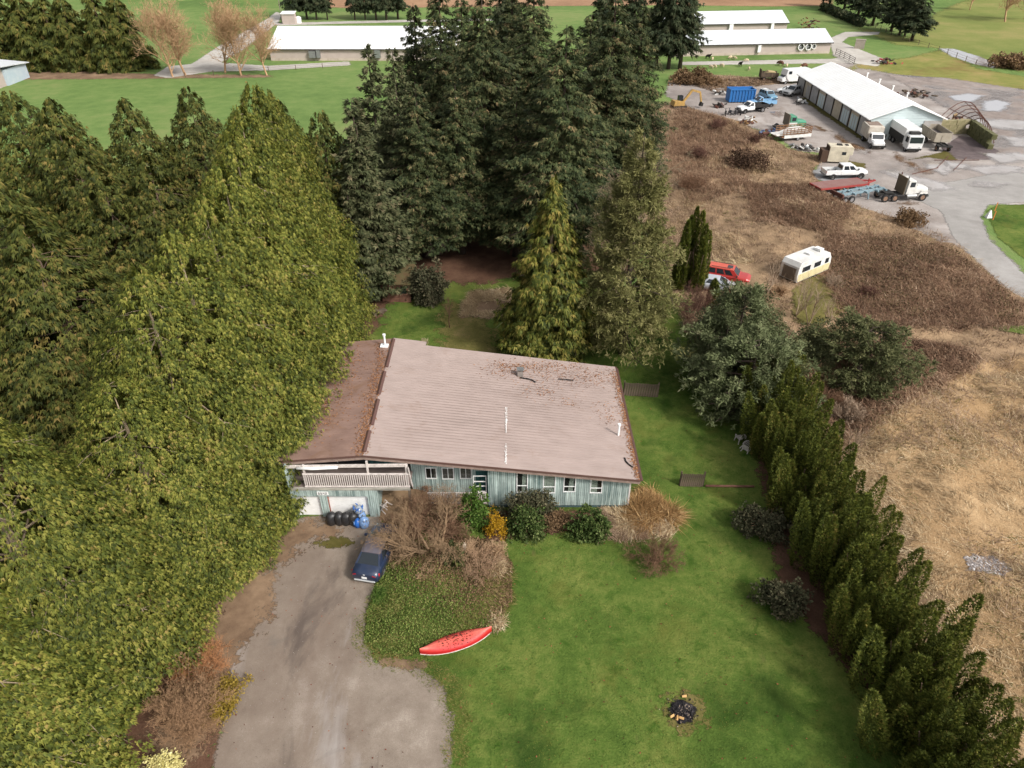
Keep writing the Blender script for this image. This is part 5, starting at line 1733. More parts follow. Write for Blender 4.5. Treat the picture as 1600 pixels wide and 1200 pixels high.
mb = MB(); mb.beam((.9, -.2, 1.6), (2.9, -.2, 4.2), .4, .5); mb.beam((2.9, -.2, 4.2), (5.0, -.2, 3.6), .35, .45); mb.build("boom", M_yel, ex)
mb = MB(); mb.beam((5.0, -.2, 3.6), (5.6, -.2, 1.4), .3, .35); mb.build("arm", M_yel, ex)
mb = MB(); mb.slab([(5.2, .5), (5.9, .4), (6.1, 1.1), (5.5, 1.5)], -.7, .3, .05); mb.build("bucket", M_under, ex)
ex.scale = (.8,) * 3


def bike(label, loc, rz, group=None):
    r = thing("motor_scooter", label, "scooter", loc, rz, group)
    mb = MB(); mb.beam((-.5, 0, .5), (.3, 0, .45), .25, .3); mb.beam((.35, 0, .4), (.55, 0, 1.05), .12); mb.beam((.5, -.3, 1.08), (.5, .3, 1.08), .05); mb.build("body", paint("charcoal_paint", G_(62, 60, 62), .5), r)
    mb = MB(); mb.slab([(-.75, .72), (0, .72), (-.05, .85), (-.7, .9)], -.15, .15, .03); mb.build("seat", M_black, r)
    wheels(r, [(-.6, 0), (.65, 0)], .27, .13)
    return r


for k, (x, y) in enumerate(((1133, 180), (1140, 179), (1148, 179), (1155, 179))):
    bike(["first dark motor scooter from the scrub in the line of four", "second dark motor scooter from the scrub in the line of four", "third dark motor scooter from the scrub in the line of four", "dark motor scooter closest to the white flatbed pickup in the line of four"][k], at(x, y), radians(80 + 15 * (k % 2)), "four motor scooters in a line")


# heaps of scrap
def scrap(label, px, py, w, h, cols, n=26, seed=0):
    r_ = random.Random(seed)
    root = thing("scrap_heap", label, "scrap heap", at(px, py))
    for ci, c in enumerate(cols):
        mb = MB()
        for _ in range(n // len(cols)):
            x, y = r_.gauss(0, w / 3), r_.gauss(0, w / 4)
            z = max(.1, h * (1 - (x * x + y * y) / (w * w)) * r_.random())
            mb.box((x, y, z), (r_.uniform(.2, 1.2), r_.uniform(.1, .6), r_.uniform(.05, .4)), r_.uniform(0, 3), r_.uniform(-.5, .5), r_.uniform(-.5, .5))
        mb.build("scrap", c, root)["kind"] = "stuff"
    return root


scrap("heap of broken timber and a white sheet beside the scooters", 1166, 193, 2.6, 1.4, [paint("splintered_wood", G_(150, 118, 80), .9), M_oldw, M_rust], 30, 1)
scrap("small heap of parts with a white panel behind the blue container's end", 1124, 148, 2.2, .9, [M_oldw, M_trim], 14, 2)
scrap("dark clutter of machine parts at the blue container's near corner", 1126, 168, 2.2, .8, [M_trim, M_rust], 20, 3)
scrap("red and white clutter between the blue container and the small suv", 1190, 153, 1.8, 1.0, [M_redtr, M_oldw, M_trim], 18, 4)
scrap("blue drum and rusty machinery overgrown beside the stake trailer", 1204, 212, 3.0, 1.0, [M_rust, M_trim, paint("blue_drum_paint", G_(74, 92, 124), .6)], 24, 5)
scrap("grey scrap metal strewn before the stake trailer", 1256, 234, 3.2, .7, [M_steel, M_trim, M_oldw], 24, 6)
scrap("motor parts and a white tank against the workshop's far bay", 1253, 162, 2.0, 1.0, [M_oldw, M_trim, M_steel], 18, 7)
scrap("heap of dark timber behind the workshop", 1430, 150, 5.0, 1.2, [M_rust, M_trim, M_wood], 36, 8)
scrap("heap of planks and earth on top of the bunker's rear wall", 1488, 200, 4.0, 2.2, [M_rust, paint("light_timber", G_(160, 136, 100), .9), M_trim], 40, 9)
sq = scrap("brown heap under a frame behind the second barn's gable", 1262, 44, 5.0, 3.0, [paint("hay_brown", G_(150, 118, 80), .95), M_rust, M_trim], 40, 10)
scrap("red implement and dark trailer parked by the mesh gate", 1384, 100, 3.6, 1.4, [M_redtr, M_trim, M_trim, M_rust], 30, 11)
scrap("small jumble of pale pots on the ground beside the shed door", 588, 490, 1.0, .4, [M_wood], 8, 12)
p = at(1342, 76)
mb = MB(); mb.span((-1.2, -.5, 0), (1.2, .5, 2.2)); mb.span((-1.3, -.55, 2.2), (1.3, .55, 2.3))
tag(mb.build("concrete_block", paint("grey_block", G_(160, 150, 138), .9, dirt=.4), None, p, radians(-20)), "upright grey concrete block on the grass beside the barn lane", "block")
wg = thing("farm_wagon", "weathered grey farm wagon standing in the rough grass by the animals", "wagon", at(1200, 125), radians(-4))
mb = MB(); mb.span((-1.9, -1, .7), (1.9, 1, .85))
for s in (-1, 1): mb.span((-1.9, s * 1 - .04, .85), (1.9, s * 1 + .04, 1.7))
mb.span((-1.98, -1, .6), (-1.9, 1, 2.3)); mb.build("bed", M_wood, wg)
mb = MB(); mb.slab([(-1.6, .9), (1.6, .9), (1.2, 1.8), (-.4, 2.0)], -.8, .8, .15); mb.build("load", paint("straw_load", G_(170, 150, 110), .95), wg)
wheels(wg, [(-1.2, -1.1), (-1.2, 1.1), (1.3, -1.1), (1.3, 1.1)], .38, .2, M_rim_r)
# gate and mesh panels by the barn lane
gt2 = thing("field_gate", "grey tubular field gate standing open between the barn and the white workshop", "gate", at(1322, 95), 0)
mb = MB()
P0 = at(1322, 95)
for (a, b) in (((1305, 86), (1318, 92)), ((1318, 92), (1334, 101))):
    A_, B_ = at(*a) - P0, at(*b) - P0
    for z in (.3, .7, 1.1, 1.5): mb.tube(A_ + Vector((0, 0, z)), B_ + Vector((0, 0, z)), .05, n=5)
    for t in (0, .5, 1): mb.tube(A_.lerp(B_, t), A_.lerp(B_, t) + Vector((0, 0, 1.6)), .06, n=5)
mb.build("gate_frame", M_trim, gt2)

# marker stakes on the verge lawn
for px, py, c, lb in ((1554, 330, G_(206, 120, 60), "orange marker stake on the verge lawn farther from the camera"), (1551, 344, G_(206, 120, 60), "orange marker stake next to the white one on the verge lawn")):
    mb = MB(); mb.box((0, 0, .6), (.09, .05, 1.2))
    tag(mb.build("marker_stake", paint("orange_stake" , c, .7), None, at(px, py)), lb, "stake")
mb = MB(); mb.loft([[(-.35, -.3, 0), (.35, -.3, 0), (.35, .3, 0), (-.35, .3, 0)], [(-.06, -.05, 1.0), (.06, -.05, 1.0), (.06, .05, 1.0), (-.06, .05, 1.0)]])
tag(mb.build("marker_cone", M_white, None, at(1544, 340)), "white marker cone at the curb of the verge lawn", "cone")

# ------------------------------------------------------------------ around the house
# canoe lying keel up
kA, kB = at(656, 1018, .25), at(768, 983, .25)
hd = heading(kA, kB)
Lk = (kB - kA).length
can = thing("canoe", "red canoe lying keel up on the grass at the foot of the planted mound", "canoe", (kA + kB) / 2 * 1.0, hd)
can.location.z = .05
m, nt, out = new_mat("red_canoe_hull")
v = coords(nt)
n1 = noise(nt, v, 3.0, 5, .7)
sx = N(nt, 'ShaderNodeSeparateXYZ'); nt.links.new(N(nt, 'ShaderNodeTexCoord').outputs['Object'], sx.inputs[0])
fz = math2(nt, 'ADD', math2(nt, 'MULTIPLY', sx.outputs[2], 1.9), math2(nt, 'MULTIPLY', n1, .35))
bsdf(nt, out, ramp(nt, fz, [(.45, G_(166, 24, 26)), (.75, G_(190, 52, 48)), (.98, G_(210, 108, 94))]), .5, 0, .4)
rings = []
for k in range(25):
    t = -1 + 2 * k / 24
    w = .50 * (1 - abs(t) ** 2.3) + .015
    hgt = .38 + .10 * abs(t) ** 3
    x = t * Lk / 2
    rings.append([(x, w * cos(a) * (1 if True else 1), hgt * (sin(a) ** .75 if sin(a) > 0 else 0)) for a in [pi * j / 12 for j in range(13)]])
mb = MB(); mb.loft(rings, caps=False, closed=False); mb.build("hull", m, can, smooth=True, fix=False)
mb = MB()
for s in (1, -1):
    pts = [(t * Lk / 2, s * (.50 * (1 - abs(t) ** 2.3) + .03), .01) for t in [-1 + 2 * k / 24 for k in range(25)]]
    for a, b in zip(pts, pts[1:]): mb.tube(a, b, .022, n=5, caps=False)
mb.build("gunwale", M_offwhite, can)
mb = MB()
for k in range(3, 22):
    t0, t1 = -1 + 2 * k / 24, -1 + 2 * (k + 1) / 24
    mb.beam((t0 * Lk / 2, 0, .39 + .10 * abs(t0) ** 3), (t1 * Lk / 2, 0, .39 + .10 * abs(t1) ** 3), .03, .03)
mb.build("keel", m, can)
V, T, tint = [], [], []
for _ in range(210):
    t, a = np.clip(rng.normal(0.05, .3), -.8, .8), rng.uniform(.5, 2.6)
    w = .50 * (1 - abs(t) ** 2.3)
    x, y, z = t * Lk / 2, w * cos(a), .38 * sin(a) ** .75 + .012
    s_ = rng.uniform(.025, .07); th = rng.random() * 6
    b0 = len(V)
    for dx, dy in ((-1, 0), (0, -.6), (1, 0), (0, .6)):
        V.append((x + s_ * (dx * cos(th) - dy * sin(th)), y + s_ * (dx * sin(th) + dy * cos(th)), z + .01 * dy))
    T.append((b0, b0 + 1, b0 + 2)); T.append((b0, b0 + 2, b0 + 3)); tint += [rng.random()] * 4
M_leaflit = leaf_mat("dead_leaf", [(.1, G_(70, 30, 26)), (.6, G_(108, 52, 40)), (.95, G_(150, 90, 66))], .9, 0, 0)
o = link("fallen_leaves", np_mesh("fallen_leaves", V, T, M_leaflit, tint), can); o["kind"] = "stuff"

# fire pit
fp = at(1066, 1112)
patch("ash_bed", [(fp.x + .62 * cos(a) * (1 + .15 * sin(3 * a)), fp.y + .66 * sin(a)) for a in [2 * pi * k / 20 for k in range(20)]], .05, .05, M_ash, .35, lambda P, sd: .03 * np.clip(sd / .5, 0, 1) * (1 + vnoise(P, 7, 9)))
patch("scorched_ring", [(fp.x + .1 + 1.05 * cos(a), fp.y + .05 + 1.0 * sin(a)) for a in [2 * pi * k / 20 for k in range(20)]], .1, .044, M_moss2, 1.0)
M_char = paint("charred_wood", (.012, .011, .012, 1), .9, dirt=.2)
M_split = paint("split_firewood", G_(196, 156, 104), .8, dirt=.2)
for k, (px, py, rz) in enumerate(((1050, 1119, .5), (1058, 1122, 1.2), (1065, 1122, -.4), (1069, 1088, .1))):
    mb = MB(); mb.loft([[(-.12, -.06, 0), (-.12, .07, 0), (-.12, 0, .12)], [(.12, -.06, 0), (.12, .07, 0), (.12, .01, .11)]])
    o = mb.build("firewood", M_split, None, at(px, py, .16) if k < 3 else at(px, py, .08), rz)
    tag(o, ["pale split log at the outer end of the three in the fire pit", "orange split log in the middle of three in the fire pit", "short pale log at the inner end of three in the fire pit", "single pale wood chunk on the far rim of the fire pit"][k], "firewood")
for k in range(16):
    a, r_ = R.random() * 6.28, R.uniform(.1, .62)
    mb = MB(); L = R.uniform(.07, .2)
    mb.tube((-L, 0, 0), (L, 0, R.uniform(0, .03)), R.uniform(.015, .04), R.uniform(.012, .03), n=6)
    tag(mb.build("charred_stick", M_char, None, (fp.x + r_ * cos(a), fp.y + r_ * sin(a), .12), R.random() * 3), "charred stick among the ashes of the fire pit", "charred stick", "charred sticks in the fire pit")
n_ = 520
A_, Q_ = rng.random(n_) * 6.28, np.abs(rng.normal(0, .42, n_))
V_ = np.column_stack([fp.x + Q_ * np.cos(A_), fp.y + Q_ * np.sin(A_), np.full(n_, .085)])
V_ = V_[:, None] + np.array([(1, 0, 0), (0, 1, 0), (-1, 0, 0), (0, -1, 0), (0, 0, .9)])[None] * rng.uniform(.012, .05, n_)[:, None, None]
T_ = (np.arange(n_)[:, None, None] * 5 + np.array([(0, 1, 4), (1, 2, 4), (2, 3, 4), (3, 0, 4)])[None]).reshape(-1, 3)
o = link("ash_and_cinders", np_mesh("ash_and_cinders", V_.reshape(-1, 3), T_, leaf_mat("cinder", [(.0, G_(16, 15, 18)), (.6, G_(44, 40, 44)), (.85, G_(96, 88, 86)), (1, G_(170, 150, 130))], .9, 0, 0), np.repeat(rng.random(n_), 5)))
o["kind"] = "stuff"

# black bags and bottle bags before the garage door
def bag_mesh(name, mat, w, h, seed, flat=.75):
    r_ = random.Random(seed)
    mb = MB()
    n, rows = 14, 9
    ph = [r_.random() * 6 for _ in range(4)]
    rings = []
    for k in range(rows):
        t = k / (rows - 1)
        rad = w / 2 * (0.86 + .14 * sin(pi * min(1, t * 1.3))) * (1 if t < flat else sqrt(max(.02, 1 - ((t - flat) / (1 - flat)) ** 2)) )
        ring = []
        for i in range(n):
            a = 2 * pi * i / n
            q = rad * (1 + .05 * sin(3 * a + ph[0] + 2 * t) + .04 * sin(5 * a + ph[1] - 3 * t) + .03 * r_.uniform(-1, 1))
            ring.append((q * cos(a), q * sin(a), h * t + .015 * sin(2 * a + ph[2])))
        rings.append(ring)
    mb.loft(rings)
    return mb


M_bag = paint("black_bag_plastic", (.016, .016, .018, 1), .42, dirt=.15, spec=.5)
lbl = ["black bag nearest the garage's middle pillar", "second black bag from the garage's middle pillar", "third black bag from the garage's middle pillar", "brownish black bag touching the blue bottle bags"]
for k, (px, py) in enumerate(((521, 811), (533, 811), (544, 810), (555, 809))):
    p = at(px, py)
    bg = thing("garbage_bag", lbl[k] + " standing before the white door", "bag", (p.x, 33.35, .02), R.random() * 6, "black bags before the garage door")
    bag_mesh("bag", M_bag, .74, .88, k).build("bag", M_bag, bg, smooth=True)
    mb = MB(); mb.tube((0, 0, .82), (.03, .02, .93), .07, .03, n=7); mb.build("tie", M_bag, bg)
M_bb = [paint("blue_bag_plastic", G_(34, 92, 170), .3, dirt=.1), paint("mixed_bottle_bag", G_(126, 156, 196), .25, dirt=.6, scale=9, dirt_col=G_(40, 90, 170)), paint("clear_bag_plastic", G_(150, 158, 168), .2, dirt=.5, scale=8, dirt_col=G_(70, 84, 92))]
for k, (px, py, z, mi, w, h, lb) in enumerate(((562, 812, .02, 0, .62, .6, "plain blue bag on the ground beside the black bags"), (572, 812, .02, 1, .72, .8, "blue and white bag stuffed with bottles at the foot of the pile"), (567, 805, .02, 1, .6, .75, "bottle bag leaning on the white garage door behind the blue bag"), (566, 800, .78, 2, .62, .5, "clear bag of grey bottles on top of the pile"))):
    p = at(px, py)
    y = (33.1, 33.05, 33.65, 33.6)[k]
    x = at(px, py).x
    bg = thing("recycling_bag", lb, "bag", (x, y, z), k, "bottle bags before the garage door")
    bag_mesh("bag", M_bb[mi], w, h, 20 + k, .45).build("bag", M_bb[mi], bg, smooth=True)
    mb = MB()
    for j in range(16):
        a, zz = R.random() * 6.28, R.uniform(.2, .8) * h
        rr = w / 2 * .86
        mb.tube((rr * cos(a), rr * sin(a), zz), (rr * cos(a) + R.uniform(-.1, .1), rr * sin(a) + R.uniform(-.1, .1), zz + .14), .045, .03, n=6)
    mb.build("bottle", M_bb[(mi + 1) % 3], bg)


def chair(label, loc, rz, mat, tilt=0.0):
    r = thing("garden_chair", label, "chair", loc, rz)
    r.rotation_euler = (tilt, 0, rz)
    mb = MB(); mb.span((-.25, -.25, .40), (.25, .25, .44)); mb.build("seat", mat, r)
    mb = MB()
    pts = [(.26 * cos(a), .25 + .06, .44 + .48 * max(0, sin(a)) ** .8) for a in [pi * k / 12 for k in range(13)]]
    for a, b in zip(pts, pts[1:]): mb.tube(a, b, .03, n=5)
    for x in (-.15, -.05, .05, .15): mb.beam((x, .28, .44), (x * .8, .31, .86), .05, .02)
    mb.build("backrest", mat, r)
    for sx in (-1, 1):
        for sy in (-1, 1):
            mb = MB(); mb.beam((sx * .22, sy * .22, .40), (sx * .27, sy * .27, 0), .05); mb.build("leg", mat, r)
        mb = MB(); mb.beam((sx * .27, -.25, .62), (sx * .27, .28, .64), .05, .03); mb.beam((sx * .27, -.24, .42), (sx * .27, -.24, .62), .04); mb.build("armrest", mat, r)
    return r


M_tan = paint("tan_plastic", G_(150, 140, 104), .6, dirt=.3)
chair("tan plastic garden chair on the back lawn just beyond the roof edge", at(664, 541, 0) + Vector((0, .2, .01)), radians(180), M_tan)
chair("dirty white plastic chair tipped over on the soil beside the garage corner", (-8.15, 34.1, .45), radians(60), M_offwhite, radians(-70))
chair("white plastic chair standing at the shaded edge of the side lawn", at(1155, 690), radians(200), M_offwhite)
chair("white plastic chair lying tipped nearer the columnar hedge", at(1161, 706, .2), radians(140), M_offwhite, radians(75))
p = at(1090, 528)
lt = thing("wooden_trellis", "pale wooden trellis leaning by the bare reddish shrub beyond the side lawn", "trellis", p, radians(70))
for x in (-.5, .5):
    mb = MB(); mb.box((x, 0, .95), (.07, .05, 1.9)); mb.build("post", M_offwhite, lt)
for k in range(5):
    mb = MB(); mb.box((0, .03, .3 + k * .38), (1.0, .03, .05)); mb.build("rail", M_offwhite, lt)


def board_fence(label, p0, p1, h, n):
    root = thing("board_fence", label, "fence", p0)
    d = p1 - p0
    ang = atan2(d.y, d.x)
    root.rotation_euler = (0, 0, ang)
    L = d.length
    w = L / n
    mb = MB(); mb.box((0, 0, 0), (w - .025, .025, h))
    me = mb.mesh("board", M_wood)
    for i in range(n):
        link("board", me, root, ((i + .5) * w, R.uniform(-.008, .008), h / 2 + R.uniform(0, .05)), 0)
    for z in (.3, h - .25):
        mb = MB(); mb.box((L / 2, .045, z), (L, .05, .09)); mb.build("rail", M_wood, root)
    for x in (0, L):
        mb = MB(); mb.box((x, .09, h / 2 + .08), (.1, .1, h + .16)); mb.build("post", M_wood, root)
    return root


board_fence("dark board fence panel beside the rear corner of the roof", at(974, 618), at(1027, 621), 1.25, 14)
board_fence("low dark board fence panel behind the golden shrub on the side lawn", at(1062, 760), at(1098, 761), 1.15, 12)
mb = MB(); mb.beam((0, 0, .12), tuple(at(1178, 762) - at(1102, 761) + Vector((0, 0, .12))), .12, .1)
tag(mb.build("timber_edging", M_redw, None, at(1102, 761)), "low reddish timber lying from the board fence to the hedge", "edging timber")

# odds and ends
tp = thing("old_tyre", "old black tyre lying under the cedar skirt beside the driveway", "tyre", at(379, 873, .12), 0)
ty, ri = wheel_meshes(.34, .22, M_rim)
o = link("tyre", ty, tp); o.rotation_euler = (pi / 2, 0, 0)
o = link("rim", ri, tp); o.rotation_euler = (pi / 2, 0, 0)
mb = MB(); mb.tube((0, 0, 0), (0, 0, 1.35), .05, .04, n=6)
mb.box((0, -.03, 1.1), (.2, .12, .26))
tag(mb.build("garden_post", paint("pale_post", G_(176, 160, 140), .9, dirt=.3), None, at(727, 872, .5), 0), "pale wooden post with a small box on top of the mound", "post")

# ------------------------------------------------------------------ vegetation
def unit(v): return v / np.maximum(np.linalg.norm(v, axis=-1, keepdims=True), 1e-9)


def frond_mesh(P, D, U, L, W, bend, r_, lobes=True):
    """Leafy sprays: base P, direction D, face normal about U, length L, half width W, drooping by bend."""
    n = len(P)
    D = unit(D)
    Sd = unit(np.cross(D, U))
    Nn = np.cross(Sd, D)
    L = L[:, None]; W = W[:, None]
    jit = lambda a: 1 + r_.uniform(-a, a, (n, 1))

    def pt(s, w):
        q = P + D * (L * s) + Sd * (W * w)
        q = q - Nn * (L * .10 * abs(w))
        q[:, 2] -= (bend * (L * s * s))[:, 0] if np.ndim(bend) == 0 else (bend[:, None] * L * s * s)[:, 0]
        return q
    if lobes:
        V = np.stack([P, pt(.45, -1.0) * 1, pt(.52, -.35), pt(1.0, r_.uniform(-.3, .3)), pt(.50, .35), pt(.40, 1.0)], 1)
        V[:, 1] += r_.normal(0, .12, (n, 3)) * W
        V[:, 5] += r_.normal(0, .12, (n, 3)) * W
        F = np.array([(0, 2, 1), (0, 3, 2), (0, 4, 3), (0, 5, 4)])
        k = 6
    else:
        V = np.stack([P, pt(.5, -1.0), pt(1.0, 0), pt(.5, 1.0)], 1)
        F = np.array([(0, 2, 1), (0, 3, 2)])
        k = 4
    T = (np.arange(n)[:, None, None] * k + F[None]).reshape(-1, 3)
    return V.reshape(-1, 3), T, k


def spray_mesh(P, D, U, L, W, bend, r_):
    """Feathery spray: three slim leaflets fanning from one point, drooping by bend."""
    n = len(P)
    D = unit(D)
    Sd = unit(np.cross(D, U))
    V = []
    for a in (-.48, 0.0, .48):
        aa = a + r_.normal(0, .22, (n, 1))
        d = D * np.cos(aa) + Sd * np.sin(aa)
        d = d + r_.normal(0, .14, (n, 3))
        q = Sd * np.cos(aa) - D * np.sin(aa)
        l = (L * (1.0 if a == 0 else .78))[:, None]
        w = W[:, None]
        mid = P + d * l * .18
        tip = P + d * l
        tip[:, 2] -= bend * L * .8
        V += [mid - q * w, mid + q * w, tip]
    V = np.stack(V, 1)
    F = np.array([(0, 1, 2), (3, 4, 5), (6, 7, 8)])
    T = (np.arange(n)[:, None, None] * 9 + F[None]).reshape(-1, 3)
    return V.reshape(-1, 3), T, 9


def rot_h(phi): return np.stack([np.cos(phi), np.sin(phi), np.zeros_like(phi)], 1)


def conifer(name, mat, seed, H, z0, Rf, nb, nf, fl, fw, rise, droop, hang, spread, s0=.35, len_var=.3, tint0=(.25, .75), tip_up=0.0, bend=.35, flat=.12, gaps=0.0, lean=0.0, topw=.10, lumpy=1.0):
    """Crown of a conifer: branches round a trunk, each a fan of sprays. Returns the mesh and the branch axes."""
    r_ = np.random.default_rng(seed)
    # branch heights with density following the crown's girth
    zs = np.linspace(z0, H * .985, 400)
    pdf = np.array([Rf((z - z0) / (H - z0)) for z in zs]) + topw * Rf(.3)
    cdf = np.cumsum(pdf); cdf /= cdf[-1]
    z = np.interp((np.arange(nb) + r_.random(nb)) / nb, cdf, zs)
    r_.shuffle(z)
    phi = np.arange(nb) * 2.39996 + r_.uniform(-.4, .4, nb)
    t = (z - z0) / (H - z0)
    RR = np.array([Rf(q) for q in t])
    lump = 1 + lumpy * (.12 * np.sin(phi * 2 + z * .9 + seed) + .10 * np.sin(phi * 5 - z * 1.7 + 2 * seed))
    L = RR * lump * r_.uniform(1 - len_var, 1 + len_var * .45, nb)
    L = np.maximum(L, .25)
    if gaps > 0:
        keep = r_.random(nb) > gaps * (1 - t)
        z, phi, L, t = z[keep], phi[keep], L[keep], t[keep]
        nb = len(z)
    rad = rot_h(phi)
    side = rot_h(phi + pi / 2)
    k = int(nf * 1.7)
    wgt = np.maximum(.25, L / L.max())
    cnt = np.maximum(4, (k * wgt).astype(int))
    bi = np.repeat(np.arange(nb), cnt)
    m = len(bi)
    s = s0 + (1.04 - s0) * r_.random(m) ** .75
    Lb = L[bi]
    lat = r_.uniform(-1, 1, m) * spread * Lb * (1.05 - s * .75) * np.minimum(1, s * 1.6)
    zz = z[bi] + rise * Lb * s - droop * Lb * s * s + tip_up * Lb * np.maximum(0, s - .6) ** 2 * 3 + r_.normal(0, flat, m) * (.5 + .5 * s)
    zz = zz - .25 * np.abs(lat)
    P = rad[bi] * (Lb * s)[:, None] + side[bi] * lat[:, None]
    P[:, 2] = np.maximum(zz, .15)
    P[:, 0] += lean * P[:, 2]
    side_w = np.clip(lat / np.maximum(spread * Lb, .05), -1, 1)
    D = rad[bi] * .95 + side[bi] * (side_w * .6 + r_.normal(0, .25, m))[:, None]
    D[:, 2] += -hang + r_.normal(0, .28, m)
    U = np.tile(np.array([[0, 0, 1.0]]), (m, 1)) + r_.normal(0, .35, (m, 3))
    sz = r_.uniform(.65, 1.25, m)
    V, T, kk = spray_mesh(P, D, U, fl * sz, fw * sz, bend, r_)
    tb = r_.normal(0, .10, nb)
    tint = np.clip(r_.uniform(tint0[0], tint0[1], m) + tb[bi], 0, 1)
    me = np_mesh(name, V, T, mat, np.repeat(tint, kk))
    axes = [(z[i], rad[i], L[i]) for i in range(nb)]
    return me, axes


def trunk_mesh(name, mat, H, r0, axes, n_limbs, rise, droop, seed, reach=.9, twig=0.02, lean=0.0):
    """Tapered trunk and the thicker limbs in one part."""
    r_ = random.Random(seed)
    mb = MB()
    pts = [Vector((0, 0, 0)), Vector((r_.uniform(-.08, .08), r_.uniform(-.08, .08), H * .4)), Vector((0, 0, H * .8)), Vector((0, 0, H * .99))]
    for p in pts: p.x += lean * p.z
    rr = [r0, r0 * .68, r0 * .28, r0 * .06]
    for i in range(3): mb.tube(pts[i], pts[i + 1], rr[i], rr[i + 1], 9, caps=(i == 0))
    for z, rad, L in r_.sample(axes, min(n_limbs, len(axes))):
        d = Vector(rad)
        prev = Vector((lean * z, 0, z))
        q = [prev]
        for s in (.45, .8, reach):
            q.append(Vector((lean * z, 0, 0)) + d * (L * s) + Vector((0, 0, z + rise * L * s - droop * L * s * s)))
        w = max(.02, min(.09, L * .014))
        for i in range(3): mb.tube(q[i], q[i + 1], w * (1 - .3 * i), w * (.7 - .3 * i) + twig * .3, 4, caps=False)
        if r_.random() < .7:
            for sg in (-1, 1):
                tip = q[2] + (d + Vector((-d.y, d.x, 0)) * sg * .9).normalized() * L * .28 - Vector((0, 0, .1 * L))
                mb.tube(q[2], tip, w * .45, twig * .3, 3, caps=False)
    return mb.mesh(name, mat, smooth=True, fix=False)


def place_tree(name, label, loc, crown, trunk, s=1.0, sz=None, rz=None, group=None, cat="tree", crown_name="crown"):
    r = thing(name, label, cat, loc, R.random() * 6.28 if rz is None else rz, group)
    r.scale = (s, s, sz or s)
    link(crown_name, crown, r)
    if trunk is not None: link("trunk", trunk, r)
    return r


def tree_base(px, py, h):
    """Ground point under a tree top of height h seen at this pixel."""
    p = at(px, py, h)
    return Vector((p.x, p.y, 0))


M_bark = paint("cedar_bark", G_(112, 92, 76), .95, dirt=.4, scale=2)
M_limb = paint("pale_dead_limb", G_(158, 140, 116), .9, dirt=.3)
M_firbark = paint("fir_bark", G_(72, 60, 52), .95, dirt=.4)
M_cedar = leaf_mat("cedar_foliage", [(.0, G_(54, 63, 25)), (.3, G_(86, 96, 37)), (.6, G_(118, 121, 50)), (.85, G_(146, 142, 66)), (1, G_(154, 133, 78))], .65, .30, .18)
M_cedar_d = leaf_mat("dark_cedar_foliage", [(.0, G_(46, 54, 24)), (.35, G_(70, 78, 32)), (.7, G_(98, 98, 44)), (1, G_(130, 110, 62))], .7, .25, .2)
M_fir = leaf_mat("fir_foliage", [(.0, G_(42, 52, 31)), (.4, G_(64, 74, 44)), (.7, G_(90, 92, 58)), (1, G_(134, 114, 82))], .7, .15, .3)
M_bfir = leaf_mat("blue_fir_foliage", [(.0, G_(54, 60, 38)), (.4, G_(80, 86, 56)), (.8, G_(108, 108, 76)), (1, G_(132, 120, 92))], .7, .15, .2)
M_pine = leaf_mat("pine_foliage", [(.0, G_(78, 80, 44)), (.4, G_(108, 107, 62)), (.8, G_(136, 131, 84)), (1, G_(154, 142, 104))], .7, .2, .1)
M_cedar2 = leaf_mat("lone_cedar_foliage", [(.0, G_(54, 64, 26)), (.35, G_(84, 92, 36)), (.7, G_(118, 118, 50)), (1, G_(146, 130, 68))], .65, .25, .1)
M_arb = leaf_mat("arborvitae_foliage", [(.0, G_(56, 66, 24)), (.4, G_(86, 94, 36)), (.75, G_(112, 116, 48)), (1, G_(136, 118, 64))], .7, .2, .15)
M_far = leaf_mat("far_conifer_foliage", [(.0, G_(38, 48, 34)), (.5, G_(60, 70, 46)), (1, G_(86, 84, 60))], .8, .15, .2)

# big western cedars along the drive
cone = lambda r0, p, top=.0: (lambda t: r0 * max(0.0, (1 - t)) ** p + top)
skirt = lambda r0: (lambda t: r0 * (min(1.0, .80 + t * 2.0)) * max(0.0, 1 - t ** 1.55) ** .85 + .32 * (1 - t) ** .5 * t)
CED = []
for sd in range(2):
    cm, ax = conifer("cedar_crown", M_cedar, 100 + sd, 18.0, .5, skirt(7.6), 2050, 46, .225, .035, .10, .30, .75, .20, s0=.68, len_var=.11, tint0=(.05, .85), tip_up=.25, flat=.18, topw=.32, lumpy=.6)
    tm = trunk_mesh("cedar_trunk", M_limb, 16.4, .45, ax, 70, .12, .26, sd, reach=1.0, twig=.02)
    CED.append((cm, tm))
CEDD = []
for sd in range(2):
    cm, ax = conifer("cedar_crown", M_cedar_d, 120 + sd, 18.0, .5, skirt(6.8), 900, 40, .36, .058, .10, .34, .8, .28, s0=.6, len_var=.16, tint0=(.05, .85), tip_up=.2, flat=.18, topw=.25, lumpy=.7)
    tm = trunk_mesh("cedar_trunk", M_bark, 15.6, .4, ax, 50, .12, .3, sd, reach=.98, twig=.03)
    CEDD.append((cm, tm))

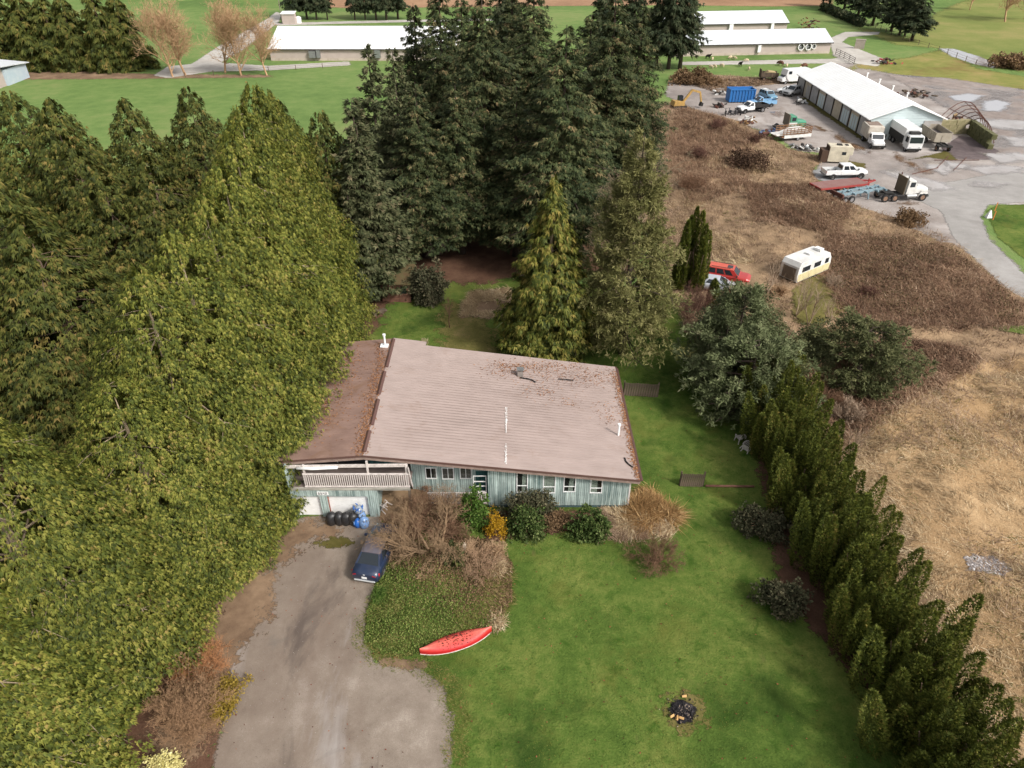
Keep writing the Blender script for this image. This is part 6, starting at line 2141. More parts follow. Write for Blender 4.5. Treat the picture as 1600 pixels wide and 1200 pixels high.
GC = "big cedars in the row along the drive"
rowc = [  # base x, base y, height, girth, label
    (-25.0, 16.5, 16.0, 1.02, "huge yellow green cedar at the bottom corner of the view beside the driveway mouth"),
    (-23.8, 23.6, 17.0, .94, "cedar second from the driveway mouth, crossed by long pale bare twigs"),
    (-20.9, 30.4, 13.6, .82, "cedar third from the driveway mouth, hiding the far garage door"),
    (-20.6, 35.6, 17.4, .96, "cedar fourth from the driveway mouth, just before the front corner of the darker roof slope"),
    (-19.9, 39.4, 18.2, 1.03, "cedar fifth from the driveway mouth, touching the front corner of the darker roof slope"),
    (-19.5, 43.4, 18.7, 1.02, "cedar sixth from the driveway mouth, spreading over the darker roof slope"),
    (-19.6, 47.6, 19.3, 1.02, "cedar seventh from the driveway mouth, level with the rear edge of the roof"),
    (-20.0, 51.8, 20.2, 1.0, "cedar eighth from the driveway mouth, just beyond the rear roof corner"),
    (-20.8, 56.4, 21.0, .98, "cedar ninth from the driveway mouth, bordering the back lawn"),
    (-21.2, 61.4, 21.6, .96, "tallest cedar at the crest of the drive row"),
    (-22.0, 67.0, 20.0, .86, "last cedar of the drive row before the grey green firs"),
    (-30.2, 23.5, 17.0, 1.0, "cedar behind the second of the drive row with its yellow top at the view's edge"),
]
for i, (x, y, h, g, lb) in enumerate(rowc):
    cm, tm = CED[i % 2]
    place_tree("cedar_tree", lb, (x, y, 0), cm, tm, g, h / 18.0, group=GC)
GD = "darker cedars behind the drive row"
for i, (ax_, ay_, h, g, lb) in enumerate([
    (10, 138, 19.5, 1.15, "dark olive cedar cut by the picture edge before the green field"),
    (72, 150, 19.5, 1.1, "dark olive cedar with the bare twiggy top before the green field"),
    (105, 215, 17.5, 1.0, "shorter dark cedar below the twiggy topped one at the field edge"),
    (-60, 240, 18, 1.2, "dark cedar mostly outside the frame behind the drive row"),
    (30, 330, 16.5, 1.2, "dark shaded cedar filling the gap behind the drive row"),
    (190, 150, 18.0, .95, "olive cedar with a rounded top standing alone against the green field"),
    (290, 132, 18.5, .95, "olive cedar with a slim top next to the tallest drive cedar"),
    (150, 260, 16, 1.1, "dark cedar in the hollow between the two cedar rows"),
    (225, 235, 17, 1.0, "dark cedar just behind the middle of the drive row"),
    (430, 152, 18.5, .9, "olive cedar at the far end of the drive row against the field"),
    (498, 170, 17.5, .9, "olive cedar bordering the field beside the grey green firs"),
]):
    cm, tm = CEDD[i % 2]
    b = tree_base(ax_, ay_, h)
    place_tree("cedar_tree", lb, b, cm, tm, g, h / 18.0, group=GD)

# firs of the grove
firR = lambda t: 5.7 * max(0, 1 - t) ** .78 * (.72 + .28 * min(1, t * 4)) + .1
FIR = []
for sd in range(2):
    cm, ax = conifer("fir_crown", M_fir, 200 + sd, 25.0, 3.6, firR, 680, 60, .39, .055, .10, .32, .22, .34, s0=.26, len_var=.42, tint0=(.1, .8), bend=.45, flat=.10, tip_up=.2, gaps=.15)
    tm = trunk_mesh("fir_trunk", M_firbark, 25.0, .45, ax, 130, .10, .28, sd, reach=.95, twig=.03)
    FIR.append((cm, tm))
BFIR = []
for sd in range(2):
    cm, ax = conifer("fir_crown", M_bfir, 230 + sd, 14.0, .6, lambda t: 3.6 * max(0, 1 - t) ** .8 + .08, 360, 50, .42, .075, .18, .22, .05, .34, s0=.25, len_var=.35, tint0=(.1, .85), bend=.2, flat=.08, tip_up=.3)
    tm = trunk_mesh("fir_trunk", M_firbark, 14.0, .28, ax, 60, .18, .2, sd, reach=.95)
    BFIR.append((cm, tm))
GF = "tall dark firs of the grove"
for i, (ax_, ay_, h, g, lb) in enumerate([
    (684, -30, 26.0, 1.12, "tall dark fir with a browner top at the grove's field side"),
    (645, 2, 23.5, 1.0, "dark fir behind the brown topped one near the white barn roof"),
    (752, -24, 26.5, 1.2, "tallest deep green fir in the middle of the grove"),
    (835, -40, 25.5, 1.1, "dark fir behind the middle of the grove"),
    (886, 34, 24.5, 1.25, "fir with rusty brown branch tips in the grove behind the lone cedar"),
    (964, -20, 25.5, 1.2, "dark fir on the yard side of the grove with long low branches"),
    (1006, 4, 23.5, 1.0, "slim dark fir at the yard side end of the grove"),
    (925, 20, 22.0, 1.35, "dark fir at the back of the grove behind the rusty tipped one"),
    (720, -5, 22.0, 1.35, "dark fir at the back of the grove toward the white barn"),
    (800, -15, 22.0, 1.4, "dark fir hidden at the very back of the grove"),
    (("b", 722, 396), 0, 18.5, .95, "lower dark fir standing in front of the brown topped fir"),
    (("b", 806, 400), 0, 18.5, .9, "lower dark fir in shade before the tallest fir"),
    (("b", 668, 402), 0, 19.0, .9, "dark fir whose skirt shades the small red brown shed"),
]):
    cm, tm = FIR[i % 2]
    place_tree("fir_tree", lb, at(ax_[1], ax_[2]) if isinstance(ax_, tuple) else tree_base(ax_, ay_, h), cm, tm, g, h / 25.0, group=GF)
GB = "grey green firs beside the grove"
for i, (ax_, ay_, h, g, lb) in enumerate([
    (573, 64, 21.0, 1.15, "grey green fir with the pointed top before the white barn roof"),
    (612, 70, 21.5, 1.2, "broad grey green fir next to the pointed one"),
    (548, 150, 19.0, 1.25, "brownish grey green fir at the edge of the green field"),
    (556, 190, 17.0, 1.2, "grey green fir below the brownish one at the field edge"),
    (540, 285, 12.0, .72, "small grey green fir leaning out over the back lawn from the cedar row"),
]):
    cm, tm = BFIR[i % 2]
    place_tree("fir_tree", lb, tree_base(ax_, ay_, h), cm, tm, g, h / 14.0, group=GB)
# lone cedar and pine by the rear roof edge
cm, ax = conifer("cedar_crown", M_cedar2, 301, 16.3, .2, lambda t: 4.7 * max(0, 1 - t) ** .85 * min(1, .7 + t * 2.2) + .08, 700, 56, .42, .065, .10, .36, .8, .28, s0=.38, len_var=.38, tint0=(.05, .95), tip_up=.3, flat=.12)
tm = trunk_mesh("cedar_trunk", M_limb, 16.3, .35, ax, 60, .1, .32, 5, reach=.9)
place_tree("cedar_tree", "lone yellow tipped cedar standing just behind the rear roof edge", (3.25, 54.6, 0), cm, tm)


def pine_crown(name, mat, seed, H, z0, Rf, nb, tufts, ndl, tl, tw, whorl=.9, tint0=(.2, .8)):
    """Pine: clumps of needles gathered at the ends of upswept boughs."""
    r_ = np.random.default_rng(seed)
    zs = np.linspace(z0, H * .97, 300)
    pdf = np.array([Rf((q - z0) / (H - z0)) for q in zs]) + .2
    cdf = np.cumsum(pdf); cdf /= cdf[-1]
    z = np.interp(r_.random(nb), cdf, zs)
    phi = r_.random(nb) * 2 * pi
    L = np.array([Rf((q - z0) / (H - z0)) for q in z]) * r_.uniform(.6, 1.1, nb) * (1 + .22 * np.sin(2 * phi + seed) + .18 * np.sin(3 * phi + 1.3 * z + seed))
    rad, side = rot_h(phi), rot_h(phi + pi / 2)
    bi = np.repeat(np.arange(nb), tufts)
    m = len(bi)
    s = .4 + .62 * r_.random(m) ** .7
    P = rad[bi] * (L[bi] * s)[:, None] + side[bi] * (r_.normal(0, .16, m) * L[bi])[:, None]
    P[:, 2] = z[bi] + .12 * L[bi] * s + r_.normal(0, .18, m)
    ti = np.repeat(np.arange(m), ndl)
    n = len(ti)
    D = rad[bi][ti] * .6 + r_.normal(0, .65, (n, 3))
    D[:, 2] += .5
    Pn = P[ti] + r_.normal(0, tl * .25, (n, 3))
    U = np.tile(np.array([[0, 0, 1.0]]), (n, 1)) + r_.normal(0, .5, (n, 3))
    sz = r_.uniform(.6, 1.2, n)
    V, T, kk = frond_mesh(Pn, D, U, tl * sz, tw * sz, .15, r_, lobes=False)
    tint = np.clip(r_.uniform(*tint0, m)[ti] + r_.normal(0, .08, n), 0, 1)
    axes = [(z[i], rad[i], L[i]) for i in range(nb)]
    return np_mesh(name, V, T, mat, np.repeat(tint, kk)), axes


cm, ax = pine_crown("pine_crown", M_pine, 311, 20.0, 1.6, lambda t: 6.0 * max(0, 1 - t) ** .85 * min(1, .65 + 1.5 * t) + .18, 300, 13, 14, .40, .045)
tm = trunk_mesh("pine_trunk", M_firbark, 19.6, .34, ax, 110, .05, 0, 6, reach=.95)
place_tree("pine_tree", "yellow green pine with soft drooping boughs next to the rear roof corner", (9.9, 54.2, 0), cm, tm, 1.02, 1.0)
for k, (px, py, h, g, lb) in enumerate(((1168, 452, 8.2, 1.1, "blue green pine behind the columnar hedge top with the fallen pale limb"), (1190, 520, 7.6, 1.15, "dense blue green pine at the head of the columnar hedge"), (1140, 500, 6.2, .95, "dark blue green pine at the side lawn's far end"), (1368, 498, 6.6, 1.1, "dark green pine standing alone in the brown scrub"), (1225, 560, 5.2, .8, "small olive pine between the hedge head and the bare saplings"))):
    cm, ax = pine_crown("pine_crown", leaf_mat("blue_pine_foliage", [(.0, G_(60, 68, 42)), (.4, G_(86, 94, 60)), (.8, G_(116, 122, 86)), (1, G_(144, 140, 106))] if k < 3 else [(.0, G_(56, 62, 36)), (.5, G_(84, 88, 54)), (1, G_(120, 118, 80))], .7, .15, .1), 320 + k, 7.5, .3, lambda t: 4.0 * max(0, 1 - t) ** .5 * min(1, .55 + 2 * t) + .3, 130, 11, 15, .34, .045)
    tm = trunk_mesh("pine_trunk", M_firbark, 7.0, .2, ax, 50, .05, 0, k, reach=.9)
    place_tree("pine_tree", lb, tree_base(px, py, h), cm, tm, g, h / 7.5)


# arborvitae: bundles of upright spires
def spires(name, mat, seed, H, n_sp, rad, spread, nfr, fl=.26, fw=.085):
    r_ = np.random.default_rng(seed)
    Vs, Ts, tn, off = [], [], [], 0
    for k in range(n_sp):
        a = 2.39996 * k + r_.uniform(-.3, .3)
        d = spread * 1.1 * sqrt(k / max(1, n_sp - 1)) * r_.uniform(.85, 1.1)
        hh = H * (1 if k == 0 else r_.uniform(.62, .98))
        rr = rad * r_.uniform(.85, 1.15)
        bx, by = d * cos(a), d * sin(a)
        tilt = .10 * d
        m = int(nfr * hh / H)
        t = r_.random(m) ** 1.15
        ph = r_.random(m) * 2 * pi
        prof = rr * np.minimum(1, .75 + t * 1.2) * np.maximum(0, 1 - t ** 2.4) ** .7 * (1 + .13 * np.sin(4 * ph + 9 * t + k) + .1 * np.sin(7 * ph - 15 * t))
        q = rot_h(ph)
        P = q * (prof * r_.uniform(.72, 1.0, m))[:, None]
        P[:, 2] = .1 + t * hh * .985
        P[:, 0] += bx + tilt * cos(a) * P[:, 2]
        P[:, 1] += by + tilt * sin(a) * P[:, 2]
        D = q * .75 + np.array([[0, 0, .75]]) + r_.normal(0, .28, (m, 3))
        U = q + r_.normal(0, .5, (m, 3))
        sz = r_.uniform(.7, 1.3, m)
        V, T, kk = frond_mesh(P, D, np.cross(U, D) * .6 + U * .4, fl * sz, fw * sz, 0.05, r_)
        Vs.append(V); Ts.append(T + off); off += len(V)
        tn.append(np.repeat(np.clip(r_.uniform(.1, .8, m) + r_.normal(0, .06) + .12 * np.sin(3 * ph + 6 * t), 0, 1), kk))
    return np_mesh(name, np.concatenate(Vs), np.concatenate(Ts), mat, np.concatenate(tn))


ARB = [spires("arborvitae_crown", M_arb, 400 + k, 5.4, 13, .53, 1.62, 1900, .17, .050) for k in range(3)]
mb = MB()
for k in range(5): mb.tube((.2 * cos(k), .2 * sin(k), 0), (1.0 * cos(k * 1.3), 1.0 * sin(k * 1.3), 3.2), .07, .03, n=5)
arb_tr = mb.mesh("arborvitae_trunk", M_bark)
ordn = ["first", "second", "third", "fourth", "fifth", "sixth", "seventh", "eighth", "ninth", "tenth", "eleventh", "twelfth", "thirteenth", "fourteenth", "fifteenth", "sixteenth", "seventeenth", "eighteenth", "nineteenth", "twentieth"]
hy = 45.2
k = 0
while hy > 11.5:
    x = 19.9 + .5 * sin(k * 2.1) + max(0, (22 - hy)) * .05
    hh = 5.4 + .5 * sin(k * 1.7) - (.4 if k % 4 == 2 else 0)
    s = 1.12 + .10 * sin(k * 3.3)
    place_tree("arborvitae", f"{ordn[k]} columnar cedar in the lawn hedge counting from the blue green pines", (x, hy, 0), ARB[k % 3], arb_tr, s, hh / 5.2, k * 1.3, "columnar cedars of the lawn hedge", "hedge tree")
    hy -= 2.05 if k % 3 else 1.8
    k += 1
for k, (px, py, h, lb) in enumerate(((1076, 346, 7.4, "columnar cedar nearest the pine in the trio by the red suv"), (1090, 326, 8.2, "tallest columnar cedar of the trio by the red suv"), (1104, 352, 7.2, "columnar cedar beside the red suv in the trio"), (1118, 436, 3.6, "short columnar cedar sapling before the silver car"))):
    place_tree("arborvitae", lb, tree_base(px, py, h), spires("arborvitae_crown", M_arb, 420 + k, 5.2, 3, .55, .4, 1900), arb_tr, .95 if k < 3 else .7, h / 5.2, k, cat="hedge tree")


# broadleaf shrubs
def shrub(name, mat, seed, rx, ry, rz_, n_cl, n_lf, lf, cl=.28, base=.15, flat_leaf=False):
    r_ = np.random.default_rng(seed)
    ph, u = r_.random(n_cl) * 2 * pi, r_.random(n_cl) ** .8
    th = np.arcsin(u)
    sh = r_.uniform(.45, 1.0, n_cl) * (1 + .20 * np.sin(2 * ph + seed) + .16 * np.sin(3 * ph - 1.7 * seed + 3 * u) + .12 * np.sin(7 * u * 3 + 5 * ph))
    C = np.stack([rx * np.cos(ph) * np.cos(th), ry * np.sin(ph) * np.cos(th), rz_ * np.sin(th)], 1) * sh[:, None]
    C[:, 2] += base
    i = np.repeat(np.arange(n_cl), n_lf)
    n = len(i)
    D = unit(r_.normal(0, 1, (n, 3)) + np.array([[0, 0, .55]]))
    P = C[i] + D * cl * r_.uniform(.2, 1, (n, 1))
    P[:, 2] = np.maximum(P[:, 2], .05)
    D2 = unit(D + r_.normal(0, .5, (n, 3)))
    U = unit(D + r_.normal(0, .4, (n, 3)))
    sz = r_.uniform(.5, 1.35, n)
    V, T, kk = frond_mesh(P, D2, U, lf * sz, lf * .38 * sz, .15, r_, lobes=False)
    tint = np.clip(r_.uniform(.1, .9, n) * .7 + r_.random(n_cl)[i] * .35, 0, 1)
    return np_mesh(name, V, T, mat, np.repeat(tint, kk))


def stems_mesh(name, mat, seed, n, rx, h, w=.02):
    r_ = random.Random(seed)
    mb = MB()
    for _ in range(n):
        a, q = r_.random() * 6.28, r_.uniform(.3, 1)
        mid = Vector((rx * .35 * q * cos(a), rx * .35 * q * sin(a), h * .5))
        end = Vector((rx * q * cos(a), rx * q * sin(a), h * r_.uniform(.7, 1)))
        b = Vector((r_.uniform(-.12, .12), r_.uniform(-.12, .12), 0))
        mb.tube(b, mid, w * 1.6, w, 4, False); mb.tube(mid, end, w, w * .4, 4, False)
    return mb.mesh(name, mat, fix=False)


M_rhodo = leaf_mat("rhododendron_leaf", [(.0, G_(36, 50, 22)), (.4, G_(58, 76, 32)), (.8, G_(92, 104, 56)), (1, G_(130, 136, 90))], .75, .15, .15)
M_rhodo_d = leaf_mat("dark_rhododendron_leaf", [(.0, G_(52, 54, 38)), (.5, G_(76, 76, 54)), (1, G_(108, 98, 76))], .8, .1, .15)
M_laurel = leaf_mat("laurel_leaf", [(.0, G_(44, 68, 24)), (.5, G_(74, 102, 36)), (1, G_(118, 136, 70))], .7, .2, .1)
M_forsy = leaf_mat("forsythia_blossom", [(.0, G_(120, 96, 30)), (.5, G_(176, 134, 26)), (1, G_(196, 156, 44))], .7, .2, .1)
M_brownl = leaf_mat("brown_leaf", [(.0, G_(84, 66, 46)), (.5, G_(120, 96, 70)), (1, G_(150, 122, 92))], .8, .2, .15)
M_fern = leaf_mat("fern_leaf", [(.0, G_(34, 44, 20)), (.5, G_(58, 66, 30)), (1, G_(90, 90, 48))], .7, .2, .1)
M_twig = paint("pale_twig", G_(156, 126, 100), .9, dirt=.3)
M_twig_b = paint("brown_twig", G_(120, 90, 68), .9, dirt=.3)
M_twig_r = paint("reddish_twig", G_(104, 72, 60), .9, dirt=.3)
M_twig_g = paint("straw_twig", G_(182, 150, 108), .9, dirt=.2)


def bush(label, px, py, mat, rx, ry, h, n_cl, n_lf, lf, seed, cl=.28, z=0.0, name="shrub", rz=0.0, stem=M_twig_b):
    r = thing(name, label, "shrub", at(px, py, z), rz)
    link("foliage", shrub("shrub_foliage", mat, seed, rx, ry, h, n_cl, n_lf, lf, cl), r)
    link("stem", stems_mesh("shrub_stem", stem, seed, 14, rx * .8, h), r)
    return r


bush("round dark green evergreen bush beside the small red brown shed", 668, 470, M_rhodo_d, 1.9, 1.9, 3.4, 260, 40, .22, 1, .34)
bush("compact green rhododendron against the front wall under the last window", 922, 836, M_rhodo, 1.15, 1.05, 1.7, 150, 34, .17, 2, .24)
bush("tall light green laurel climbing beside the entry landing", 740, 822, M_laurel, 1.0, .9, 2.9, 170, 34, .16, 3, .24)
bush("golden yellow forsythia in bloom between the laurel and the rhododendrons", 776, 836, M_forsy, .85, .7, 1.5, 120, 20, .09, 4, .26)
bush("large dull green rhododendron below the second bedroom window", 822, 832, M_rhodo, 1.6, 1.0, 1.7, 190, 32, .16, 5, .26)
bush("sprawling dark vine tangled shrub reaching the first bedroom window", 828, 806, M_rhodo_d, 2.0, .7, 2.0, 200, 26, .14, 6, .3)
bush("reddish brown low shrub between the two rhododendrons", 872, 824, M_brownl, 1.0, .8, 1.1, 120, 26, .10, 7, .26)
bush("dark rhododendron at the hedge foot beside the lawn", 1222, 948, M_rhodo_d, 1.35, 1.35, 1.5, 170, 34, .17, 8, .26)
bush("dark low rhododendron under the hedge where the timber edging ends", 1190, 828, M_rhodo_d, 1.8, 1.5, 1.3, 200, 32, .17, 9, .26)
bush("dark fern like palm tuft at the top of the planted mound", 709, 876, M_fern, .7, .7, .8, 70, 24, .30, 10, .25, .5)
bush("brown leafy shrub with orange tips beside the driveway mouth", 300, 1105, M_brownl, 2.2, 1.9, 2.1, 90, 24, .13, 11, .4)
bush("olive gold low shrub hanging over the gravel below the cedars", 352, 1098, M_forsy if False else leaf_mat("olive_leaf", [(.0, G_(96, 84, 30)), (.5, G_(136, 116, 44)), (1, G_(160, 134, 60))], .7, .2, .1), 1.1, 1.3, 1.0, 120, 28, .11, 12, .28)
bush("pale yellow flowering bush cut by the bottom edge of the view", 262, 1203, leaf_mat("pale_blossom", [(.0, G_(160, 150, 84)), (.6, G_(214, 204, 140)), (1, G_(232, 224, 176))], .7, .2, .1), .8, .6, 1.0, 90, 24, .10, 13, .2)
bush("dull green bramble mound at the road's corner", 1418, 352, M_brownl, 1.9, 1.6, 1.9, 150, 26, .2, 14, .35)
bush("dark thicket at the edge of the grey pond", 1590, 106, M_brownl, 6, 4, 2.6, 220, 26, .5, 15, .7)
bush("dark bramble clump in the straw scrub before the stake trailer", 1170, 262, leaf_mat("dark_bramble", [(.0, G_(60, 44, 36)), (.5, G_(88, 68, 54)), (1, G_(120, 98, 76))], .8, .1, .1), 3.6, 3.0, 2.0, 220, 26, .26, 16, .5)
bush("dark bramble thicket under the firs at the yard's back corner", 1085, 130, M_brownl, 6.5, 4, 2.4, 240, 26, .4, 17, .6)


# bare twiggy trees and shrubs
def tube_np(segs, n=4):
    """Open tapered tubes for many segments (p0, p1, r0, r1)."""
    A = np.array([s[0] for s in segs]); B = np.array([s[1] for s in segs])
    r0 = np.array([s[2] for s in segs]); r1 = np.array([s[3] for s in segs])
    d = unit(B - A)
    ref = np.where(np.abs(d[:, 2:3]) < .9, np.array([[0, 0, 1.0]]), np.array([[1.0, 0, 0]]))
    u = unit(np.cross(d, ref)); w = np.cross(d, u)
    an = 2 * pi * np.arange(n) / n
    off = u[:, None] * np.cos(an)[None, :, None] + w[:, None] * np.sin(an)[None, :, None]
    V = np.concatenate([A[:, None] + off * r0[:, None, None], B[:, None] + off * r1[:, None, None]], 1)
    i = np.arange(n); j = (i + 1) % n
    F = np.stack([i, j, n + j, n + i], 1)
    T = (np.arange(len(A))[:, None, None] * 2 * n + F[None]).reshape(-1, 4)
    return V.reshape(-1, 3), T


def bare(name, mat, seed, H, r0, levels=4, kids_=(5, 5, 5, 4), ang=.6, trunk=.35, up=.25, ratio=.62, wob=.12, multi=1, spread0=.25, rmin=.006):
    r_ = random.Random(seed)
    segs = []

    def grow(p, d, L, r, lv):
        q = p
        steps = 3 if lv < levels - 1 else (2 if lv < levels else 1)
        nodes = []
        for k in range(steps):
            d = (d + Vector((r_.gauss(0, wob), r_.gauss(0, wob), r_.gauss(0, wob) + up * .12))).normalized()
            e = q + d * (L / steps)
            ra, rb = r * (1 - .6 * k / steps), r * (1 - .6 * (k + 1) / steps)
            segs.append((tuple(q), tuple(e), ra, rb, lv))
            q = e
            nodes.append((e, d, rb))
        if lv >= levels: return
        for c in range(kids_[min(lv, len(kids_) - 1)]):
            t = r_.random()
            if lv == 0: t = trunk + (1 - trunk) * t
            k = min(steps - 1, int(t * steps))
            base = nodes[k][0] if r_.random() < .5 else nodes[k][0] - nodes[k][1] * (L / steps) * r_.random()
            a = r_.random() * 2 * pi
            o = nodes[k][1].orthogonal().normalized()
            o.rotate(Matrix.Rotation(a, 3, nodes[k][1]))
            nd = (nodes[k][1] * cos(ang) + o * sin(ang) * r_.uniform(.7, 1.3) + Vector((0, 0, up * .3))).normalized()
            grow(base, nd, L * ratio * r_.uniform(.7, 1.15) * (1 if lv else (1.15 - t * .5)), max(rmin, nodes[k][2] * .6), lv + 1)

    for m_ in range(multi):
        d0 = Vector((r_.gauss(0, spread0), r_.gauss(0, spread0), 1)).normalized() if multi > 1 else Vector((0, 0, 1))
        grow(Vector((r_.uniform(-.1, .1) * (multi > 1), r_.uniform(-.1, .1) * (multi > 1), 0)), d0, H * (.62 if multi == 1 else .5), r0, 0)
    thick = [q for q in segs if q[4] < levels - 1]
    thin = [q for q in segs if q[4] >= levels - 1]
    V, T = tube_np(thick, 4)
    T = np.concatenate([T[:, [0, 1, 2]], T[:, [0, 2, 3]]])
    if thin:      # the finest twigs are slivers
        A = np.array([q[0] for q in thin]); B = np.array([q[1] for q in thin])
        w = np.array([q[2] for q in thin])[:, None] * 1.25
        rr = np.random.default_rng(seed)
        sd = unit(np.cross(B - A, rr.normal(0, 1, A.shape))) * w
        V2 = np.stack([A - sd, A + sd, B], 1)
        T2 = np.arange(len(A) * 3).reshape(-1, 3) + len(V)
        V, T = np.concatenate([V, V2.reshape(-1, 3)]), np.concatenate([T, T2])
    return np_mesh(name, V, T, mat)


def bare_tree(name, label, loc, me, s=1.0, rz=0.0, group=None, cat="tree"):
    r = thing(name, label, cat, loc, rz, group)
    r.scale = (s,) * 3
    link("branch", me, r)
    return r


M_barefar = paint("bare_tree_bark", G_(176, 142, 108), .95, dirt=.3)
BARE = [bare("bare_branch", M_barefar, 500 + k, 15, .26, 4, (20, 8, 6, 5), .75, .16, .5, .60, rmin=.022) for k in range(3)]
for k, (px, py, s, lb) in enumerate(((270, 120, 1.0, "bare tree beside the dark cedars at the field lane"), (290, 118, 1.02, "bare tree second from the dark cedars at the field lane"), (352, 114, .98, "bare tree with a forked low trunk in the middle of the lane row"), (377, 118, 1.05, "bare tree second from the white barn in the lane row"), (417, 118, .92, "round bare tree standing before the corner of the white barn"))):
    bare_tree("bare_tree", lb, at(px, py), BARE[k % 3], s, k * 1.9, "bare trees along the field lane")
g = bare("bare_branch", paint("grey_dead_twig", G_(128, 112, 90), .95, dirt=.3), 520, 20.0, .25, 4, (34, 8, 7, 6), .85, .2, .3, .40, rmin=.014)
bare_tree("bare_tree", "tall grey brown leafless tree behind the yellow green pine", tree_base(985, 182, 18.0), g)
M_sap = paint("pale_sapling_bark", G_(168, 146, 124), .9, dirt=.3)
for k, (px, py, H, lb) in enumerate(((1240, 500, 7.5, "slender bare sapling rising in front of the camper trailer"), (1262, 512, 6.5, "bare sapling leaning over the grass clearing by the camper"), (1290, 520, 5.5, "bare purple twigged sapling at the edge of the bramble slope"), (1315, 712, 5.0, "pale bare sapling behind the columnar hedge"), (1195, 470, 6.0, "bare sapling with a bent pale stem among the blue green pines"))):
    bare_tree("bare_tree", lb, at(px, py), bare("bare_branch", M_sap, 530 + k, H, .06, 3, (9, 5, 4), .45, .2, .5, .5, multi=3, spread0=.22), 1, k)
M_cherry = paint("lichen_bark", G_(142, 116, 88), .9, dirt=.4)
bare_tree("bare_tree", "low spreading bare tree with lichen grey limbs over the blue sedan", at(676, 866, .35), bare("bare_branch", M_cherry, 541, 6.0, .11, 4, (9, 7, 6, 5), .7, .1, .10, .56, multi=7, spread0=1.15), 1, 0)
bare_tree("bare_shrub", "brown bare shrub arching over the bonnet of the blue sedan", at(648, 826), bare("bare_branch", M_twig_b, 548, 3.0, .03, 4, (8, 7, 6, 4), .7, .05, .15, .58, multi=9, spread0=.8), 1, 2, cat="shrub")
bare_tree("bare_shrub", "tangled brown bare shrub crowding the entry landing", at(690, 815), bare("bare_branch", M_twig_b, 542, 4.2, .05, 4, (8, 6, 6, 5), .7, .1, .2, .55, multi=6, spread0=.6), 1, 1, cat="shrub")
bare_tree("bare_shrub", "pale twiggy bare shrub on the lawn side of the mound", at(755, 900, .3), bare("bare_branch", M_twig, 543, 2.6, .03, 3, (8, 7, 6), .8, .05, .1, .55, multi=8, spread0=.7), 1, 2, cat="shrub")
bare_tree("bare_shrub", "twiggy olive brown bare shrub alone on the side lawn", at(1028, 878), bare("bare_branch", M_twig_b, 544, 3.0, .03, 4, (8, 6, 6, 4), .7, .05, .2, .55, multi=10, spread0=.6), 1.0, 3, cat="shrub")
bare_tree("bare_shrub", "reddish bare shrub beside the columnar cedar trio", at(1075, 500), bare("bare_branch", M_twig_r, 545, 4.6, .03, 4, (7, 6, 6, 4), .55, .05, .4, .55, multi=10, spread0=.45), 1.0, 4, cat="shrub")
bare_tree("bare_tree", "small bare tree standing in the shaded back lawn", at(703, 512), bare("bare_branch", M_twig_r, 546, 4.2, .05, 3, (10, 6, 5), .5, .35, .4, .5), 1.0, 5)
bare_tree("bare_shrub", "large orange brown bare shrub at the driveway mouth under the cedars", at(305, 1120), bare("bare_branch", paint("rust_twig", G_(148, 116, 86), .9), 549, 3.6, .03, 4, (9, 7, 6, 4), .75, .05, .15, .58, multi=11, spread0=.8), 1.0, 1, cat="shrub")
bare_tree("bare_shrub", "orange brown dead tangle beside the driveway mouth shrub", at(318, 1050), bare("bare_branch", paint("orange_twig", G_(168, 118, 78), .9), 547, 3.0, .03, 4, (8, 6, 6, 4), .7, .05, .2, .58, multi=9, spread0=.6), 1.0, 5, cat="shrub")
for k, (px, py, s) in enumerate(((1515, 16, .8), (1570, 34, 1.1), (1600, 30, 1.0))):
    bare_tree("bare_tree", ["bare tree standing at the far end of the meadow", "broad bare tree by the dark hedge beyond the meadow", "bare tree cut by the picture edge beyond the meadow"][k], at(px, py), BARE[k % 3], s, k)


# grasses: arching blades
def blades(name, mat, base, dirs, L, w, arch, tint, r_):
    n = len(base)
    d = unit(dirs)
    sd = unit(np.cross(d, np.array([[0, 0, 1.0]])) + 1e-6)
    L = L[:, None]
    p1 = base + d * L * .45 + np.array([[0, 0, 1.0]]) * L * .10 * 0
    p2 = base + d * L * .95
    p2[:, 2] -= (arch * L[:, 0] * .75)
    p1[:, 2] -= (arch * L[:, 0] * .15)
    p2[:, 2] = np.maximum(p2[:, 2], base[:, 2] + .02)
    W = (sd * w[:, None])
    V = np.stack([base - W * 1.3, base + W * 1.3, p1, p1 * .9 + base * .1 - W * 1.1, p1 * .9 + base * .1 + W * 1.1, p2], 1)
    F = np.array([(0, 1, 2), (3, 4, 5)])
    T = (np.arange(n)[:, None, None] * 6 + F[None]).reshape(-1, 3)
    return np_mesh(name, V.reshape(-1, 3), T, mat, np.repeat(tint, 6))


def inside(poly, n, r_):
    poly = np.asarray(poly, float)
    lo, hi = poly.min(0), poly.max(0)
    out = []
    c = 0
    while c < n:
        P = r_.uniform(lo, hi, (n * 2, 2))
        P = P[poly_sd(P, poly) > 0]
        out.append(P); c += len(P)
    return np.concatenate(out)[:n]


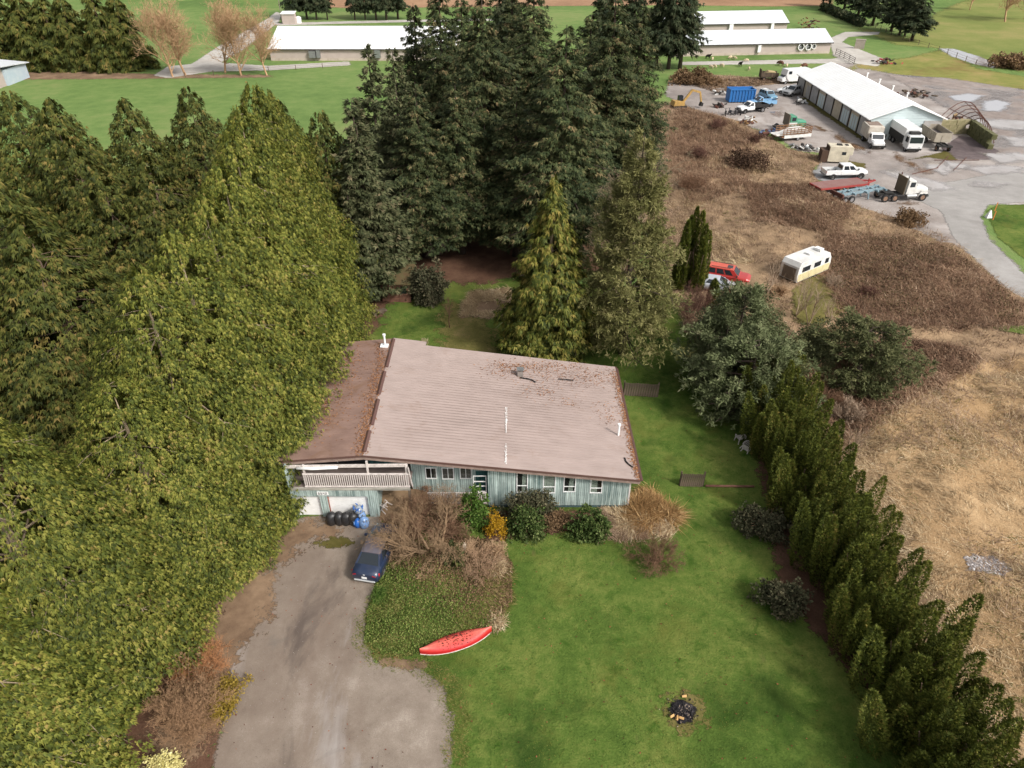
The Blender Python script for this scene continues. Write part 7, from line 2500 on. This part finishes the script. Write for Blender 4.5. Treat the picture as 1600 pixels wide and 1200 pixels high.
M_straw_g = leaf_mat("straw_blade", [(.0, G_(132, 112, 84)), (.4, G_(174, 150, 116)), (.8, G_(206, 184, 148)), (1, G_(224, 208, 178))], .8, .25, 0)
M_bramble = leaf_mat("bramble_cane", [(.0, G_(102, 82, 66)), (.4, G_(138, 114, 92)), (.8, G_(166, 142, 118)), (1, G_(190, 168, 142))], .85, .15, 0)
M_bramble_l = leaf_mat("bramble_leaf", [(.0, G_(58, 52, 32)), (.5, G_(86, 74, 48)), (1, G_(118, 98, 70))], .8, .2, 0)
M_lawn_b = leaf_mat("lawn_blade", [(.0, G_(44, 64, 18)), (.5, G_(70, 94, 32)), (1, G_(112, 122, 54))], .7, .3, 0)


def grass_field(name, mat, poly, tufts, per, L0, w0, arch, seed, zf, flow=.9, rad=.3, up=.8, dens=None, label=None, flow_scale=.12):
    r_ = np.random.default_rng(seed)
    C = inside(poly, tufts, r_)
    if dens is not None: C = C[dens(C, r_)]
    th = pi * 1.15 + 2.6 * vnoise(C, flow_scale, seed + 1)
    i = np.repeat(np.arange(len(C)), per)
    n = len(i)
    P = C[i] + r_.normal(0, rad * .5, (n, 2))
    base = np.column_stack([P, zf(P) - .03])
    hz = np.stack([np.cos(th[i]), np.sin(th[i])], 1) * flow + r_.normal(0, .55, (n, 2))
    D = np.column_stack([hz, up * np.ones(n) * r_.uniform(.5, 1.2, n)])
    L = L0 * r_.uniform(.6, 1.25, n) * (r_.uniform(.6, 1.2, len(C))[i])
    tint = np.clip(r_.uniform(.1, .8, n) + r_.normal(0, .12, len(C))[i] + .15 * vnoise(C, .25, seed + 2)[i], 0, 1)
    o = link(name, blades(name, mat, base, D, L, w0 * r_.uniform(.6, 1.4, n), arch * r_.uniform(.5, 1.4, n), tint, r_))
    o["kind"] = "stuff"
    if label: o["label"] = label
    return o


bz = lambda P: brush_h(P, np.clip(poly_sd(P, BRUSH), 0, 9)) + .02
flat_z = lambda z: (lambda P: np.full(len(P), z))
STRAW_IN = [(22.3, 36), (24, 42), (30, 47), (38, 50), (46, 50), (52, 46), (52, 30), (44, 14), (25, 12), (22.3, 20)]
clr = px_poly([(1235, 470), (1260, 440), (1310, 440), (1330, 480), (1290, 510), (1240, 510)])
stony = px_poly([(1500, 880), (1550, 870), (1580, 890), (1560, 908), (1510, 905)])
keepout = lambda *ps: (lambda C, r_: np.all([poly_sd(C, p) < -.2 for p in ps], axis=0))
grass_field("dry_grass", M_straw_g, STRAW_IN, 6200, 14, .85, .017, .6, 601, bz, dens=lambda C, r_: (vnoise(C, .22, 77) > -.45 + .3 * r_.random(len(C))) & (poly_sd(C, stony) < -.2), label="pale dry grass swept flat over the field beyond the hedge")
SCRUB = [tuple(p) for p in BRUSH]
dpatch = lambda C, r_: (vnoise(C, .13, 91) > -.05) & (poly_sd(C, clr) < 0)
grass_field("dry_grass", M_straw_g, px_poly([(1060, 330), (1120, 240), (1200, 250), (1290, 310), (1420, 380), (1240, 420), (1100, 420)]), 2600, 14, 1.0, .028, .5, 605, bz, dens=dpatch)
cam_keep = lambda C, r_: (poly_sd(C, clr) < -.3) & (np.hypot(C[:, 0] - ca.location.x, C[:, 1] - ca.location.y) > 2.6) & ((np.abs(C[:, 0] - at(1136, 440).x) > 3.2) | (np.abs(C[:, 1] - at(1136, 440).y) > 4)) & ~((C[:, 0] > 22.2) & (C[:, 0] < 50) & (C[:, 1] < 40) & (vnoise(C, .1, 66) > -.3))
grass_field("dry_grass", M_straw_g, SCRUB, 5200, 12, .95, .024, .55, 607, bz, dens=lambda C, r_: (vnoise(C, .15, 17) > .12) & cam_keep(C, r_))
M_rustbr = leaf_mat("rust_bramble_cane", [(.0, G_(90, 68, 54)), (.4, G_(122, 94, 74)), (.8, G_(150, 122, 98)), (1, G_(176, 148, 122))], .85, .15, 0)
ZR = [px_poly([(1290, 372), (1380, 366), (1480, 390), (1600, 480), (1600, 512), (1420, 526), (1310, 500), (1280, 430)]), px_poly([(1300, 530), (1430, 540), (1520, 560), (1500, 600), (1400, 640), (1320, 700), (1290, 640)]),
      px_poly([(1060, 165), (1130, 190), (1180, 215), (1160, 300), (1080, 320), (1040, 260)]), px_poly([(1160, 290), (1260, 290), (1330, 330), (1300, 372), (1180, 350)])]
for zi, zp in enumerate(ZR):
    grass_field("bramble", M_rustbr, zp, (2600, 1500, 2200, 1500)[zi], 10, 1.25, .030, .8, 690 + zi, lambda P: bz(P) + .12, flow=.5, rad=.8, up=.9)
grass_field("bramble", M_bramble, SCRUB, 7000, 11, 1.35, .022, .65, 610, bz, flow=.35, rad=.6, up=1.0, dens=cam_keep, label="brown leafless brambles covering the rough ground before the works yard")
r_ = np.random.default_rng(615)
C = inside(SCRUB, 60000, r_)
C = C[(vnoise(C, .16, 31) > -.1) & (poly_sd(C, px_poly([(1290, 375), (1380, 372), (1480, 395), (1590, 480), (1590, 510), (1420, 520), (1300, 470)])) > 0)]
n = len(C)
P = np.column_stack([C, bz(C) + r_.uniform(.3, .95, n)])
V, T, kk = frond_mesh(P, r_.normal(0, 1, (n, 3)), np.tile([[0, 0, 1.0]], (n, 1)) + r_.normal(0, .4, (n, 3)), r_.uniform(.1, .22, n), r_.uniform(.05, .09, n), .1, r_, False)
o = link("bramble_leaves", np_mesh("bramble_leaves", V, T, M_bramble_l, np.repeat(r_.random(n), kk))); o["kind"] = "stuff"
M_scrubgreen = leaf_mat("scrub_grass_blade", [(.0, G_(72, 78, 36)), (.5, G_(102, 104, 50)), (1, G_(140, 128, 78))], .8, .25, 0)
grass_field("weeds", M_scrubgreen, [(22.3, 36), (30, 47), (46, 50), (52, 30), (44, 14), (25, 12)], 3600, 10, .45, .018, .5, 619, bz, dens=lambda C, r_: vnoise(C, .2, 13) > .12)
grass_field("weeds", M_scrubgreen, clr, 500, 10, .4, .02, .5, 620, bz)
grass_field("weeds", M_scrubgreen, SCRUB, 3600, 9, .5, .024, .5, 621, bz, dens=lambda C, r_: (vnoise(C, .14, 47) > .25))
grass_field("dry_grass", M_bramble, px_poly([(1050, 120), (1100, 118), (1190, 122), (1235, 124), (1180, 136), (1120, 146)]), 900, 12, 1.2, .04, .5, 617, flat_z(.02))
grass_field("dry_grass", M_straw_g, px_poly([(722, 495), (735, 455), (800, 450), (810, 500), (770, 497)]), 420, 14, .9, .022, .5, 618, flat_z(.02), label="dry grass ring round the overgrown bed on the back lawn", dens=lambda C, r_: poly_sd(C, px_poly([(745, 490), (750, 472), (800, 470), (805, 490)])) < 0)
# golden clump at the roof corner, straw clump on the mound
M_gold = leaf_mat("golden_blade", [(.0, G_(104, 78, 48)), (.4, G_(146, 112, 72)), (.8, G_(182, 146, 98)), (1, G_(206, 176, 128))], .8, .25, 0)


def clump(label, px, py, rx, ry, n, L, mat, seed, z=0.0, up=1.0, w=.016, arch=.6, lumps=5):
    r_ = np.random.default_rng(seed)
    root = thing("ornamental_grass", label, "grass clump", at(px, py, z))
    a, q = r_.random(n) * 2 * pi, np.sqrt(r_.random(n))
    base = np.column_stack([rx * .6 * q * np.cos(a), ry * .6 * q * np.sin(a), np.zeros(n)])
    lc = r_.normal(0, .55, (lumps, 2)) * np.array([[rx, ry]])
    li = r_.integers(0, lumps, n)
    base[:, :2] = lc[li] + r_.normal(0, .22, (n, 2))
    lean = r_.normal(0, .55, (lumps, 2))
    D = np.column_stack([np.cos(a) * q * .7 + lean[li, 0] + r_.normal(0, .35, n), np.sin(a) * q * .7 + lean[li, 1] + r_.normal(0, .35, n), up * r_.uniform(.5, 1.4, n)])
    L = L * r_.uniform(.65, 1.1, lumps)[li]
    link("foliage", blades("grass_foliage", mat, base, D, L * r_.uniform(.6, 1.2, n), np.full(n, w), arch * r_.uniform(.4, 1.4, n), np.clip(r_.uniform(0, 1, n), 0, 1), r_), root)
    return root


clump("tall golden ornamental grass at the lawn side corner of the house", 1020, 800, 1.2, 1.6, 8000, 2.0, M_gold, 630, arch=.8, lumps=16)
clump("fallen straw coloured grass before the golden clump on the lawn", 1000, 820, 1.9, 1.0, 3800, 1.4, M_straw_g, 631, arch=.8, up=.6)
clump("rusty brown dead fern clump against the wall beside the golden grass", 962, 826, 1.3, .9, 3200, 1.1, M_bramble, 632)
clump("pale straw clump between the twiggy mound shrub and the lawn", 762, 898, 1.0, .9, 1800, .9, M_straw_g, 633, z=.3)
clump("pale dry grass tuft at the upper tip of the canoe", 768, 972, .5, .4, 700, .8, M_straw_g, 634, arch=.8)
clump("spiky green tuft at the driveway edge of the mound", 601, 930, .35, .35, 260, .9, M_laurel, 635, z=.3)

# ivy and ground cover on the mound
r_ = np.random.default_rng(640)
C = inside(MOUND, 34000, r_)
sd = poly_sd(C, MOUND)
z = .05 + mound_h(C, sd)
green = .5 * vnoise(C, .35, 55) + (27.2 - C[:, 1]) / 4 + (-3.6 - C[:, 0]) / 6 > .25 * r_.normal(0, 1, len(C))
P = np.column_stack([C, z + r_.uniform(0, .14, len(C))])
for nm, sel, mt, ln in (("ground_cover", green, leaf_mat("ivy_leaf", [(.0, G_(60, 80, 26)), (.5, G_(92, 112, 48)), (1, G_(142, 148, 82))], .7, .2, 0), .09), ("dead_ground_cover", ~green, M_brownl, .10)):
    q = P[sel]; n = len(q)
    V, T, kk = frond_mesh(q, r_.normal(0, 1, (n, 3)) + np.array([[0, 0, .2]]), np.tile([[0, 0, 1.0]], (n, 1)) + r_.normal(0, .45, (n, 3)), ln * r_.uniform(.6, 1.3, n), ln * .42 * r_.uniform(.6, 1.3, n), .1, r_, False)
    o = link(nm, np_mesh(nm, V, T, mt, np.repeat(r_.random(n), kk))); o["kind"] = "stuff"

# lawn blades
LAWN_IN = [(-2.5, 8), (20, 8), (17.5, 18), (16.2, 24), (15.6, 30), (17, 36), (17.4, 46), (17.5, 58), (8, 58), (8.6, 34.8), (7.5, 33.4), (-1.0, 32.2), (-.2, 28), (-1, 25), (-5, 22.6), (-3.6, 20), (-3.2, 15)]
grass_field("grass", M_lawn_b, LAWN_IN, 19000, 3, .12, .012, .35, 650, flat_z(.02), flow=.4, rad=.14, up=1.0, flow_scale=.3)
grass_field("grass", M_lawn_b, [(-11.5, 48.4), (2, 48.4), (2, 57), (-4, 62), (-12, 62)], 7000, 3, .12, .014, .35, 651, flat_z(.02), flow=.4, rad=.14, up=1.0)
M_lawn_y = leaf_mat("mossy_lawn_blade", [(.0, G_(78, 88, 30)), (.5, G_(104, 110, 44)), (1, G_(136, 130, 70))], .8, .3, 0)
M_lawn_k = leaf_mat("clover_leaf", [(.0, G_(36, 62, 20)), (.5, G_(54, 84, 30)), (1, G_(78, 104, 44))], .8, .3, 0)
grass_field("grass", M_lawn_y, LAWN_IN, 14000, 3, .13, .014, .4, 652, flat_z(.02), flow=.4, rad=.2, up=.8, dens=lambda C, r_: vnoise(C, .55, 23) + .6 * vnoise(C, 1.7, 24) > .15)
grass_field("clover", M_lawn_k, LAWN_IN, 9000, 4, .12, .018, .4, 653, flat_z(.02), flow=.4, rad=.2, up=.8, dens=lambda C, r_: vnoise(C, .7, 25) + .7 * vnoise(C, 2.1, 26) > .45)
# leaves and bits on the lawn and gravel
r_ = np.random.default_rng(660)
C = np.concatenate([inside(LAWN_IN, 420, r_), inside([(-14, 12), (-3.5, 12), (-8, 32), (-14, 33)], 90, r_)])
n = len(C)
V, T, kk = frond_mesh(np.column_stack([C, np.full(n, .09)]), np.column_stack([r_.normal(0, 1, (n, 2)), np.zeros(n)]), np.tile([[0, 0, 1.0]], (n, 1)), r_.uniform(.05, .12, n), r_.uniform(.02, .05, n), 0, r_, False)
o = link("fallen_leaves", np_mesh("fallen_leaves", V, T, M_leaflit, np.repeat(r_.random(n), kk))); o["kind"] = "stuff"
V, T = [], []
C = inside([(-14, 12), (-3.5, 12), (-5, 22), (-8, 24), (-9.5, 32), (-14, 32)], 2200, r_)
n = len(C)
s = r_.uniform(.008, .022, n)
a = r_.random(n) * 6.28
base = np.column_stack([C, np.full(n, .022)])
oct_ = np.array([(1, 0, 0), (0, 1, 0), (-1, 0, 0), (0, -1, 0), (0, 0, .8)])
V = base[:, None] + oct_[None] * s[:, None, None]
T = (np.arange(n)[:, None, None] * 5 + np.array([(0, 1, 4), (1, 2, 4), (2, 3, 4), (3, 0, 4)])[None]).reshape(-1, 3)
o = link("gravel", np_mesh("gravel", V.reshape(-1, 3), T, leaf_mat("gravel_stone", [(.0, G_(84, 76, 70)), (.6, G_(120, 111, 104)), (1, G_(164, 156, 150))], .9, 0, 0), np.repeat(r_.random(n), 5))); o["kind"] = "stuff"
C = inside(stony, 500, r_)
n = len(C); s = r_.uniform(.03, .12, n)
V = np.column_stack([C, bz(C) + .05])[:, None] + oct_[None] * s[:, None, None]
T = (np.arange(n)[:, None, None] * 5 + np.array([(0, 1, 4), (1, 2, 4), (2, 3, 4), (3, 0, 4)])[None]).reshape(-1, 3)
o = link("rubble", np_mesh("rubble", V.reshape(-1, 3), T, leaf_mat("rubble_stone", [(.0, G_(96, 88, 86)), (.6, G_(140, 132, 130)), (1, G_(210, 206, 204))], .9, 0, 0), np.repeat(r_.random(n), 5))); o["kind"] = "stuff"

# far trees
FAR = []
for sd in range(2):
    cm, ax = conifer("cedar_crown", M_cedar_d, 700 + sd, 16.0, .8, skirt(5.2), 300, 22, .95, .17, .1, .3, .7, .3, s0=.4, len_var=.3, tint0=(.1, .8))
    FAR.append((cm, trunk_mesh("cedar_trunk", M_bark, 16, .4, ax, 20, .1, .3, sd)))
FARF = []
for sd in range(3):
    cm, ax = conifer("fir_crown", M_far, 720 + sd, 17.0, 3.0, lambda t: 4.2 * max(0, 1 - t) ** .7 * min(1, .6 + 2 * t) + .1, 230, 22, .85, .15, .12, .3, .3, .34, s0=.2, len_var=.45, gaps=.2)
    FARF.append((cm, trunk_mesh("fir_trunk", M_firbark, 17, .4, ax, 30, .1, .25, sd)))
GW = "dark cedars of the shelter belt beyond the green field"
lbs = ["shelter belt cedar cut by the picture edge behind the pale blue shed", "shelter belt cedar behind the pale blue shed's roof", "shelter belt cedar second beyond the pale blue shed", "shelter belt cedar in the middle of the dark row", "shelter belt cedar before the narrow gap of green", "shelter belt cedar just past the narrow gap of green", "outer shelter belt cedar with a sloping side toward the bare trees"]
for k, (px, py, h, g) in enumerate(((-12, 104, 17, 1.1), (25, 106, 17, 1.1), (62, 107, 17.5, 1.1), (98, 107, 17, 1.1), (128, 108, 17, .9), (176, 109, 18, 1.0), (208, 108, 17, 1.0))):
    place_tree("cedar_tree", lbs[k], at(px, py), FAR[k % 2][0], FAR[k % 2][1], g, h / 16, group=GW)
GT = "conifers along the far lane"
nmz = ["conifer beside the pump shed on the far lane", "dark conifer with a clear stem next after the pump shed trees", "conifer third from the pump shed on the far lane", "thin brownish conifer fourth from the pump shed", "thin brownish conifer before the stubble field", "slim conifer in the gap before the dark far lane clump", "conifer at the near edge of the dark far lane clump", "conifer in the middle of the dark far lane clump", "conifer at the barn roof end of the far lane"]
for k, (px, py, g, h) in enumerate(((462, 31, 1.0, 18), (480, 30, .9, 17), (495, 31, .8, 16), (512, 31, .6, 14), (555, 31, .7, 15), (571, 31, .65, 15), (588, 31, .9, 17), (604, 31, 1.0, 17), (622, 30, .95, 17))):
    place_tree("fir_tree", nmz[k], at(px, py), FARF[k % 3][0], FARF[k % 3][1], g, h / 17, group=GT)
nmp = ["spruce nearer the barns in the pair behind the grove", "spruce nearer the grove in the pair before the grey roofed barn", "dark spruce between the grove and the barn pair", "dark spruce directly behind the yard side firs", "dark spruce behind the back of the grove toward the barns", "dark spruce seen through the middle of the grove"]
for k, (px, py, g, h) in enumerate(((1062, 108, 1.25, 21), (1044, 108, 1.2, 22), (1025, 104, 1.1, 20), (985, 100, 1.1, 20), (940, 100, 1.1, 20), (790, 96, 1.1, 20))):
    place_tree("fir_tree", nmp[k], at(px, py), FARF[k % 3][0], FARF[k % 3][1], g, h / 17, group="spruces behind the grove")
nmm = ["meadow conifer at the far end of the line beyond the barns", "meadow conifer second from the far end of the line", "meadow conifer in the thick of the line beyond the barns", "meadow conifer with a stout bare trunk at the lane", "meadow conifer with a dark crown fifth along the line", "meadow conifer with two slim neighbours by the fence", "slim meadow conifer squeezed among the near group", "leaning meadow conifer closest to the grey pond"]
for k, (px, py, g, h) in enumerate(((1295, 12, 1.2, 16), (1318, 18, 1.2, 16), (1340, 26, 1.2, 15), (1363, 40, 1.15, 15), (1392, 49, 1.1, 14), (1405, 55, .9, 13), (1413, 57, .8, 12), (1424, 64, 1.15, 14))):
    place_tree("fir_tree", nmm[k], at(px, py), FARF[k % 3][0], FARF[k % 3][1], g, h / 17, group="conifers lining the meadow")
hg = thing("field_hedge", "dark clipped hedge along the lane beyond the second barn", "hedge", at(1345, 34), 0)
p, q = at(1285, 16) - hg.location, at(1345, 42) - hg.location
Cs = np.array([(p.lerp(q, t).x, p.lerp(q, t).y) for t in np.linspace(0, 1, 60)])
r_ = np.random.default_rng(740)
n = 5200
ii = r_.integers(0, 60, n)
P = np.column_stack([Cs[ii] + r_.normal(0, .6, (n, 2)), r_.uniform(.1, 2.4, n)])
V, T, kk = frond_mesh(P, r_.normal(0, 1, (n, 3)), r_.normal(0, 1, (n, 3)), np.full(n, .7), np.full(n, .28), .1, r_, False)
link("foliage", np_mesh("hedge_foliage", V, T, M_far, np.repeat(r_.random(n), kk)), hg)
# distant tree line past the fields
lb = ["far wood edge tree beyond the stubble field"]
FLAB = "tree of the distant wood edge beyond the fields"
for k in range(70):
    x = -270 + 540 * (k + R.random()) / 70
    if -30 < x < 45 or abs(x) > 225: continue
    y = 322 + R.uniform(0, 26)
    cm, tm = (FARF + FAR)[R.randrange(5)]
    place_tree("wood_tree", FLAB, (x, y, 0), cm, tm, R.uniform(1.0, 1.4), R.uniform(.7, .95), group="trees of the distant wood edge")

# fences in the far fields
def post_fence(label, pts, step, h):
    root = thing("wire_fence", label, "fence", at(*pts[0]))
    o = root.location
    mb = MB(); mb.box((0, 0, h / 2), (.12, .12, h)); me = mb.mesh("post", M_wood)
    W = [at(*p) - o for p in pts]
    rail = MB()
    for a, b in zip(W, W[1:]):
        n = max(1, int((b - a).length / step))
        for k in range(n): link("post", me, root, a.lerp(b, k / n))
        for z in (h * .45, h * .85): rail.beam(a + Vector((0, 0, z)), b + Vector((0, 0, z)), .03)
    rail.build("wire", M_wood, root)


post_fence("post and wire fence along the meadow conifers", [(1345, 34), (1420, 66), (1466, 80), (1540, 108)], 4, 1.3)
post_fence("post and wire fence along the near edge of the barn lane field", [(290, 121), (420, 112), (545, 104)], 5, 1.1)

# grazing animals
def animal_mesh(name, mat, L=1.0, H=.8, head_down=True):
    me = bpy.data.meshes.new(name)
    v = [(-.42, 0, .58), (0, 0, .60), (.34, 0, .60), (.52, 0, .58 if head_down else .85), (.70, 0, .30 if head_down else .95), (.80, 0, .20 if head_down else .90)]
    rr = [.20, .24, .22, .13, .10, .06]
    e = [(0, 1), (1, 2), (2, 3), (3, 4), (4, 5)]
    for bx, fw in ((0, -1), (2, 1)):
        for s in (-1, 1):
            i = len(v)
            x = v[bx][0]
            v += [(x, s * .15, .42), (x + .02 * fw, s * .15, .22), (x, s * .15, .02)]
            rr += [.09, .055, .05]
            e += [(bx, i), (i, i + 1), (i + 1, i + 2)]
    i = len(v); v += [(-.62, 0, .50)]; rr += [.05]; e += [(0, i)]
    for s in (-1, 1):
        i = len(v); z = v[4][2]
        v += [(.66, s * .16, z + .1)]; rr += [.035]; e += [(4, i)]
    v = [(x * L, y * L, z * H / .8) for x, y, z in v]
    me.from_pydata(v, e, [])
    o = bpy.data.objects.new("animal_cage", me)
    COL.objects.link(o)
    md = o.modifiers.new("skin", 'SKIN')
    for k, d in enumerate(me.skin_vertices[0].data):
        d.radius = (rr[k] * L, rr[k] * L)
        d.use_root = (k == 1)
    sb_ = o.modifiers.new("sub", 'SUBSURF'); sb_.levels = 1; sb_.render_levels = 1
    dg = bpy.context.evaluated_depsgraph_get()
    out_ = bpy.data.meshes.new_from_object(o.evaluated_get(dg))
    out_.name = name
    bpy.data.objects.remove(o)
    bpy.data.meshes.remove(me)
    out_.materials.clear(); out_.materials.append(mat)
    out_.polygons.foreach_set("use_smooth", [True] * len(out_.polygons))
    return out_


M_wool = paint("cream_wool", G_(196, 178, 148), .95, dirt=.2)
M_blackw = paint("black_hide", G_(28, 26, 26), .9)
M_brownh = paint("brown_hide", G_(96, 64, 48), .9)
AN = {"cream": (animal_mesh("sheep_body", M_wool), "sheep"), "black": (animal_mesh("goat_body", M_blackw, 1.25, 1.0, False), "goat"), "brown": (animal_mesh("calf_body", M_brownh, 1.5, 1.2), "calf")}
for k, (px, py, c, lb) in enumerate(((1113, 94, "cream", "cream sheep beside the spruces below the fanned barn"), (1106, 92, "black", "black goat at the spruces' edge below the fanned barn"), (1141, 92, "cream", "cream sheep grazing in the pair under the barn wall"), (1147, 93, "cream", "cream sheep standing on the lane side of the pair under the barn wall"), (1166, 97, "cream", "single cream sheep on the lane before the wall vent"), (1111, 107, "cream", "cream sheep lying nearest the dark thicket"), (1116, 106, "cream", "cream sheep beside the one nearest the dark thicket"), (1128, 105, "cream", "cream sheep alone between the thicket pair and the black goat"), (1156, 104, "black", "black goat standing in the middle of the pasture strip"), (1170, 110, "cream", "white sheep grazing below the black goat"), (1219, 103, "brown", "brown calf above the farm wagon"), (1229, 105, "cream", "pale sheep next to the brown calf"), (1256, 107, "brown", "brown calf by the white workshop roof's far tip"), (1250, 109, "cream", "cream sheep next to the calf by the workshop roof"))):
    me, kd = AN[c]
    tag(link(kd, me, None, at(px, py), R.random() * 6.28), lb, kd, "animals grazing below the barn")

# more bare scrub shrubs beyond the hedge
for k, (px, py, H, mt, lb) in enumerate(((1290, 640, 2.6, M_twig_b, "brown bare shrub crowding the base of the lone dark green pine"), (1245, 640, 2.8, M_twig_r, "reddish bare shrub between the hedge head and the lone dark green pine"), (1330, 590, 2.6, M_twig_b, "bare shrub on the camper side of the lone dark green pine"), (1150, 590, 3.4, M_twig_b, "grey brown bare shrub under the blue green pines by the side lawn"), (1420, 590, 2.4, M_twig_b, "bare shrub on the straw side of the lone dark green pine"), (1350, 470, 2.4, M_twig_r, "purple brown bare shrub at the edge of the grass clearing"), (1090, 250, 3.2, M_twig_r, "bare shrub beside the long branched fir at the scrub edge"), (1120, 205, 3.0, M_twig_r, "bare shrub before the blue container at the scrub edge"), (1180, 225, 2.6, M_twig_r, "low bare shrub on the scrub side of the stake trailer"), (1080, 300, 3.4, M_twig_b, "bare shrub below the long branched fir beyond the cedar trio"))):
    bare_tree("bare_shrub", lb, at(px, py), bare("bare_branch", mt, 560 + k, H, .03, 3, (9, 8, 7), .7, .05, .25, .6, multi=11, spread0=.6, rmin=.009), 1.0, k, cat="shrub")

M_olive = leaf_mat("olive_shrub_leaf", [(.0, G_(58, 62, 40)), (.5, G_(86, 90, 58)), (1, G_(124, 120, 84))], .8, .2, .2)
for k, (px, py, rx, h, mt, lb) in enumerate(((1120, 610, 2.0, 3.6, M_olive, "olive evergreen shrub at the shaded edge of the side lawn"), (1160, 650, 1.8, 3.0, M_rhodo_d, "dark evergreen shrub between the side lawn and the hedge head"), (1225, 590, 2.2, 4.4, M_olive, "olive evergreen shrub behind the hedge's first columns"), (1265, 560, 1.9, 3.4, M_olive, "loose olive shrub between the pines and the lone dark green pine"), (1180, 545, 2.2, 5.0, M_olive, "tall olive shrub rising between the blue green pines"), (1120, 530, 1.7, 4.0, M_rhodo_d, "dark shrub under the pines next to the wooden trellis"))):
    bush(lb, px, py, mt, rx, rx, h, 240, 34, .17, 40 + k, .42)
M_tan_twig = paint("tan_twig", G_(176, 146, 114), .9, dirt=.2)
for k, (px, py, H, lb) in enumerate(((735, 880, 2.0, "loose tan bare shrub at the crest of the mound by the pale post"), (705, 840, 2.4, "tan bare shrub spilling from the mound toward the entry landing"), (770, 868, 1.7, "low tan bare shrub under the forsythia"), (640, 842, 2.2, "tan bare shrub between the blue sedan and the soil bank"), (665, 905, 1.3, "thin tan weeds standing in the green of the mound"))):
    bare_tree("bare_shrub", lb, at(px, py, .2), bare("bare_branch", M_tan_twig if k % 2 == 0 else M_twig_b, 580 + k, H, .02, 3, (9, 8, 7), .7, .05, .2, .6, multi=10, spread0=.65, rmin=.008), 1.0, k, cat="shrub")

# rough grass through the mound's cover and along the drive edges
def on_mound(P): return .05 + mound_h(P, np.clip(poly_sd(P, MOUND), 0, 9))


grass_field("weeds", leaf_mat("rough_grass_blade", [(.0, G_(78, 88, 36)), (.5, G_(110, 114, 54)), (1, G_(168, 152, 100))], .8, .25, 0), [(p[0] * 1.0, p[1]) for p in MOUND], 1500, 12, .42, .014, .6, 670, on_mound, rad=.3, dens=lambda C, r_: vnoise(C, .8, 61) > -.1)
EDGE = px_poly([(560, 960), (552, 1006), (580, 1040), (640, 1052), (684, 1078), (698, 1120), (696, 1199), (730, 1199), (735, 1110), (715, 1060), (670, 1030), (600, 1020), (580, 985)])
grass_field("weeds", leaf_mat("verge_blade", [(.0, G_(70, 84, 30)), (.5, G_(98, 106, 46)), (1, G_(150, 134, 84))], .8, .25, 0), EDGE, 900, 9, .2, .014, .5, 671, flat_z(.03), rad=.25, dens=lambda C, r_: r_.random(len(C)) > .35)
for k, (px, py, H, lb) in enumerate(((1215, 470, 2.2, "pale bare shrub hiding the lower corner of the camper trailer"), (1295, 455, 2.4, "pale bare shrub at the drawbar end of the camper trailer"), (1150, 470, 2.4, "pale bare shrub before the bonnet of the red suv"), (1205, 540, 3.4, "grey bare shrub standing among the olive shrubs by the hedge head"), (1255, 610, 3.2, "pale bare shrub rising behind the hedge's first columns"), (1140, 640, 2.6, "brown bare shrub at the shaded lawn edge under the pines"), (1300, 540, 3.0, "grey brown bare shrub between the camper clearing and the lone dark green pine"), (1320, 660, 2.6, "straw coloured bare shrub behind the hedge's middle"))):
    bare_tree("bare_shrub", lb, at(px, py), bare("bare_branch", M_tan_twig if k % 2 == 0 else M_sap, 590 + k, H, .025, 3, (10, 8, 7), .6, .05, .3, .6, multi=10, spread0=.55, rmin=.010), 1.0, k, cat="shrub")
